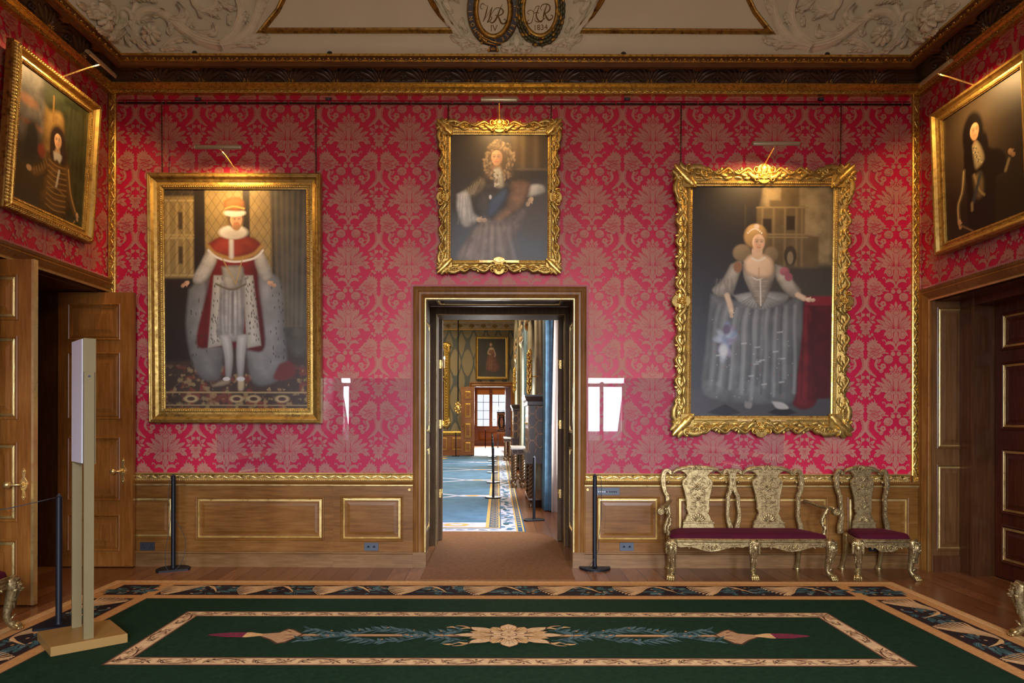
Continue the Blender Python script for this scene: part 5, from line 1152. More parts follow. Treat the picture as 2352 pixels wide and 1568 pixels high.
for cx in (RC-RX, RC+RX):                             # corner squares
    s = 1 if cx < RC else -1; f_ = lambda u, v: (cx+s*u, RY1-v)
    poly(b, TR, [f_(*p) for p in rect(B0-.012, B1+.012, B0-.012, B1+.012)], .0016, UM_); poly(b, TR, [f_(*p) for p in rect(B0, B1, B0, B1)], .0020, NI_); bunch(f_, (B0+B1)/2, (B0+B1)/2, .155, .0024, 77)
# inner frames: the one in view and the next towards the viewer
def inner(xa, xb, ya, yb):
    w_ = .142
    for d, mi, h in ((0, UM_, .0024), (.012, TA_, .0028), (.024, CR_, .0030), (w_-.024, TA_, .0034), (w_-.012, UM_, .0036), (w_, G_, .0040)): poly(b, TR, rect(xa+d, xb-d, ya+d, yb-d), h, mi)
    for (f_, L) in ((lambda u, v: (xa+u, yb-v), xb-xa), (lambda u, v: (xa+u, ya+v), xb-xa), (lambda u, v: (xa+v, ya+u), yb-ya), (lambda u, v: (xb-v, ya+u), yb-ya)):
        n = int(L/.30)
        for i in range(n):
            u = L*(i+.5)/n; s = 1 if i % 2 else -1; q = lambda p: f_(u+p[0], .071+s*p[1])
            for k, pts in enumerate(([(-.14, .035), (-.06, -.038), (.05, -.030), (.07, .015), (.02, .024), (-.005, .0)], [(.05, -.040), (.10, .0), (.14, .036)], [(-.10, -.030), (-.12, .0), (-.10, .020), (-.08, .008)])):
                poly(b, TR, [q(p) for p in strokepoly(pts, [.004, .012, .012, .006], 12)], .0044+.0001*k, UM_)
            for k in range(3): poly(b, TR, [q(p) for p in leafpoly((-.01+.03*k, -.012), (.02+.045*k, .034-.012*k), .026, 2)], .0048+.0001*k, TA_)
            for k in (-1, 1): poly(b, TR, [q(p) for p in ell(.09*k, .03*k, .010, .010, 8)], .0048, UM_)
            for k, (x, y, e) in enumerate(((-.10, .01, (-.05, .03)), (-.08, -.01, (-.03, -.02)), (-.12, -.03, (-.14, .03)), (.06, -.03, (.11, -.04)), (.04, .03, (.0, .045)), (.09, .0, (.13, -.015)))): poly(b, TR, [q(p) for p in leafpoly((x, y), e, .022, 2)], .0052+.00005*k, TA_); poly(b, TR, [q(p) for p in strokepoly([(x, y), e], [.004, .002], 2)], .0058+.00005*k, UM_)
IX0, IX1 = RC-2.61, RC+2.64
inner(IX0, IX1, 4.19, 5.36); inner(IX0, IX1, 1.45, 4.19-.95)
# crossed-torch motif with laurel sprays and a rosette
def torch(cy):
    cx = PX(1170, 4.77)
    for s in (-1, 1):
        f_ = lambda u, v: (cx+s*u, cy+v)
        pl = lambda P_, h, mi: poly(b, TR, [f_(*p) for p in P_], h, mi)
        pl(rect(.2, 1.62, -.030, .030), .0044, UM_); pl(rect(.2, 1.62, -.024, .024), .0048, TA_); pl(rect(.2, 1.60, -.004, .010), .0052, O2_); pl(rect(.2, 1.6, -.020, -.012), .0052, UM_)
        pl([(1.50, .02), (1.60, .12), (1.66, .15), (1.70, .06), (1.82, .03), (1.82, -.03), (1.72, -.10), (1.64, -.19), (1.58, -.17), (1.54, -.06)], .0056, UM_)
        pl([(1.52, .02), (1.61, .11), (1.645, .13), (1.69, .05), (1.80, .025), (1.80, -.025), (1.71, -.09), (1.635, -.17), (1.595, -.15), (1.55, -.06)], .0060, TA_)
        for k in range(5): pl(strokepoly([(1.56+.012*k, -.06+.03*k), (1.62+.01*k, -.10+.05*k)], [.012, .004], 3), .0064, O2_ if k % 2 else UM_)
        pl([(1.80, .02), (1.90, .055), (1.96, .05), (1.96, -.05), (1.90, -.055), (1.80, -.02)], .0064, O2_); pl([(1.93, .055), (2.05, .050), (2.17, .02), (2.20, 0), (2.17, -.02), (2.05, -.05), (1.93, -.055)], .0064, WI_)
        for k in range(6):
            pl(strokepoly([(1.94+.04*k, -.05+.004*k), (2.0+.034*k, .035-.003*k)], [.004, .004], 2), .0068, UM_); pl(strokepoly([(1.94+.04*k, .05-.004*k), (2.0+.034*k, -.035+.003*k)], [.004, .004], 2), .0068, UM_)
        r = random.Random(5)
        for w in (0, 1):
            pts = [(.30+1.22*i/30, (.12 if w == 0 else -.12)*math.cos(PI*1.5*i/30*1.34)*(1.0) + (.01 if w else -.01)) for i in range(31)]
            pl(strokepoly(pts, [.010]*31, 30), .0056+.0002*w, SA_)
            for i in range(1, 30):
                for t in (-1, 1):
                    x, y = pts[i]; a = t*r.uniform(.5, 1.0); l = r.uniform(.07, .13); e = (x+l*math.cos(a), y+l*math.sin(a))
                    pl(leafpoly((x, y), e, .030, 1), .0060+.00008*i, SA_ if (i+t) % 3 else TE_); pl(strokepoly([(x, y), e], [.004, .002], 2), .0086, TE_)
                if i % 5 == 0: pl(ell(pts[i][0], pts[i][1]+.035, .010, .010, 8), .0088, O_)
        for t in (-1, 1):                            # ribbons beside the rosette
            pl(strokepoly([(.20, t*.12), (.30, t*.17), (.36, t*.15), (.42, t*.19), (.47, t*.18)], [.02, .03, .02, .03, .006], 14), .0062, O2_); pl(strokepoly([(.28, t*.16), (.34, t*.21), (.40, t*.22)], [.014, .02, .006], 8), .0064, TA_)
    for ring, (n, R, w_, cols) in enumerate(((8, .40, .20, (CR_, UM_)), (8, .30, .17, (O2_, TA_)), (8, .19, .11, (CR_, UM_)))):
        for i in range(n):
            a = 2*PI*(i+.5*(ring % 2))/n; sq = lambda p: (cx+p[0]*1.0, cy+p[1]*.62); e = (R*math.cos(a), R*math.sin(a))
            poly(b, TR, [sq(p) for p in leafpoly((0, 0), (e[0]*1.04, e[1]*1.04), w_*1.12, 3)], .0092+.0008*ring+.00004*i, cols[1]); poly(b, TR, [sq(p) for p in leafpoly((0, 0), e, w_, 3)], .0096+.0008*ring+.00004*i, cols[0])
            for t in (-.35, 0, .35): poly(b, TR, [sq(p) for p in strokepoly([(e[0]*.3, e[1]*.3), (R*.86*math.cos(a+t*.35), R*.86*math.sin(a+t*.35))], [.012, .003], 3)], .0101+.0008*ring+.00004*i, TA_ if ring != 1 else UM_)
    for R, mi, h in ((.062, UM_, .0122), (.054, CR_, .0125), (.034, TA_, .0128), (.026, CR_, .0131)): poly(b, TR, ell(cx, cy, R, R*.62, 18), h, mi)
torch(4.77); torch(2.34)
tag(b.build('carpet', MT), 'large bottle green carpet with ochre leaf borders on the boards', 'carpet')
b = MB(); pts = [(-.77, 6.44), (.77, 6.44), (.77, 8.5), (.74, 8.75), (.62, 8.98), (.40, 9.15), (-.80, 9.16), (-.77, 8.5)]
slab(b, TF(0), pts, .0, .007, 0, .003)
tag(b.build('door_mat', 'mat_brown'), 'brown ribbed runner lying through the centre doorway', 'mat')

# ================================================================== GILT SEATS
KU = .000829                                          # metres per crop pixel used when tracing the chair backs
def seat_z(y): return .472+(820-y)*KU
def chair_back(parent, cx, wide, yb, carve_seed, sc=1.0, skip_left=False, prefix=''):
    # front-on tracing, leaning back a little
    T = lambda u, v, h: (cx+u, yb+(v-.47)*.085-h, v)
    k = wide
    hw = [(128, 168), (150, 215), (190, 246), (198, 275), (196, 310), (176, 380), (152, 480), (146, 560), (150, 596), (156, 606), (142, 622), (140, 645), (127, 665), (150, 700), (163, 740), (190, 770), (198, 815), (204, 830), (204, 905)]
    L = [(x*KU*k, seat_z(y)) for x, y in hw]
    b = MB(); slab(b, T, [(-x, z) for x, z in L]+[(x, z) for x, z in L[::-1]], -.012, .014, 0, .005)
    r = random.Random(carve_seed)
    for s in (-1, 1):
        scroll(b, T, s*.128*k, seat_z(285), .026*k, PI/2, .95*s, .008, .009, .012, 0, 12)
        for (u, y, R, a) in ((.05, 300, .034, 0), (.07, 380, .030, 2), (.035, 440, .028, 4), (.065, 470, .024, 1), (.05, 540, .030, 3), (.03, 600, .024, 5), (.07, 610, .018, 0), (.05, 240, .022, 2)):
            scroll(b, T, s*u*k, seat_z(y), R*k, a if s > 0 else PI-a, s*.9, .0055, .007, .012, 0, 12)
        for (p0, p1, p2) in (((.01, 330), (.06, 350), (.11, 330)), ((.01, 420), (.05, 430), (.10, 400)), ((.012, 500), (.04, 520), (.085, 505)), ((.01, 590), (.04, 570), (.09, 575)), ((.01, 260), (.05, 215), (.09, 230))):
            acanthus(b, T, [(s*p[0]*k, seat_z(p[1])) for p in (p0, p1, p2)], .013, .009, 3, .012, 0)
    rosette(b, T, 0, seat_z(330), .042*k, 8, .008, .012, 0); rosette(b, T, 0, seat_z(480), .026*k, 6, .007, .012, 0)
    shell(b, T, 0, seat_z(775), .10*k, .5, PI-.5, 7, .010, .012, 0); shell(b, T, 0, seat_z(230), .05*k, .4, PI-.4, 5, .008, .012, 0)
    sweep(b, T, [(-.165*k, seat_z(778)), (.165*k, seat_z(778))], [(-.010, .012), (-.006, .026), (.006, .026), (.010, .012)], False)
    for i in range(int(22*k)): dome(b, T, -.155*k+.31*k*i/(int(22*k)-1), seat_z(786), .006, .006, .008, 0, .020, 0, 6, 2)
    b.build('splat', 'gesso_gilt', parent)
    b = MB()
    top = [(0, 58), (110, 62), (210, 76), (270, 98), (305, 128), (318, 150)]
    low = [(300, 158), (282, 150), (240, 136), (196, 138), (160, 158), (130, 195)]
    up = [(x*KU*k, seat_z(y)) for x, y in top]; lo = [(x*KU*k, seat_z(y)) for x, y in low]
    slab(b, T, [(-x, z) for x, z in up[::-1]][:-1]+up+lo+[(-x, z) for x, z in lo[::-1]], -.014, .018, 0, .006)
    shell(b, T, 0, seat_z(120), .062, .25, PI-.25, 8, .010, .016, 0)
    for s in (-1, 1):
        scroll(b, T, s*.268*k, seat_z(158), .024, PI/2, .95*s, .011, .018, -.004, 0, 14)
        acanthus(b, T, [(s*.05*k, seat_z(100)), (s*.12*k, seat_z(92)), (s*.19*k, seat_z(112)), (s*.24*k, seat_z(130))], .020, .010, 4, .016, 0); scroll(b, T, s*.085*k, seat_z(125), .022, 0, s*.9, .006, .008, .016, 0, 10)
    b.build('crest_rail', 'gesso_gilt', parent)
    for s in (-1, 1):
        b = MB()
        pl = [(338, 170), (348, 140), (385, 122), (422, 150), (436, 220), (434, 300), (412, 400), (388, 445), (386, 520), (380, 600), (374, 680), (384, 755), (402, 815), (408, 860), (404, 910)]
        Q = catmull([(s*(x*KU*k), seat_z(y)) for x, y in pl], 40); W = catmull([(x,) for x in (16, 22, 26, 28, 33, 32, 27, 27, 26, 24, 25, 28, 32, 34, 36)], 40)
        n = len(Q); base = len(b.v)
        for i, p in enumerate(Q):
            a, c = Q[max(i-1, 0)], Q[min(i+1, n-1)]; dx, dy = c[0]-a[0], c[1]-a[1]; l = math.hypot(dx, dy); nx, ny = -dy/l, dx/l; w_ = W[i][0]*KU
            for q, h in ((-1, -.014), (-1, .010), (-.75, .016), (.75, .016), (1, .010), (1, -.014)): b.v.append(T(p[0]+nx*w_*q, p[1]+ny*w_*q, h))
        for i in range(n-1):
            for j in range(6): b.f.append([base+i*6+j, base+i*6+(j+1) % 6, base+(i+1)*6+(j+1) % 6, base+(i+1)*6+j]); b.m.append(0); b.s.append(False)
        for i in (0, n-1): b.f.append([base+i*6+j for j in range(6)]); b.m.append(0); b.s.append(False)
        for i in range(4, n-3, 3):
            p = Q[i]; p2 = Q[i+2]; acanthus(b, T, [(p[0]-s*.008, p[1]), ((p[0]+p2[0])/2+s*.006, (p[1]+p2[1])/2), (p2[0]+s*.004, p2[1])], .010, .007, 2, .014, 0)
        dome(b, T, s*425*KU*k-s*.045, seat_z(270), .016, .018, .014, 0, .006, 0, 8); scroll(b, T, s*372*KU*k, seat_z(440), .016, 0, s*.8, .007, .010, .010, 0, 8)
        b.build('back_stile', 'gesso_gilt', parent)
def front_leg(parent, x, y, dirx, diry, zt=.40, straight=False):
    b = MB(); n = 18
    path = [(0, 0, zt-.01), (.012, .012, zt-.055), (.020, .022, zt-.10), (.012, .014, zt-.17), (.0, .0, zt-.24), (-.006, -.004, zt-.295), (.002, .004, .065), (.022, .024, .035)]
    rad = [.050, .056, .052, .040, .031, .026, .024, .030]
    Q = catmull(path, n); Rr = [q[0] for q in catmull([(r_,) for r_ in rad], n)]
    if straight: pts = [(x+q[0]*.0, y+q[1]*diry*1.2, q[2]) for q in Q]
    else: pts = [(x+q[0]*dirx, y+q[1]*diry, q[2]) for q in Q]
    tube(b, pts, Rr, 12, 0)
    fx, fy = pts[-1][0], pts[-1][1]
    dx, dy = (0 if straight else dirx*.45), diry; l = math.hypot(dx, dy); dx, dy = dx/l, dy/l; px_, py_ = -dy, dx
    tube(b, [(fx-dx*.01, fy-dy*.01, .095), (fx, fy, .088)], [.031, .031], 12)
    b2 = MB(); ball(b2, (fx+dx*.012, fy+dy*.012, .028), .034, .034, .028)        # paw with four clawed toes
    for k in (-1.5, -.5, .5, 1.5):
        o = k*.0185; f_ = .040-.004*abs(k)
        tube(b2, [(fx+px_*o*.6, fy+py_*o*.6, .046), (fx+px_*o+dx*f_*.7, fy+py_*o+dy*f_*.7, .038), (fx+px_*o*1.1+dx*f_*1.15, fy+py_*o*1.1+dy*f_*1.15, .020)], [.012, .0135, .012], 8); ball(b2, (fx+px_*o*1.1+dx*f_*1.15, fy+py_*o*1.1+dy*f_*1.15, .013), .0125, .0125, .0125, 0, 8, 5)
        tube(b2, [(fx+px_*o*1.1+dx*f_*1.35, fy+py_*o*1.1+dy*f_*1.35, .014), (fx+px_*o*1.12+dx*f_*1.62, fy+py_*o*1.12+dy*f_*1.62, .003)], [.006, .002], 6)
    # lion mask and leafage on the knee
    kx, ky, kz = pts[3][0], pts[3][1], zt-.075
    M_ = lambda u, v, h: (kx+px_*u+dx*(h+.040), ky+py_*u+dy*(h+.040), kz+v)
    dome(b, M_, 0, -.004, .032, .040, .030, 0, 0, 0, 12, 4); dome(b, M_, 0, -.020, .016, .012, .046, 0, 0, 0, 8); dome(b, M_, 0, -.034, .020, .008, .036, 0, 0, 0, 8)
    for s in (-1, 1):
        dome(b, M_, s*.014, .010, .007, .005, .034, 0, 0, 0, 6); dome(b, M_, s*.026, .030, .010, .012, .018, 0, 0, 0, 6)
        scroll(b, M_, s*.046, -.022, .022, PI/2, s*.95, .009, .014, -.012, 0, 12)
        for k in range(4): acanthus(b, M_, [(s*.018, .034-.014*k), (s*.042, .040-.022*k), (s*(.058-.004*k), .020-.030*k)], .012, .012, 2, -.006, 0)
    for k in range(5): acanthus(b, M_, [(0, .02), ((k-2)*.014, .044), ((k-2)*.022, .058)], .010, .012, 2, .0, 0)
    for zz, rr_ in ((zt-.15, .034), (zt-.20, .026)):
        for s in (-1, 0, 1): L2 = lambda u, v, h, zz=zz, rr_=rr_: (kx+px_*u+dx*(h+rr_-.006), ky+py_*u+dy*(h+rr_-.006), zz+v); acanthus(b, L2, [(s*.006, .035), (s*.020, .0), (s*.024, -.035)], .012, .012, 3, 0, 0)
    lg = b.build('leg', 'gesso_gilt', parent); b2.build('paw_foot', 'gilt_plain', lg)
def rear_leg(parent, x, y, dx, zt=.40):
    b = MB(); Q = catmull([(x, y, zt), (x, y+.01, zt-.10), (x+dx*.2, y+.035, .18), (x+dx*.5, y+.075, .05), (x+dx*.6, y+.085, .026)], 12)
    tube(b, Q, [q[0] for q in catmull([(.040,), (.037,), (.026,), (.022,), (.030,)], 12)], 10); lathe(b, (x+dx*.6, y+.087, 0), [(.030, 0), (.036, .006), (.036, .016), (.030, .026)], 14)
    b.build('rear_leg', 'gilt_plain', parent)
def cushion_and_rail(parent, fw, bw, yf, yb, zt, nlobes, legs):
    # plan outline, a little bowed in front
    def outline(g, n=9):
        pts = [(-fw-g+.0, yf+.06), (-fw-g+.02, yf-g+.01)]+[(-fw+.06+(2*fw-.12)*i/n, yf-g-.012*math.sin(PI*i/n)) for i in range(n+1)]+[(fw+g-.02, yf-g+.01), (fw+g, yf+.06), ((fw+bw)/2+g+.01, (yf+yb)/2), (bw+g, yb-.02), (bw+g-.02, yb+g*.2), (-bw-g+.02, yb+g*.2), (-bw-g, yb-.02), (-(fw+bw)/2-g-.01, (yf+yb)/2)]
        return pts
    b = MB(); base = outline(-.012); n = len(base); cx, cy = 0, (yf+yb)/2; rings = [(1, zt-.015), (1.012, zt+.012), (.985, zt+.034), (.90, zt+.048), (.70, zt+.056), (.35, zt+.060)]
    for s, z in rings: b.v += [(cx+(p[0]-cx)*s if abs(s-1) > .05 else cx+(p[0]-cx)*s, cy+(p[1]-cy)*s, z) for p in base]
    b.v.append((cx, cy, zt+.061))
    for i in range(len(rings)-1):
        for j in range(n): b.f.append([i*n+j, i*n+(j+1) % n, (i+1)*n+(j+1) % n, (i+1)*n+j]); b.m.append(0); b.s.append(True)
    for j in range(n): b.f.append([(len(rings)-1)*n+j, (len(rings)-1)*n+(j+1) % n, len(b.v)-1]); b.m.append(0); b.s.append(True)
    b.build('seat_cushion', 'velvet', parent)
    o = outline(.004); b = MB(); m_ = len(o)
    for z in (zt-.075, zt-.012): b.v += [(p[0], p[1], z) for p in o]
    b.v += [((p[0]-cx)*1.012+cx, (p[1]-cy)*1.012+cy, zt-.004) for p in o]; b.v += [((p[0]-cx)*.97+cx, (p[1]-cy)*.97+cy, zt+.002) for p in o]
    for i in range(3):
        for j in range(m_): b.f.append([i*m_+j, i*m_+(j+1) % m_, (i+1)*m_+(j+1) % m_, (i+1)*m_+j]); b.m.append(0); b.s.append(False)
    T = lambda u, v, h: (u, yf-.006-.012*math.cos(u/fw*PI/2)-h, v)
    # hanging lobed apron between the legs
    for a, c in legs:
        w_ = c-a; m0 = (a+c)/2
        lo = [(a, zt-.06), (a+w_*.08, zt-.085), (a+w_*.2, zt-.078), (m0-w_*.18, zt-.100), (m0-w_*.08, zt-.118), (m0, zt-.128), (m0+w_*.08, zt-.118), (m0+w_*.18, zt-.100), (c-w_*.2, zt-.078), (c-w_*.08, zt-.085), (c, zt-.06)]
        slab(b, T, lo+[(c, zt-.02), (a, zt-.02)], -.02, .004, 0, .002)
        for s in (-1, 1):
            scroll(b, T, m0+s*.034, zt-.086, .026, PI/2, -s*.95, .009, .014, .002, 0, 14); scroll(b, T, m0+s*.092, zt-.090, .020, PI/2, s*.9, .007, .012, .002, 0, 12); acanthus(b, T, [(m0+s*.02, zt-.118), (m0+s*.07, zt-.108), (m0+s*w_*.22, zt-.085)], .014, .014, 3, .002, 0)
            scroll(b, T, m0+s*w_*.30, zt-.082, .014, -PI/2, s*.9, .006, .010, .002, 0, 10)
            acanthus(b, T, [(m0+s*w_*.40, zt-.05), (m0+s*w_*.30, zt-.056), (m0+s*w_*.18, zt-.048)], .013, .008, 3, .002, 0); scroll(b, T, m0+s*w_*.12, zt-.044, .014, 0, s*.8, .005, .007, .002, 0, 8)
        dome(b, T, m0, zt-.088, .012, .024, .018, 0, .002, 0, 8)
        ridge(b, T, [(a+.02, zt-.030), (c-.02, zt-.030)], .004, .006, .004, 0)
    b.build('seat_rail', 'gesso_gilt', parent)
def make_chair():
    t = thing('side_chair', None, 'chair')
    chair_back(t, 0, .74, .17, 3)
    cushion_and_rail(t, .275, .20, -.225, .15, .405, 1, [(-.235, .235)])
    for s in (-1, 1): front_leg(t, s*.262, -.205, s, -1); rear_leg(t, s*.19, .145, s*.01)
    return t
ch = make_chair(); ch.location = (3.86, 6.72, 0); ch['label'] = 'gilt carved side chair with claret seat against the back wall'; ch['group'] = 'gilt side chairs'
c2 = copy_tree(ch); c2.location = (-3.85, 4.60, .012); c2.rotation_euler = (0, 0, PI/2); c2['label'] = 'gilt chair at the left picture edge, in front of the open door leaf'
c3 = copy_tree(ch); c3.location = (4.04, 4.50, .012); c3.rotation_euler = (0, 0, -PI/2); c3['label'] = 'gilt chair at the right picture edge, before the dark closed door'
st = thing('settee', 'gilt carved double chair back settee with claret seat, right of the doorway', 'settee', (2.51, 6.72, 0))
xa, xb_ = PX(1605.5, 6.87)-2.51, PX(1768, 6.87)-2.51
chair_back(st, xa, 1.0, .17, 11); chair_back(st, xb_, 1.0, .17, 12)
b = MB(); T = lambda u, v, h: ((xa+xb_)/2+u, .17+(v-.47)*.085-h, v); shell(b, T, 0, seat_z(140), .045, .3, PI-.3, 6, .012, 0, 0); slab(b, T, ell(0, seat_z(140), .028, .03, 12), -.012, .008, 0, .003); b.build('crest_shell', 'gesso_gilt', st)
cushion_and_rail(st, .79, .70, -.225, .15, .405, 2, [(-.755, -.02), (.06, .775)])
for x, d, s_ in ((-.765, -1, False), (.035, 0, True), (.785, 1, False)): front_leg(st, x, -.205, d, -1, straight=s_)
for x in (-.70, .67): rear_leg(st, x, .145, .01)
for s in (-1, 1):
    b = MB(); x0 = s*.70+(.03 if s > 0 else 0)
    Q = catmull([(x0-s*.01, .17, .735), (x0+s*.04, .08, .72), (x0+s*.09, -.02, .700), (x0+s*.13, -.10, .705), (x0+s*.155, -.145, .695)], 14)
    tube(b, Q, [.018+.008*math.sin(PI*i/14)+.004*i/14 for i in range(15)], 10, 0, True, .75)
    T = lambda u, v, h: (x0+s*(.150+.0)+u, -.150-h, v); Qs = spiral(s*.018, .660, .036, .006, PI/2, -1.6*s, 22); ridge(b, T, Qs, [.013*(1-.5*i/22) for i in range(23)], .022, -.01, 0)
    lathe(b, (x0+s*.168, -.125, .660), [(.030, -.035), (.036, -.02), (.036, .02), (.030, .032)], 16, 0, 'Y')
    b.build('arm', 'gesso_gilt', st)
    b = MB(); Q = catmull([(x0+s*.115, -.085, .695), (x0+s*.075, -.075, .62), (x0+s*.055, -.07, .55), (x0+s*.085, -.08, .48), (x0+s*.06, -.07, .40)], 14); tube(b, Q, [.026-.004*math.sin(PI*i/14) for i in range(15)], 10, 0, True, .8)
    for i in range(2, 13, 2): q = Q[i]; T = lambda u, v, h, q=q: (q[0]+u, q[1]-.018-h, q[2]+v); acanthus(b, T, [(-.008, -.024), (.004, 0), (-.004, .026)], .013, .010, 2, 0, 0)
    b.build('arm_support', 'gesso_gilt', st)

# ================================================================== SIGN STAND
sx, sy = -2.945, 4.63; va = Vector((-.70, .714, 0)); vb = Vector((.78, .626, 0))
sg = thing('sign_stand', 'tall champagne metal sign stand with a pale face, on the left of the carpet', 'sign', (sx, sy, .0125))
def TS(a, bb, z): return tuple(va*a+vb*bb+Vector((0, 0, z)))
TSm = lambda u, v, h: TS(u, v, h)
b = MB(); slab(b, TSm, rect(-.225, .225, -.225, .225), 0, .062, 0, .002); base_ = b.build('sign_base', 'sign_gold2', sg)
b = MB()
for a0, b0 in ((-.17, .0), (.17, .0)):
    pb = MB(); slab(pb, TSm, rect(a0-.012, a0+.012, b0-.030, b0+.030), .062, (1.90 if a0 < 0 else 1.30), 0, .001); pb.build('upright', 'sign_gold', sg)
b = MB(); slab(b, TSm, rect(-.158, .158, -.030, .045), 1.262, 2.135, 0, .002); pn = b.build('sign_panel', 'sign_gold', sg)
b = MB(); tbox(b, lambda u, v, h: TS(u, -.031-h, v), -.15, .15, 1.27, 2.128, 0, .006); b.build('sign_face', 'sign_face', pn)
b = MB(); tube(b, [TS(-.182, .0, 1.87), TS(-.186, .0, 1.87)], .008, 10); b.build('screw', 'slate', sg)

# ================================================================== BARRIER POSTS
def post(loc, rot, label, dbase=True, cable=None, h=.99, r=.0215, br=.165, group='black barrier posts'):
    t = thing('barrier_post', label, 'barrier post', loc, (0, 0, rot), group)
    b = MB()
    pts = ell(0, 0, br, br, 32)
    if dbase: pts = [(max(min(x, br), -br), max(y, -br*.45)) for x, y in pts]
    slab(b, TF(0), pts, 0, .020, 0, .003); b.build('base', 'black', t)
    b = MB(); lathe(b, (0, 0, .018), [(r+.004, 0), (r+.003, .02), (r, .03), (r, h-.03), (r*.9, h-.018)], 18); p = b.build('pole', 'black', t)
    b = MB(); lathe(b, (0, 0, h), [(r*.9, 0), (r*.55, .006), (r*.5, .014), (r*.2, .02)], 14); b.build('cap', 'black_matt', p)
    if cable:
        b = MB(); tube(b, catmull(cable, 36), .0028, 6); b.build('cord', 'black_matt', t)
    return t
x, y = FL(398, 1309); post((x, y, 0), math.radians(28), 'black barrier post before the oak dado, right of the open door leaf', True, [(-.02, .0, .985), (-.05, -.02, .80), (-.03, -.03, .55), (-.075, -.05, .2), (-.06, -.06, .03), (.03, -.07, .026), (.10, -.05, .15), (.11, -.03, .32), (.06, -.02, .45), (.02, -.01, .52)])
x, y = FL(1366, 1305); post((x, y, 0), math.radians(0), 'black barrier post just right of the centre doorway', False, [(.02, -.01, .985), (.06, -.02, .96), (.065, -.03, .6), (.035, -.04, .3), (.03, -.04, .2), (-.06, -.10, .06), (-.12, -.13, .026), (-.02, -.16, .024), (.06, -.13, .024)])
x, y = FL(135, 1443); pL = post((x, y, .0125), math.radians(18), 'black barrier post on the carpet behind the sign stand', True)
tp = Vector((x-.004, y-.03, .995)); pe = Vector((-4.19, y-.72, .86)); rp = thing('barrier_rope', 'thin black elastic rope running from the post on the carpet to the left', 'rope', tuple(tp)); b = MB()
tube(b, [tuple((pe-tp)*(i/12)-Vector((0, 0, .03*math.sin(PI*i/12)))) for i in range(13)], .0035, 6); b.build('rope', 'black_matt', rp)

# ================================================================== SMALL FITTINGS
def socket(cx, cy, w_, h_, label, kind, Y=YB-.056):
    p = P(cx, cy, Y); t = thing('wall_socket', label, 'socket', p, (0, 0, 0), 'wall sockets'); b = MB(); slab(b, TL0, rect(-w_/2, w_/2, -h_/2, h_/2), 0, .008, 0, .002); b.build('face_plate', 'slate' if kind != 'd' else 'black_matt', t)
    for s in (-1, 1):
        b = MB()
        if kind == 'u':
            slab(b, TL0, [(s*w_*.2-.018, -.008), (s*w_*.2+.018, -.008), (s*w_*.2+.007, .008), (s*w_*.2, .016), (s*w_*.2-.007, .008)], .008, .013, 0, .001)
        else:
            for dx, dz in ((0, .012), (-.012, -.012), (.012, -.012)): tbox(b, TL0, s*w_*.28+dx-.003, s*w_*.28+dx+.003, dz-.008, dz+.008, .008, .0095)
        b.build('outlet', 'black', t)
    return t
socket(339, 1254, .155, .088, 'black double socket low on the dado beside the open door leaf', 'd', YB-.036)
socket(853, 1255, .152, .086, 'slate double socket below the panel left of the doorway', 'u', YB-.068)
socket(1439.5, 1255, .152, .09, 'slate double socket below the panel right of the doorway', 'u', YB-.062)
socket(2006, 1256, .10, .09, 'dark socket on the dado half hidden behind the single chair', 'd', YB-.056)
p = P(1396, 1128, YB-.062); t = thing('control_panel', 'slate control panel with a row of round buttons, behind the right barrier post', 'switch panel', p)
b = MB(); slab(b, TL0, rect(-.125, .125, -.040, .040), 0, .008, 0, .002); b.build('face_plate', 'slate', t)
for i in range(9):
    b = MB(); lathe(b, (-.10+.022*i+(.012 if i > 4 else 0), -.008, -.004), [(.007, 0), (.007, .006), (.005, .007)], 12, 0, 'Y'); b.build('button', 'sign_face' if i < 4 else ('velvet' if i == 4 else 'black'), t)
for px, side in ((940.5, 'left'), (1349.5, 'right')):
    p = P(px, 1124, YB-.066); t = thing('rope_hook', 'small round brass eye on the dado at the %s of the doorway' % side, 'hook', p)
    b = MB(); lathe(b, (0, 0, 0), [(.020, -.004), (.020, .004), (.014, .012), (.014, .014)], 18, 0, 'Y'); b.build('rose', 'brass', t); b = MB(); tube(b, [(.009*math.cos(a*PI/6), -.016, .009*math.sin(a*PI/6)) for a in range(13)], .0028, 6); b.build('ring', 'brass_dark', t)
def acrylic(x0, x1, y0, y1, label):
    b = MB(); a, c = P(x0, y1, YB-.012), P(x1, y0, YB-.012); b.box(a[0], c[0], YB-.014, YB-.010, a[2], c[2]); tag(b.build('acrylic_sheet', 'acrylic'), label, 'acrylic sheet', 'clear acrylic sheets')
acrylic(498, 947, 869, 1086, 'clear glossy acrylic sheet over the damask, left of the doorway'); acrylic(1345.5, 1800, 869, 1086, 'clear glossy acrylic sheet over the damask, right of the doorway')
for px, wv in ((452, 'leftmost'), (760, 'second from the left'), (1430, 'third from the left'), (1895, 'rightmost')):
    p = P(px, 123, YB-CP+.05); t = thing('downlight', 'small black dome on top of the cornice, %s of the four' % wv, 'spotlight', (p[0], YB-CP+.02, 5.351), group='black domes on the cornice')
    b = MB(); lathe(b, (0, 0, 0), [(.035, 0), (.035, .008), (.03, .02), (.018, .03), (.004, .033)], 16); b.build('housing', 'black_matt', t)
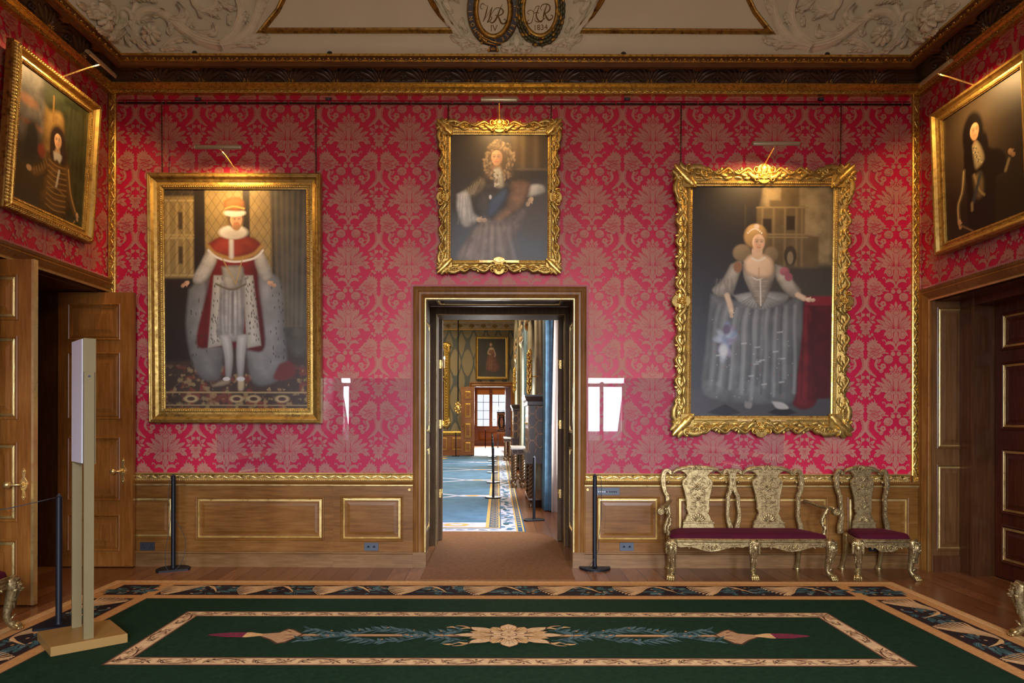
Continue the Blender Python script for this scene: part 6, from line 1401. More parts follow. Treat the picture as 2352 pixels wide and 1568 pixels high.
for px, wv in ((455, 'leftmost'), (755, 'second from the left'), (1440, 'third from the left'), (1885, 'rightmost')):
    p = P(px, 228.5, YB-.01); t = thing('spotlight', 'tiny black fitting under the gilt cornice, %s of the four' % wv, 'sensor', p, group='black fittings under the cornice')
    b = MB(); slab(b, TL0, rect(-.03, .03, -.016, .016), -.012, .02, 0, .004); b.build('housing', 'black_matt', t); b = MB(); lathe(b, (0, -.02, -.004), [(.010, 0), (.008, .008)], 10, 0, 'Y'); b.build('lens', 'slate', t)
# ================================================================== CEILING ORNAMENT
UC = (XL+XR)/2
px1 = 6.7/F
# gilt panel frames on the cove
def cove_frame(name, pts, label):
    b = MB(); prof = [(-.004, 0), (-.006, .012), (.004, .022), (.014, .018), (.020, .026), (.030, .030), (.038, .018), (.046, .012), (.048, 0)]
    sweep(b, cove_back, pts, prof, False, 0, False); struct(b.build(name, ['gold_old']), label, 'moulding')
def cvs(L): return [CV(x, y) for x, y in L]
Lp = cvs([(690, -70), (668, -30), (656, 0), (642, 28), (612, 66), (1036, 66), (1008, 38), (990, 12), (972, -24), (960, -60)])
cove_frame('trim_30', Lp, 'gilt moulding framing the ceiling panel left of the royal ovals')
Rp = [(2*UC-u, s) for u, s in Lp][::-1]; cove_frame('trim_31', Rp, 'gilt moulding framing the ceiling panel right of the royal ovals')
for k, (a, c) in enumerate(((590, 1050), (1310, 1768))):
    b = MB(); q0, q1 = CV(a, 79), CV(c, 79); sweep(b, cove_back, [(q0[0], q0[1]), (q1[0], q0[1])], [(-.006, 0), (-.004, .006), (.004, .006), (.006, 0)], False); struct(b.build('trim_%d' % (32+k), ['plaster']), 'thin plaster line under the %s ceiling panel' % ('left', 'right')[k], 'moulding')
# corner ornament drawn once on the left, mirrored to the right
def corner(sgn):
    name = 'left' if sgn < 0 else 'right'
    t = thing('plaster_relief', 'white plaster scrollwork with flowers in the %s corner of the ceiling' % name, 'plaster relief', (0, 0, 0), group='plaster corner reliefs')
    mir = (lambda u: u) if sgn < 0 else (lambda u: 2*UC-u)
    Tb = lambda u, s, h: cove_back(mir(u), s, h); Ts = cove_left if sgn < 0 else cove_right
    C_ = lambda L: [CV(x, y) for x, y in L]; CS = lambda L: [CVS(x, y, -1) for x, y in L]
    def trunk(b, T, L, w0, w1, h, flut=True):
        h *= 1.5
        Q = catmull(L, 26); n = 26; W = [w0+(w1-w0)*i/n for i in range(n+1)]; ridge(b, T, Q, W, [h*(.8+.2*math.sin(PI*i/n)) for i in range(n+1)], 0, 0, .08)
        if flut:
            for o in (-.45, .0, .45):
                P2 = []
                for i, p in enumerate(Q):
                    a, c = Q[max(i-1, 0)], Q[min(i+1, n)]; dx, dy = c[0]-a[0], c[1]-a[1]; l = math.hypot(dx, dy) or 1; P2.append((p[0]-dy/l*W[i]*o, p[1]+dx/l*W[i]*o))
                ridge(b, T, P2, [x_*.13 for x_ in W], h*.22, h*.72, 0)
    b = MB()
    trunk(b, Tb, C_([(512, 106), (470, 96), (430, 74), (395, 45), (362, 27), (330, 30), (314, 58), (317, 88), (336, 110)]), .062, .030, .050)
    trunk(b, Tb, C_([(512, 106), (545, 97), (575, 72), (592, 36), (600, -6)]), .055, .035, .045)
    trunk(b, Tb, C_([(508, 104), (532, 88), (552, 55), (556, 22), (546, -12)]), .050, .038, .050)
    trunk(b, Tb, C_([(444, -8), (452, 14), (472, 28), (496, 20), (503, -4)]), .034, .028, .042)
    b.build('scroll_stem', 'plaster_hi', t)
    leaves = [([(520, 106), (565, 100), (592, 88), (622, 86)], .050, .030), ([(545, 104), (580, 104), (590, 114)], .034, .03), ([(560, 100), (600, 98), (618, 92)], .030, .028),
              ([(395, 48), (420, 46), (428, 28), (412, 6)], .050, .045), ([(400, 42), (424, 44), (430, 38)], .028, .035), ([(400, 60), (392, 76), (398, 76)], .030, .03),
              ([(372, 118), (396, 100), (420, 92), (437, 99)], .036, .032), ([(380, 118), (405, 112), (424, 118)], .028, .028), ([(440, 86), (452, 96), (456, 104)], .030, .034),
              ([(318, 94), (334, 114), (352, 118)], .036, .034), ([(440, 74), (470, 80), (496, 76), (494, 56)], .036, .036), ([(440, 66), (448, 58), (446, 64)], .018, .03), ([(556, 60), (566, 40), (572, 30)], .030, .034), ([(566, 86), (574, 60), (570, 52)], .026, .03),
              ([(528, 60), (530, 42), (526, 38)], .024, .028), ([(458, 22), (464, 34), (464, 44)], .026, .034), ([(478, 30), (494, 34), (508, 44)], .034, .034), ([(496, 22), (508, 18), (514, 8)], .024, .03),
              ([(355, 40), (372, 36), (384, 30), (374, 22)], .026, .04), ([(328, 52), (344, 46), (358, 50)], .026, .036), ([(384, 40), (396, 58), (396, 74)], .024, .036), ([(504, -4), (528, 18), (548, 20)], .040, .034), ([(590, 40), (606, 18), (616, -4)], .028, .026)]
    for L, w_, h in leaves:
        b = MB(); acanthus(b, Tb, C_(L), w_, h*1.7, 4, .014, 0, True); b.build('acanthus_leaf', 'plaster_hi', t)
    b = MB(); c = CV(352, 83); rosette(b, Tb, c[0], c[1], .105, 9, .065, .03, 0, .2); b.build('flower', 'plaster_hi', t)
    b = MB(); c = CVS(229, 39, -1); Tl = (lambda u, s, h: Ts(u, s, h)); rosette(b, Tl, c[0], c[1], .125, 9, .07, .03, 0); b.build('flower', 'plaster_hi', t)
    for L, w_, h, side in (([(287, 46), (268, 66), (252, 82), (246, 92)], .05, .05, 1), ([(290, 50), (284, 78), (279, 108)], .05, .045, 0), ([(294, 50), (306, 74), (316, 92), (308, 100)], .05, .045, 0), ([(290, 60), (298, 88), (302, 110)], .04, .04, 0),
                           ([(262, 66), (256, 88), (250, 84)], .034, .04, 1), ([(300, 34), (316, 44), (322, 60)], .03, .04, 0), ([(205, 10), (215, 24), (212, 44)], .05, .04, 1), ([(244, 8), (250, 30), (246, 56)], .05, .045, 1), ([(190, 12), (200, 30), (204, 44)], .03, .03, 1), ([(228, 70), (236, 76), (240, 84)], .04, .035, 1), ([(216, 62), (226, 72), (232, 78)], .03, .03, 1), ([(222, -6), (236, 4), (240, 20)], .04, .04, 1), ([(172, 4), (184, 14), (190, 24)], .03, .03, 1)):
        b = MB(); acanthus(b, Ts if side else Tb, (CS if side else C_)(L), w_, h*1.6, 4, .014, 0, True); b.build('acanthus_leaf', 'plaster_hi', t)
    b = MB(); c = CV(289, 40); dome(b, Tb, c[0], c[1], .055, .055, .06, 0, .03, 0, 12, 4)
    for k in range(4): p = CV(279+9*k, 56); dome(b, Tb, p[0], p[1], .026, .044, .05, 0, .02, 0, 8)
    Q = C_([(272, 52), (276, 32), (291, 24), (306, 34), (310, 52)]); ridge(b, Tb, catmull(Q, 14), .03, .06, .02, 0); b.build('calyx', 'plaster_hi', t)
    b = MB(); c = CV(335, -22)
    for i in range(11): p = CV(309+5.2*i, 6-5*math.cos((i-5)*.34)+(2 if i % 2 else 0)); ridge(b, Tb, [(c[0]+(p[0]-c[0])*.1, c[1]), p], [.014, .016], [.05, .05], .02, 0); dome(b, Tb, p[0], p[1], .016, .014, .055, 0, .02, 0, 6)
    ridge(b, Tb, C_([(305, 40), (312, 22), (318, 6)]), [.02, .03, .04], .04, .01, 0); b.build('pleated_basket', 'plaster_hi', t)
corner(-1); corner(1)

# ---- the two royal ovals and their leafage
t = thing('plaster_relief', 'white plaster leaf spray under the two royal ovals', 'plaster relief', (0, 0, 0))
def lf(L, w_, h, lobes=4, both=True, nm='acanthus_leaf'):
    for s in ((-1, 1) if both else (1,)):
        b = MB(); Q = [((1186-x)*s*-1 if s > 0 else (1186-x), y) for x, y in L]; Q = [CV(1186+dx, y) for dx, y in [(-(1186-x) if s > 0 else (1186-x), y) for x, y in L]]
        acanthus(b, cove_back, Q, w_, h*1.6, lobes, .006, 0, True); b.build(nm, 'plaster_hi', t)
lf([(1076, 96), (1050, 78), (1020, 40), (1000, 0)], .030, .03, 6); lf([(1084, 104), (1062, 84), (1040, 50), (1014, 4)], .026, .034, 6); lf([(1074, 76), (1060, 56), (1066, 44)], .036, .034, 3)
lf([(1108, 110), (1080, 96), (1056, 98), (1034, 84)], .046, .034, 4); lf([(1090, 104), (1070, 104), (1062, 116)], .034, .03, 3); lf([(1128, 116), (1108, 112), (1094, 120)], .030, .03, 3); lf([(1150, 112), (1166, 108), (1172, 96)], .034, .05, 3); lf([(1184, 112), (1168, 118), (1150, 116)], .034, .045, 3)
lf([(1186, 118), (1186, 100), (1186, 82)], .05, .06, 3, False); lf([(1040, 30), (1024, 10), (1028, -14)], .040, .03, 3); lf([(1020, 6), (1040, -4), (1056, 8)], .03, .03, 3)
S_ = lambda y: CV(1186, y)[1]
sv = (S_(20)-S_(80))/60                               # metres of cove per photo pixel, upright
su = 6.68/F
def oval(cx, cy, label, garter):
    c = CV(cx, cy); t = thing('royal_oval', label, 'medallion', (0, 0, 0), group='painted royal ovals')
    T = lambda u, s, h: cove_back(c[0]+u, c[1]+s, h)
    E = lambda a, b_, n=48: [(a*su*math.cos(2*PI*i/n), b_*sv*math.sin(2*PI*i/n)) for i in range(n)]
    b = MB(); slab(b, T, E(40, 64), .0, .036, 0, .002); b.build('white_ground', 'plaster', t)
    b = MB(); o = E(33, 56) if garter else E(34, 55)
    sweep(b, T, o, [(0, .034), (.004, .050), (.02, .056), (.044, .052), (.050, .036)], True, 0, True); b.build('gilt_rim', 'gold_old', t)
    if garter:
        b = MB(); sweep(b, T, E(45, 69), [(0, .03), (0, .050), (.058, .050), (.058, .0)], True, [0, 0, 0]); g = b.build('blue_garter', 'garter', t)
        b = MB(); sweep(b, T, E(45, 69), [(-.003, .05), (0, .055), (.004, .05)], True); sweep(b, T, E(59, 84), [(-.006, .05), (0, .056), (.004, .05)], True); b.build('garter_edge', 'gold_old', g)
        s_ = 'HONI\u00b7SOIT\u00b7QUI\u00b7MAL\u00b7Y\u00b7PENSE'
        for i, chx in enumerate(s_):
            a = math.radians(219-i*(284/(len(s_)-1))); b = MB(); u, v = 52*su*math.cos(a), 76.5*sv*math.sin(a)
            nr = math.atan2(math.sin(a)*52*su, math.cos(a)*76.5*sv)
            text(b, T, chx, .052, u, v, .0515, .0015, nr-PI/2); b.build('letter', 'gold', g)
        b = MB()                                      # buckle, tongue and hanging tab
        ridge(b, T, [(x*su, -y*sv) for x, y in ((-36, 52), (-20, 68), (0, 78), (24, 82))], .007, .012, .05, 0); ridge(b, T, [(x*su, -y*sv) for x, y in ((-34, 60), (-14, 80), (6, 86))], .007, .012, .05, 0)
        for x, y in ((-34, 56), (-28, 62), (-22, 72), (-30, 70), (-16, 76), (-26, 80)): dome(b, T, x*su, -y*sv, .016, .012, .018, .4, .05, 0, 7)
        ridge(b, T, catmull([(x*su, -y*sv) for x, y in ((8, 80), (4, 70), (10, 62), (16, 60))], 8), .005, .012, .05, 0)
        b.build('buckle', 'gold', g)
        b = MB(); tbox(b, T, -8*su, 8*su, -97*sv, -84*sv, .01, .04); b.build('garter_tab', 'garter', g)
        b = MB()
        for s2 in (-1, 1): ridge(b, T, [(s2*8*su, -86*sv), (s2*9*su, -97*sv)], .008, .02, .03, 0); dome(b, T, s2*10*su, -96*sv, .016, .016, .02, 0, .03, 0, 8)
        shell(b, T, 0, -98*sv, .036, .4, PI-.4, 5, .014, .04, 0); b.build('tab_mount', 'gold', g)
    else:
        b = MB(); n = 40                              # laurel wreath of overlapping leaves
        sweep(b, T, E(42, 68), [(0, .01), (.01, .038), (.03, .046), (.05, .036), (.06, 0)], True, 0, True)
        for i in range(n):
            for w_, off in ((44, -1), (48.5, 0), (53, 1)):
                a0 = -PI/2+(2*PI*(i+.33*off)/n); d = 1 if math.cos(a0) > 0 else -1; a1 = a0+d*.17
                q0 = (w_*su*math.cos(a0), w_*1.57*sv*math.sin(a0)); q1 = ((w_+off*2.5)*su*math.cos(a1), (w_+off*2.5)*1.57*sv*math.sin(a1)); mid = ((q0[0]+q1[0])/2*1.01, (q0[1]+q1[1])/2*1.01)
                acanthus(b, T, [q0, mid, q1], .016, .018, 1, .044, 1 if (i+off) % 4 == 0 else 0)
        b.build('laurel_wreath', ['laurel', 'gold_old'], t)
    # monogram, traced as brush strokes; crop pixels of a 8.11x enlargement
    ox, oy = cx, cy
    def st(L, w_):
        b2 = [((1040+x/8.11-ox)*su, -(y/8.11-oy)*sv) for x, y in L]; Q = catmull(b2, 16); W = [x_[0]*.62 for x_ in catmull([(q,) for q in w_], 16)]; ridge(mb, T, Q, W, .016, .0375, 0)
    if garter:
        for part, strokes in (('letter_w', [([(560, 200), (520, 180), (525, 120), (560, 95), (610, 130), (660, 150)], [.004, .006, .007, .009, .005, .004]), ([(655, 140), (625, 260), (600, 350), (565, 435)], [.006, .016, .013, .006]), ([(565, 435), (640, 320), (735, 160)], [.006, .004, .005]), ([(735, 160), (705, 270), (680, 370), (640, 450)], [.006, .016, .013, .007]), ([(640, 450), (690, 420), (730, 360), (700, 340), (670, 370)], [.006, .006, .008, .006, .004])]),
                              ('letter_r', [([(640, 450), (700, 330), (780, 200), (850, 170), (920, 200), (940, 250), (900, 300), (830, 315), (790, 310)], [.004, .004, .006, .006, .011, .013, .008, .006, .005]), ([(920, 110), (870, 220), (820, 350), (760, 440), (710, 450), (690, 420)], [.003, .010, .015, .011, .007, .004]), ([(840, 310), (870, 380), (900, 450), (950, 470), (990, 430), (980, 390), (945, 390)], [.008, .013, .013, .009, .006, .005, .004])])):
            mb = MB(); [st(*q) for q in strokes]; mb.build(part, 'monogram', t)
        mb = MB(); text(mb, T, 'IV', .088, (1134.5-ox)*su, -(69-oy)*sv, .038, .003); mb.build('numeral', 'monogram', t)
    else:
        for part, strokes in (('letter_a', [([(1425, 300), (1385, 270), (1410, 225), (1470, 225), (1500, 265), (1490, 360), (1465, 450), (1410, 475), (1382, 435), (1420, 400)], [.004, .005, .007, .008, .007, .007, .008, .007, .005, .004]), ([(1500, 260), (1520, 200), (1560, 150), (1605, 140)], [.005, .006, .007, .006]), ([(1605, 140), (1575, 230), (1550, 310), (1580, 390), (1640, 435), (1690, 370)], [.006, .011, .015, .014, .010, .005]), ([(1505, 285), (1550, 260), (1605, 275)], [.005, .008, .005]), ([(1530, 360), (1530, 410), (1580, 440), (1640, 420), (1720, 360)], [.004, .005, .006, .005, .004])]),
                              ('letter_r', [([(1655, 225), (1625, 180), (1660, 120), (1730, 100), (1795, 130), (1800, 200), (1750, 260), (1680, 290)], [.004, .006, .008, .007, .011, .013, .009, .005]), ([(1755, 90), (1720, 190), (1695, 290), (1680, 370)], [.004, .011, .015, .007]), ([(1715, 280), (1745, 350), (1790, 400), (1845, 370), (1860, 325), (1825, 305)], [.008, .014, .012, .007, .006, .005])])):
            mb = MB(); [st(*q) for q in strokes]; mb.build(part, 'monogram', t)
        mb = MB(); text(mb, T, '1834', .075, (1241.5-ox)*su, -(67-oy)*sv, .038, .003, math.radians(3)); mb.build('numeral', 'monogram', t)
M['garter'] = mat('garter blue', (.014, .020, .045), .45); M['laurel'] = gilt('dark laurel green', (.075, .075, .035), (.02, .026, .016), .4, 20, .2, 90, .3)
oval(1132.8, 26, 'blue garter oval with a gilt W R monogram on the ceiling', True); oval(1240.2, 26, 'laurel wreathed oval with a gilt A R monogram on the ceiling', False)
# ================================================================== THE GALLERY BEYOND THE DOORWAY
GY, GZ, GR, GL = 28.2, 5.95, 1.12, -6.0
def G(px, py, Y): return P(px, py, Y)
m, nt, b_ = newmat('sage ogee wall silk'); v = coords(nt)
sp_ = nt.nodes.new('ShaderNodeSeparateXYZ'); nt.links.new(v, sp_.inputs[0])
def mth(op, a, c=None, val=None):
    n = nt.nodes.new('ShaderNodeMath'); n.operation = op
    nt.links.new(a, n.inputs[0])
    if c is not None: nt.links.new(c, n.inputs[1])
    if val is not None: n.inputs[1].default_value = val
    return n.outputs[0]
sx_ = mth('SINE', mth('MULTIPLY', sp_.outputs[0], val=2*PI/1.06)); cz_ = mth('COSINE', mth('MULTIPLY', sp_.outputs[2], val=2*PI/1.6))
d_ = mth('ABSOLUTE', mth('SUBTRACT', mth('ABSOLUTE', sx_), mth('MULTIPLY', mth('ADD', cz_, val=1.0), val=.5)))
nn = mth('MULTIPLY', noise(nt, v, 7, 3), val=.28); d2 = mth('ADD', d_, nn)
nt.links.new(ramp(nt, d2, [(.27, (.060, .068, .060)), (.37, (.21, .165, .085))]), b_.inputs['Base Color']); b_.inputs['Roughness'].default_value = .55; M['ogee'] = m
M['gallery_oak'] = wood('warm panelling', (.13, .045, .012), (.24, .095, .028), (.33, .15, .05), 'X', .35)
M['blue_silk'] = mat('blue figured curtain silk', (.075, .17, .25), .55, var=.35, scale=9)
M['sage_silk'] = mat('faded sage curtain silk', (.20, .18, .12), .55, var=.25, scale=6)
M['lining'] = mat('cream curtain lining', (.62, .55, .48), .7, var=.05)
M['fringe'] = mat('bullion fringe', (.33, .22, .10), .6, var=.4, scale=60)
M['amber_blind'] = mat('amber blind', (.62, .36, .13), .6, var=.05)
M['ebony'] = wood('dark veneer', (.025, .014, .010), (.055, .034, .026), (.09, .06, .045), 'Z', .36, 1.0, .25)
M['inlay'] = mat('pale stringing', (.30, .17, .085), .3)
M['bobbin'] = mat('polished walnut turnings', (.085, .042, .016), .12, var=.3, scale=30)
M['satinwood'] = mat('amber marquetry', (.62, .28, .05), .35, var=.15, scale=14)
M['stone_top'] = mat('pale carved top', (.33, .29, .25), .3)
# shell of the gallery
for wn, bx in (('wall_gallery_left', (GL-.2, GL, 8.6, GY, 0, GZ)),):
    b = MB(); b.box(*bx); struct(b.build(wn, 'ogee'), 'left wall of the gallery', 'wall')
GW = (10.0, 14.6, 18.3, 23.3)                         # window centres on the right side
b = MB(); ys = [8.6]
for y in GW: ys += [y-1.0, y+1.0]
ys.append(GY)
for k in range(0, len(ys), 2): b.box(GR, GR+.5, ys[k], ys[k+1], 0, GZ)
for y in GW: b.box(GR, GR+.5, y-1.0, y+1.0, 0, .7); b.box(GR, GR+.5, y-1.0, y+1.0, 4.4, GZ)
struct(b.build('wall_gallery_right', 'sage_silk'), 'window wall on the right of the gallery', 'wall')
b = MB(); b.box(GL-.2, GR+.5, 8.6, GY+.4, GZ, GZ+.15); struct(b.build('ceiling_gallery', 'plaster'), 'gallery ceiling', 'ceiling')
dx0, dx1, dz = PX(1089, GY), PX(1173, GY), 2.95
b = MB(); b.box(GL, dx0, GY, GY+.35, 0, GZ); b.box(dx1, GR+.5, GY, GY+.35, 0, GZ); b.box(dx0, dx1, GY, GY+.35, dz, GZ); struct(b.build('wall_gallery_end', 'ogee'), 'far wall of the gallery in sage and gold ogee silk', 'wall')
# cornice of the far wall
b = MB(); zb = ZY(1100, 758, GY-.05)
sweep(b, TB(GY), [(GR, zb), (GL, zb)], [(0, 0), (0, .05), (.05, .06), (.06, .02), (.10, .03), (.34, .05), (.36, .12), (.40, .13), (.42, .10), (.55, .18), (.62, .30), (.62, 0)], False, [1, 1, 1, 0, 0, 0, 1, 0, 0, 0, 0])
T = TB(GY-.04)
for i in range(16):
    u = -2.9+i*.25
    if i % 2: shell(b, T, u, zb+.13, .15, .2, PI-.2, 6, .03, .01, 1); dome(b, T, u, zb+.12, .05, .03, .04, 0, .01, 1, 8)
    else: scroll(b, T, u-.05, zb+.22, .06, 0, .9, .016, .03, .01, 0, 10); scroll(b, T, u+.05, zb+.22, .06, PI, -.9, .016, .03, .01, 0, 10)
for i in range(50): tbox(b, TB(GY-.13), -2.95+i*.085, -2.95+i*.085+.045, zb+.38, zb+.44, -.05, .02, 1)
struct(b.build('trim_40', ['cream_plaster', 'gold']), 'cream and gilt cornice of the gallery', 'moulding') if 'cream_plaster' in M else None
# panelling under the silk
b = MB(); T = TB(GY-.05); tbox(b, T, GL, dx0-.0, 0, .93, -.05, 0, 0); sweep(b, T, [(GL, .98), (dx0, .98)], [(.10, 0), (.10, .04), (.02, .06), (.0, .04), (-.05, .03), (-.06, 0)][::-1], False, [1, 1, 1, 1, 1])
for k in range(5): a = dx0-.62-.86*k; panel(b, T, a-.36, a+.36, .20, .80, 1, 0, 0, 1.6, .07)
struct(b.build('trim_41', ['gallery_oak', 'gold']), 'warm oak dado with gilt fillets at the far end of the gallery', 'wainscot')
# far doorway, its open leaf and the window room
b = MB(); sweep(b, TB(GY), [(dx0, 0), (dx0, dz), (dx1, dz), (dx1, 0)], [(0, -.3), (0, .06), (-.05, .10), (-.12, .08), (-.16, .12), (-.20, .10), (-.20, 0)], False, 0); struct(b.build('trim_42', 'gallery_oak'), 'architrave of the far doorway', 'door frame')
def gleaf(name, x0, x1, y, z1, gold, label, rows=((.15, .62), (.75, 1.42), (1.60, 2.28), (2.42, 2.80)), mt='gallery_oak', rot=0):
    T = TB(y); b = MB(); tbox(b, T, x0, x1, .02, z1, -.05, 0); r = struct(b.build(name, mt), label, 'door')
    for v0, v1 in rows: b = MB(); panel(b, T, x0+.13, x1-.10, v0, v1, 1, 0, 0, 1.9, .06); b.build('door_panel', [mt, gold], r)
    b = MB(); ball(b, (x0+.08, y-.07, 1.28), .035); tube(b, [(x0+.08, y, 1.28), (x0+.08, y-.06, 1.28)], .012, 8); b.build('door_knob', 'brass_dark', r); return r
gleaf('door_7', PX(1058.5, 27.9), PX(1089.5, 27.9), 27.9, 2.94, 'gold', 'open oak leaf of the far doorway with gilt panels')
b = MB(); x = PX(1160.5, GY); b.box(x, x+.24, GY-.02, GY+.33, .01, 2.92)
for z in (2.1, 1.15): lathe(b, (x+.20, GY-.02, z), [(.03, 0), (.03, .03), (.012, .05)], 10, 1, 'Y')
struct(b.build('door_8', ['mahogany', 'black']), 'dark edge of the right leaf of the far doorway', 'door')
FY = 38.0
b = MB(); wx0, wx1, wz0, wz1 = PX(1093, FY), PX(1163, FY), ZY(1128, 982, FY), ZY(1128, 892, FY)
b.box(-3.5, wx0, FY, FY+.3, 0, 5); b.box(wx1, 3, FY, FY+.3, 0, 5); b.box(wx0, wx1, FY, FY+.3, 0, wz0); b.box(wx0, wx1, FY, FY+.3, wz1, 5)
b.box(-3.7, -3.5, GY+.35, FY+.3, 0, 5); b.box(3, 3.2, GY+.35, FY+.3, 0, 5); b.box(-3.5, 3, GY+.35, FY+.3, 4.2, 4.4)
panel(b, TB(FY-.01), PX(1098, FY), PX(1152, FY), .28, .82, 0, 0, 0, 2, .10); struct(b.build('wall_far_room', 'gallery_oak'), 'panelled wall of the room beyond the gallery', 'wall')
b = MB(); T = TB(FY); mid = PX(1127.5, FY)
sweep(b, T, rect(wx0+.04, wx1-.04, wz0+.04, wz1-.04), [(.05, -.05), (.05, .06), (-.05, .03), (-.05, -.05)])
tbox(b, T, mid-.09, mid+.09, wz0, wz1, -.05, .08); tbox(b, T, wx0-.05, wx1+.05, wz0-.06, wz0, -.02, .22)
w_ = struct(b.build('window_4', 'gallery_oak'), 'oak framed casement window at the very end of the view', 'window')
b = MB()
for a, c in ((wx0+.08, mid-.09), (mid+.09, wx1-.08)):
    m2 = (a+c)/2; tbox(b, T, m2-.012, m2+.012, wz0, wz1, -.03, .01)
    for k in range(1, 4): z = wz0+(wz1-.3-wz0)*k/4; tbox(b, T, a, c, z-.012, z+.012, -.03, .01)
b.build('glazing_bars', 'slate', w_)
b = MB(); tbox(b, T, wx0, wx1, wz0, wz1, -.04, -.035); b.build('window_pane', 'glass', w_)
b = MB(); tbox(b, T, wx0+.06, wx1-.06, ZY(1128, 906, FY), wz1+.02, -.0, .02); b.build('roller_blind', 'amber_blind', w_)
# carpet
b = MB(); TG = TF(.006); cx1 = P(1205, 1222, 9.17)[0]+.02; xl = GL+.4; y0, y1 = 9.17, GY-.35
GM = ['c_blue', 'c_deep', 'c_lilac', 'c_gold', 'c_navy', 'teal']
b.box(xl, cx1, y0, y1, 0, .006, 4)
xi = P(1131, 1222, 9.3)[0]                            # inner edge of the right border
def gp(pts, h, mi): poly(b, TG, pts, h, mi)
xs_ = [P(x, 1215, 9.41)[0] for x in (1120, 1123.5, 1141, 1145, 1197, 1200.5, 1209, 1213)]
bx = [-.148, -.115, .005, .035, .245, .275, .345, .375]
gp(rect(xl+.1, -.145, y0+.42, y1-.4), .0006, 0)
gp(rect(-.180, -.148, y0+.36, y1), .0010, 3); gp(rect(-.135, .012, y0+.36, y1), .0008, 4); gp(rect(-.150, -.128, y0+.36, y1), .0014, 3); gp(rect(.008, .034, y0+.30, y1), .0010, 3); gp(rect(.050, .262, y0+.03, y1), .0008, 2); gp(rect(.262, .288, y0, y1), .0010, 3); gp(rect(.29, .352, y0, y1), .0008, 4); gp(rect(.352, .376, y0, y1), .0012, 3)
gp(rect(xl, .05, y0+.03, y0+.26), .0008, 2); gp(rect(xl, .01, y0+.30, y0+.345), .0010, 3); gp(rect(xl, -.18, y0+.36, y0+.80), .0010, 2); gp(rect(xl, .37, y0, y0+.02), .0012, 3)
r = random.Random(2); k = 0; yy = y0+.4
while yy < y1-.3:                                     # lattice between the gold lines
    for s in (-1, 1): gp(strokepoly([(-.115, yy), (-.058+.03*s, yy+.09), (.0, yy+.18)] if s > 0 else [(.0, yy), (-.058, yy+.09), (-.115, yy+.18)], [.016, .014, .016], 4), .0018+.0001*s, 3)
    gp(rect(.30, .345, yy, yy+.05), .0014, 3); yy += .18
yy = y0+.1
while yy < y1-.3:                                     # cloudy blue leafage on the lilac border
    for q in range(3):
        x = .07+.17*r.random(); gp(leafpoly((x, yy+r.random()*.2), (x+r.uniform(-.09, .09), yy+r.uniform(.1, .32)), .07+.05*r.random(), 3), .0012+.0001*q, (5, 0, 1)[q % 3])
    yy += .22
for i in range(34):
    x = xl+.2+i*.16; gp(leafpoly((x, y0+.07+.1*r.random()), (x+.14, y0+.1+.12*r.random()), .06, 3), .0012, 0 if i % 2 else 5)
yb = [10.0, 13.4, 16.8, 20.2, 23.6, 27.0]
for i in range(len(yb)-1):                            # compartments: octagons and lozenges edged in lilac
    a, c = yb[i], yb[i+1]; w2 = .30
    gp([(-.18, c-w2*.5), (-.18, c+w2*.5), (-.72, c+w2*.5), (-.90, c), (-.72, c-w2*.5)], .0012, 2)
    gp(ell(-.52, c, .14, .10, 12), .0016, 3)
    for s in (-1, 1): gp(strokepoly([(-.86, c+s*.06), (-1.6, c+s*.55), (-3.4, c+s*.75)], [.10, .10, .10], 6), .0014, 2)
    gp([(-.95, c), (-1.62, c-.48), (-3.2, c-.68), (-3.2, c+.68), (-1.62, c+.48)], .0010, 1)
    gp(ell(-2.4, (a+c)/2+.4, .42, .50, 16, 0, .08, 8), .0014, 3); gp(ell(-2.4, c, .34, .34, 16, 0, .08, 8), .0016, 3)
gp(ell(-.62, y0+.58, .20, .15, 16, 0, .07, 8), .0016, 3); gp(ell(-.62, y0+.58, .10, .07, 14), .0020, 2)
tag(b.build('carpet', GM), 'long azure carpet with a lilac leaf border down the gallery', 'carpet')

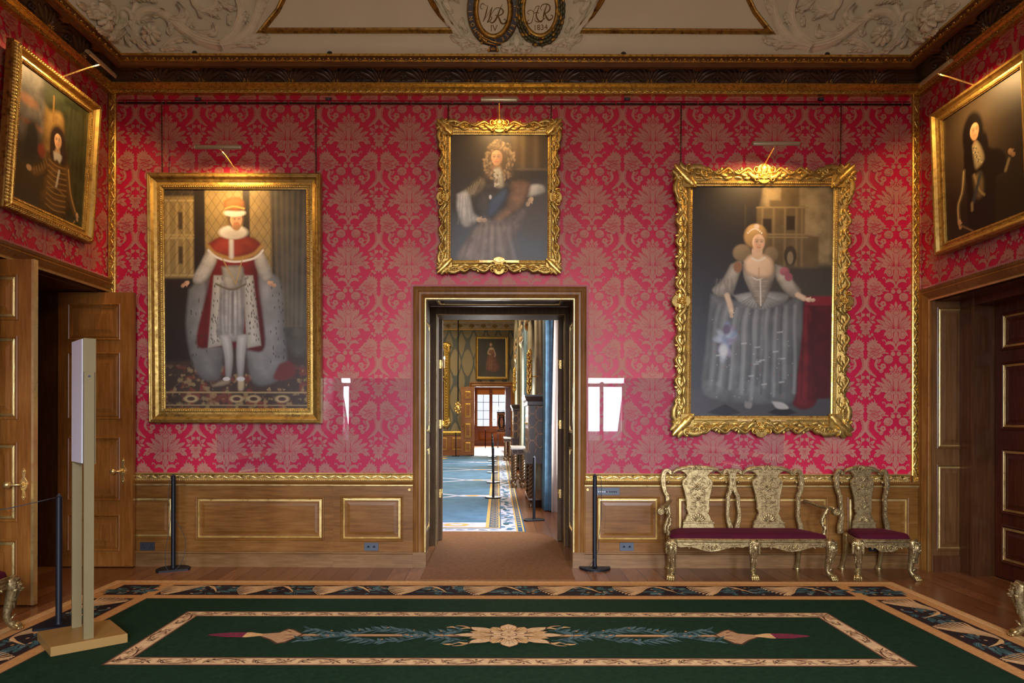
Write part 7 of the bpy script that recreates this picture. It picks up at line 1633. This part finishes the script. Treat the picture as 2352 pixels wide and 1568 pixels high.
# curtains: deep folds, standing out from the window wall
def curtain(y, xf, z0, z1, mt, label, depth=.34, width=.5, folds=6, lining=False, phase=0):
    t = thing('curtain', label, 'curtain', (GR, y, 0)); b = MB(); n = folds*8
    for zi, (z, sq) in enumerate(((z0, 1.0), (z0+.5, .96), (1.6, .9), (z1*.6, .9), (z1, 1.0))):
        for i in range(n+1):
            s = i/n; yy = (s-.5)*width*sq; b.v.append((-(GR-xf)*(.55+.45*sq)+.05+.055*(1+math.sin(2*PI*folds*s+phase)), yy+.03*math.cos(2*PI*folds*s*.5), z))
    for zi in range(4):
        for i in range(n): k = zi*(n+1)+i; b.f.append([k, k+1, k+n+2, k+n+1]); b.m.append(0); b.s.append(True)
    base = len(b.v)                                   # side returning to the wall, seen edge-on from the doorway
    for zi, z in enumerate((z0, z0+.5, 1.6, z1*.6, z1)):
        sq = (1.0, .96, .9, .9, 1.0)[zi]
        for i in range(17): s = i/16; b.v.append((-(GR-xf)*(.55+.45*sq)*(1-s)+.06, -width*.5*sq+.035*math.sin(s*5.0*PI+phase), z))
    for zi in range(4):
        for i in range(16): k = base+zi*17+i; b.f.append([k, k+1, k+18, k+17]); b.m.append(0); b.s.append(True)
    o = b.build('drapery', M[mt], t); sd_ = o.modifiers.new('thickness', 'SOLIDIFY'); sd_.thickness = .012
    if lining:
        b = MB()
        for z in (z0-.02, 1.4, z1):
            for i in range(13): s = i/12; b.v.append((-.20+.22*s+(.06 if z > 1.5 else 0), -width*.5-.05+.03*math.sin(s*4*PI), z))
        for zi in range(2):
            for i in range(12): k = zi*13+i; b.f.append([k, k+1, k+14, k+13]); b.m.append(0); b.s.append(True)
        o = b.build('lining', 'lining', t); sd_ = o.modifiers.new('thickness', 'SOLIDIFY'); sd_.thickness = .010
    return t
curtain(11.42, .74, .02, 4.6, 'blue_silk', 'blue figured curtain with cream lining at the near window of the gallery', lining=True)
curtain(13.35, .70, .02, 4.7, 'sage_silk', 'faded sage curtain just beyond the near dark cabinet', phase=1)
curtain(15.9, .66, .02, 4.8, 'sage_silk', 'sage curtain at the far side of the second gallery window', phase=2)
curtain(17.0, .62, .02, 4.8, 'blue_silk', 'blue green curtain above the carved stand in mid gallery', phase=3)
curtain(19.65, .60, .02, 4.8, 'sage_silk', 'sage curtain just before the farther dark cabinet', phase=4)
curtain(22.0, .58, .02, 4.8, 'sage_silk', 'sage curtain beyond the farther dark cabinet', phase=5)
curtain(24.7, .56, .02, 4.8, 'sage_silk', 'farthest sage curtain in the gallery', phase=6)
for k, (y, lab) in enumerate(((14.6, 'nearest'), (18.3, 'middle'), (23.3, 'farthest'))):   # swagged pelmets with bullion fringe
    t = thing('pelmet', 'swagged sage pelmet with bullion fringe, %s of the three in the gallery' % lab, 'pelmet', (GR-.03, y, 0), group='fringed pelmets')
    b = MB(); f_ = MB(); n = 120; xo = -.42-.02*k
    zl = lambda s: 3.75+.55*abs(math.sin(s*PI*2.0+PI/2))**1.3
    for i in range(n+1):
        s = i/n; yy = (s-.5)*2.6; w = .03*math.sin(s*22*PI)
        b.v += [(xo+w, yy, 5.2), (xo+w-.02, yy, zl(s))]; f_.v += [(xo+w-.025, yy, zl(s)+.02), (xo+w-.03, yy, zl(s)-.12-(.012 if i % 2 else 0))]
    for i in range(n):
        for m_ in (b, f_): m_.f.append([2*i, 2*i+2, 2*i+3, 2*i+1]); m_.m.append(0); m_.s.append(True)
    b.v += [(xo, -1.3, 5.2), (xo-.02, -1.3, 4.25), (0, -1.3, 4.25), (0, -1.3, 5.2)]; q = len(b.v); b.f.append([q-4, q-3, q-2, q-1]); b.m.append(0); b.s.append(False)
    f_.v += [(xo-.02, -1.31, 4.27), (0, -1.31, 4.27), (0, -1.31, 4.12), (xo-.02, -1.31, 4.10)]; q = len(f_.v); f_.f.append([q-4, q-3, q-2, q-1]); f_.m.append(0); f_.s.append(False)
    for m_, nm, mt in ((b, 'swag', 'sage_silk'), (f_, 'fringe', 'fringe')): o = m_.build(nm, mt, t); sd_ = o.modifiers.new('thickness', 'SOLIDIFY'); sd_.thickness = .02
b = MB(); b.box(GR-.06, GR+.02, 13.7, 15.5, 2.4, 4.3); tag(b.build('window_blind', 'amber_blind'), 'amber blind glimpsed between the gallery curtains', 'blind')

# tall inlaid cabinets on stands
def spiral_leg(b, x, y, z0, z1, r):
    n = 60
    for ph in (0, PI): tube(b, [(x+r*.55*math.cos(ph+i/n*2*PI*4.5), y+r*.55*math.sin(ph+i/n*2*PI*4.5), z0+(z1-z0)*i/n) for i in range(n+1)], r*.62, 7)
    lathe(b, (x, y, 0), [(r*1.2, 0), (r*1.5, .03), (r*1.2, .07), (r*.8, .09)], 12) if z0 < .2 else None
def cabinet(y, label, x0, x1, dpt, group='inlaid cabinets in the gallery'):
    t = thing('cabinet', label, 'cabinet', ((x0+x1)/2, y+dpt/2, 0), group=group); w2, d2 = (x1-x0)/2, dpt/2
    b = MB(); b.box(-w2, w2, -d2, d2, .98, 1.93)
    T = lambda u, v, h: (u, -d2-h, v); o = b.build('case', 'ebony', t)
    b = MB()                                          # oval lattice of pale stringing on the end
    for i in range(3):
        for j in range(4):
            c_ = (-w2+w2*2*(i+.5)/3, 1.08+.24*j+(.12 if i % 2 else 0)); Q = ell(c_[0], c_[1], w2/3, .13, 16); ridge(b, T, Q+[Q[0]], .006, .003, .0, 0)
    S2 = lambda u, v, h: (-w2-h, u, v)
    for j in range(4):
        for i in range(4): Q = ell(-d2+d2*2*(i+.5)/4, 1.10+.22*j, d2/4.3, .10, 14); ridge(b, S2, Q+[Q[0]], .007, .003, 0, 0)
    b.build('stringing', 'inlay', o)
    b = MB(); sweep(b, PLAN, [(-w2, -d2), (-w2, d2), (w2, d2), (w2, -d2)][::-1], [(-.01, 1.82), (.02, 1.84), (.02, 1.90), (.05, 1.94), (.07, 1.99), (.07, 2.02), (-.3, 2.02)], True); b.build('cornice', 'ebony', t)
    b = MB(); b.box(-w2-.03, w2+.03, -d2-.03, d2+.03, .78, .98); b.box(-w2-.05, w2+.05, -d2-.05, d2+.05, .95, .985); b.build('stand_frieze', 'ebony', t)
    for sx_ in (-1, 1):
        for sy_ in (-1, 1): b = MB(); spiral_leg(b, sx_*(w2-.05), sy_*(d2-.06), .10, .78, .040); b.build('leg', 'bobbin', t)
    b = MB(); b.box(-w2, w2, -d2, d2, .13, .16); b.build('stretcher', 'bobbin', t)
    for k, (yy) in enumerate((-d2+.16, 0, d2-.16)): b = MB(); lathe(b, (-w2-.004, yy, 1.5), [(.02, 0), (.012, -.02)], 8, 0, 'X'); b.build('knob', 'brass', t)
    return t
cabinet(11.74, 'tall dark inlaid cabinet on twisted legs, nearest in the gallery', .545, .97, 1.3)
cabinet(20.1, 'second dark inlaid cabinet farther down the gallery', .47, .92, 1.3)
def stand(x, y, w_, d_, h_, label):
    t = thing('side_table', label, 'table', (x, y, .009), group='carved tables in the gallery'); b = MB()
    slab(b, TF(0), rect(-w_/2, w_/2, -d_/2, d_/2), h_-.05, h_, 0, .01); b.build('table_top', 'stone_top', t)
    b = MB(); b.box(-w_/2+.03, w_/2-.03, -d_/2+.03, d_/2-.03, h_-.17, h_-.05); T = lambda u, v, h: (u, -d_/2+.03-h, v)
    for s in (-1, 1): scroll(b, T, s*w_*.18, h_-.11, .04, PI/2, s*.9, .010, .02, 0, 0, 12); acanthus(b, T, [(s*w_*.25, h_-.11), (s*w_*.32, h_-.09), (s*w_*.4, h_-.12)], .02, .02, 3)
    b.build('frieze', 'ebony', t)
    for sx_ in (-1, 1):
        for sy_ in (-1, 1): b = MB(); spiral_leg(b, sx_*(w_/2-.07), sy_*(d_/2-.07), .16, h_-.17, .05); ball(b, (sx_*(w_/2-.07), sy_*(d_/2-.07), .06), .062, .062, .058); b.build('leg', 'bobbin', t)
    b = MB()
    for s in (-1, 1): tube(b, catmull([(s*(w_/2-.07), -(d_/2-.07), .17), (s*w_*.2, 0, .14), (0, 0, .19), (-s*w_*.2, 0, .14), (-s*(w_/2-.07), d_/2-.07, .17)], 20), .028, 8)
    ball(b, (0, 0, .22), .05, .05, .07); b.build('stretcher', 'bobbin', t)
stand(.47, 15.4, .34, 1.0, .93, 'carved dark table with twisted legs in mid gallery'); stand(.36, 24.9, .30, 1.0, .87, 'carved table at the far end of the gallery')
# gilt carvings high on the piers
for (px, y0_, y1_, Y, lab) in ((1215, 806, 903, 13.15, 'gilt carved wall ornament above the nearest cabinet'), (1181.5, 846, 900, 21.8, 'gilt carved wall ornament above the second cabinet')):
    z0, z1 = ZY(px, y1_, Y), ZY(px, y0_, Y); xc = PX(px, Y); t = thing('wall_ornament', lab, 'ornament', (xc, Y, z0), group='gilt wall ornaments'); b = MB(); hh = z1-z0
    tube(b, [(0, 0, hh*.4), (GR-xc, 0, hh*.4)], .012, 6); r = random.Random(3)
    for k in range(26): z = hh*(k+.5)/26; q = .055*(1-.6*(k/26)**2)+.01; ball(b, (r.uniform(-q, q)*.7, r.uniform(-.08, .08), z), .022+.016*r.random(), .03, .035+.02*r.random(), 0, 7, 4)
    for k in range(12): z = hh*(k+.3)/12; T = lambda u, v, h, z=z: (u, -.05-h, z+v); acanthus(b, T, [(0, -.08), (.03*(1 if k % 2 else -1), 0), (.05*(1 if k % 2 else -1)*(1-k/14), .10)], .03, .03, 3)
    tube(b, [(0, 0, 0), (0, 0, hh)], .02, 8); b.build('carving', 'gold_bright', t)
# portrait on the far wall
cxp, czp = PX(1129.5, GY-.08), ZY(1129, 821.5, GY-.08); t = thing('framed_portrait', 'small looking dim portrait of a lady in rose, on the far wall of the gallery', 'painting', (cxp, GY-.08, czp), (math.radians(1), 0, 0))
fw_, fh_ = 75/F*GY, 99/F*GY; cw_, chh = 63/F*GY, 87/F*GY
A = Art(80, 110, (.034, .028, .018)); A.poly([(.0, 0), (.3, 0), (.2, 1.2), (0, 1.3)], (.02, .016, .011), .05, 0)
A.poly([(.42, .36), (.55, .36), (.60, .55), (.80, 1.12), (.34, 1.16), (.30, .9), (.38, .55)], (.17, .065, .035), .02, .4, tex=.5); A.folds(.36, .76, .6, 1.12, 6, (.06, .02, .012), .6, 3, .1)
A.ell(.47, .23, .07, .10, (.10, .055, .03), .4); A.face(.465, .22, .055, (.48, .31, .2), (.2, .1, .05)); A.ell(.48, .36, .09, .045, (.42, .28, .18), .5); A.line([(.40, .40), (.36, .52), (.44, .56)], .045, (.40, .26, .16), .5); A.line([(.57, .40), (.62, .56), (.6, .64)], .04, (.38, .25, .16), .5)
canvas(t, A, cw_, chh); b, k = straight_frame(t, cw_, chh, fw_, fh_); b.build('picture_frame', ['gold_frame', 'gold_bright'], t)
# gilt mirror, candle sconce and hanging lantern
xr = PX(1033, GY-.1); mw, z0, z1 = 1.35, ZY(1033, 982, GY), ZY(1033, 786, GY); t = thing('mirror', 'tall gilt framed mirror at the far left of the gallery end wall', 'mirror', (xr-mw/2, GY-.02, (z0+z1)/2)); b = MB(); hh = z1-z0
sweep(b, TL0, rect(-mw/2+.26, mw/2-.26, -hh/2+.3, hh/2-.3), [(0, 0), (0, .04), (.10, .06), (.2, .10), (.26, .05), (.26, 0)])
for s in (-1, 1):
    for q in (-1, 1): scroll(b, TL0, s*(mw/2-.14), q*(hh/2-.2), .16, 0, s*.9, .05, .07, .06, 0, 12); acanthus(b, TL0, [(s*(mw/2-.3), q*(hh/2-.1)), (s*(mw/2-.1), q*(hh/2-.12)), (s*(mw/2-.05), q*(hh/2-.45))], .12, .07, 4, .06)
    for k in range(26): dome(b, TL0, s*(mw/2-.16), -hh/2+.4+k*(hh-.8)/25, .04, .05, .05, 0, .07, 0, 6, 2)
b.build('mirror_frame', 'gold_bright', t); b = MB(); tbox(b, TL0, -mw/2+.25, mw/2-.25, -hh/2+.29, hh/2-.29, 0, .01); g_ = M['slate'].copy(); g_.node_tree.nodes['Principled BSDF'].inputs['Metallic'].default_value = 1; g_.node_tree.nodes['Principled BSDF'].inputs['Roughness'].default_value = .05; b.build('mirror_glass', g_, t)
xc, zc = PX(1020.5, 27.6), ZY(1020, 850, 27.6); t = thing('candle_sconce', 'gilt candle sconce with a lit candle before the gilt mirror', 'sconce', (xc, 27.6, zc)); b = MB()
tube(b, catmull([(0, .5, -.3), (0, .1, -.42), (.05, 0, -.1), (0, 0, .08)], 12), .025, 8); lathe(b, (0, 0, .05), [(.02, 0), (.07, .03), (.08, .05), (.02, .05)], 10)
for k in range(8): ball(b, (.09*math.cos(k), .09*math.sin(k), -.15-.07*k), .03, .03, .05, 0, 6, 4)
b.build('arm', 'gold_bright', t); b = MB(); lathe(b, (0, 0, .1), [(.03, 0), (.03, .36), (.005, .37)], 10); b.build('candle', 'lining', t); b = MB(); ball(b, (0, 0, .52), .03, .03, .07); b.build('flame', 'flame', t)
xc, zc = PX(1052, 27.2), ZY(1052, 937, 27.2); t = thing('hanging_lantern', 'round glittering lantern on a long black cord beside the far door leaf', 'lantern', (xc, 27.2, zc)); b = MB()
tube(b, [(0, 0, .2), (0, 0, GZ-zc-.002)], .022, 6); b.build('cord', 'black', t); b = MB()
for k in range(18): a = k*2.4; q = math.sin(PI*(k+.5)/18); ball(b, (.13*q*math.cos(a), .13*q*math.sin(a), .22*math.cos(PI*(k+.5)/18)), .05, .05, .06, 0, 6, 4)
ball(b, (0, 0, 0), .10, .10, .17); b.build('lantern_body', 'brass', t)
# barrier posts of the gallery
for px, py, lab in ((1226.5, 1197, 'black barrier post beside the near cabinet in the gallery'), (1133, 1146, 'nearest of the row of barrier posts on the azure carpet'), (1132.5, 1111, 'second post of the row on the azure carpet'), (1131.5, 1088, 'third post of the row on the azure carpet'), (1131, 1072, 'fourth post of the row on the azure carpet'), (1130.5, 1061, 'fifth post of the row on the azure carpet'), (1130, 1052, 'farthest post of the row on the azure carpet')):
    x, y = FL(px, py-2); post((x, y, .0125 if py < 1190 else 0), .3, lab, py > 1190, None)
x, y = FL(1054, 1044); post((PX(1047, 27.4), 27.4, .0), 0, 'black barrier post before the dado at the far left of the gallery', False)
x, y = FL(1115, 1029); post((x, y, 0), 0, 'slim barrier post in the sunlit room beyond the gallery', False)
xq, zq = PX(1141.5, 35.0), ZY(1150, 947, 35.0); t = thing('cabinet', 'amber marquetry cabinet in the sunlit room beyond the far doorway', 'cabinet', (xq+.25, 35.2, 0)); b = MB(); b.box(-.25, .25, -.2, .2, .75, zq); b.build('case', 'satinwood', t)
b = MB(); T = lambda u, v, h: (u, -.2-h, v)
for a, c in ((.17, .40), (.11, .30)): Q = ell(0, 1.38, a, c, 20, 0, .05, 6); ridge(b, T, Q+[Q[0]], .03, .01, 0, 0)
for s in (-1, 1):
    for q in (-1, 1): scroll(b, T, s*.17, 1.38+q*.42, .07, 0, s*.9, .02, .01, 0, 0, 10)
tbox(b, T, -.27, .27, zq-.03, zq+.04, -.4, .03); tbox(b, T, -.26, .26, .88, .93, -.4, .02); b.build('marquetry', 'black_matt', t)
for sx_ in (-1, 1):
    for sy_ in (-1, 1): b = MB(); b.box(sx_*.2-.03, sx_*.2+.03, sy_*.15-.03, sy_*.15+.03, 0, .75); b.build('leg', 'bobbin', t)
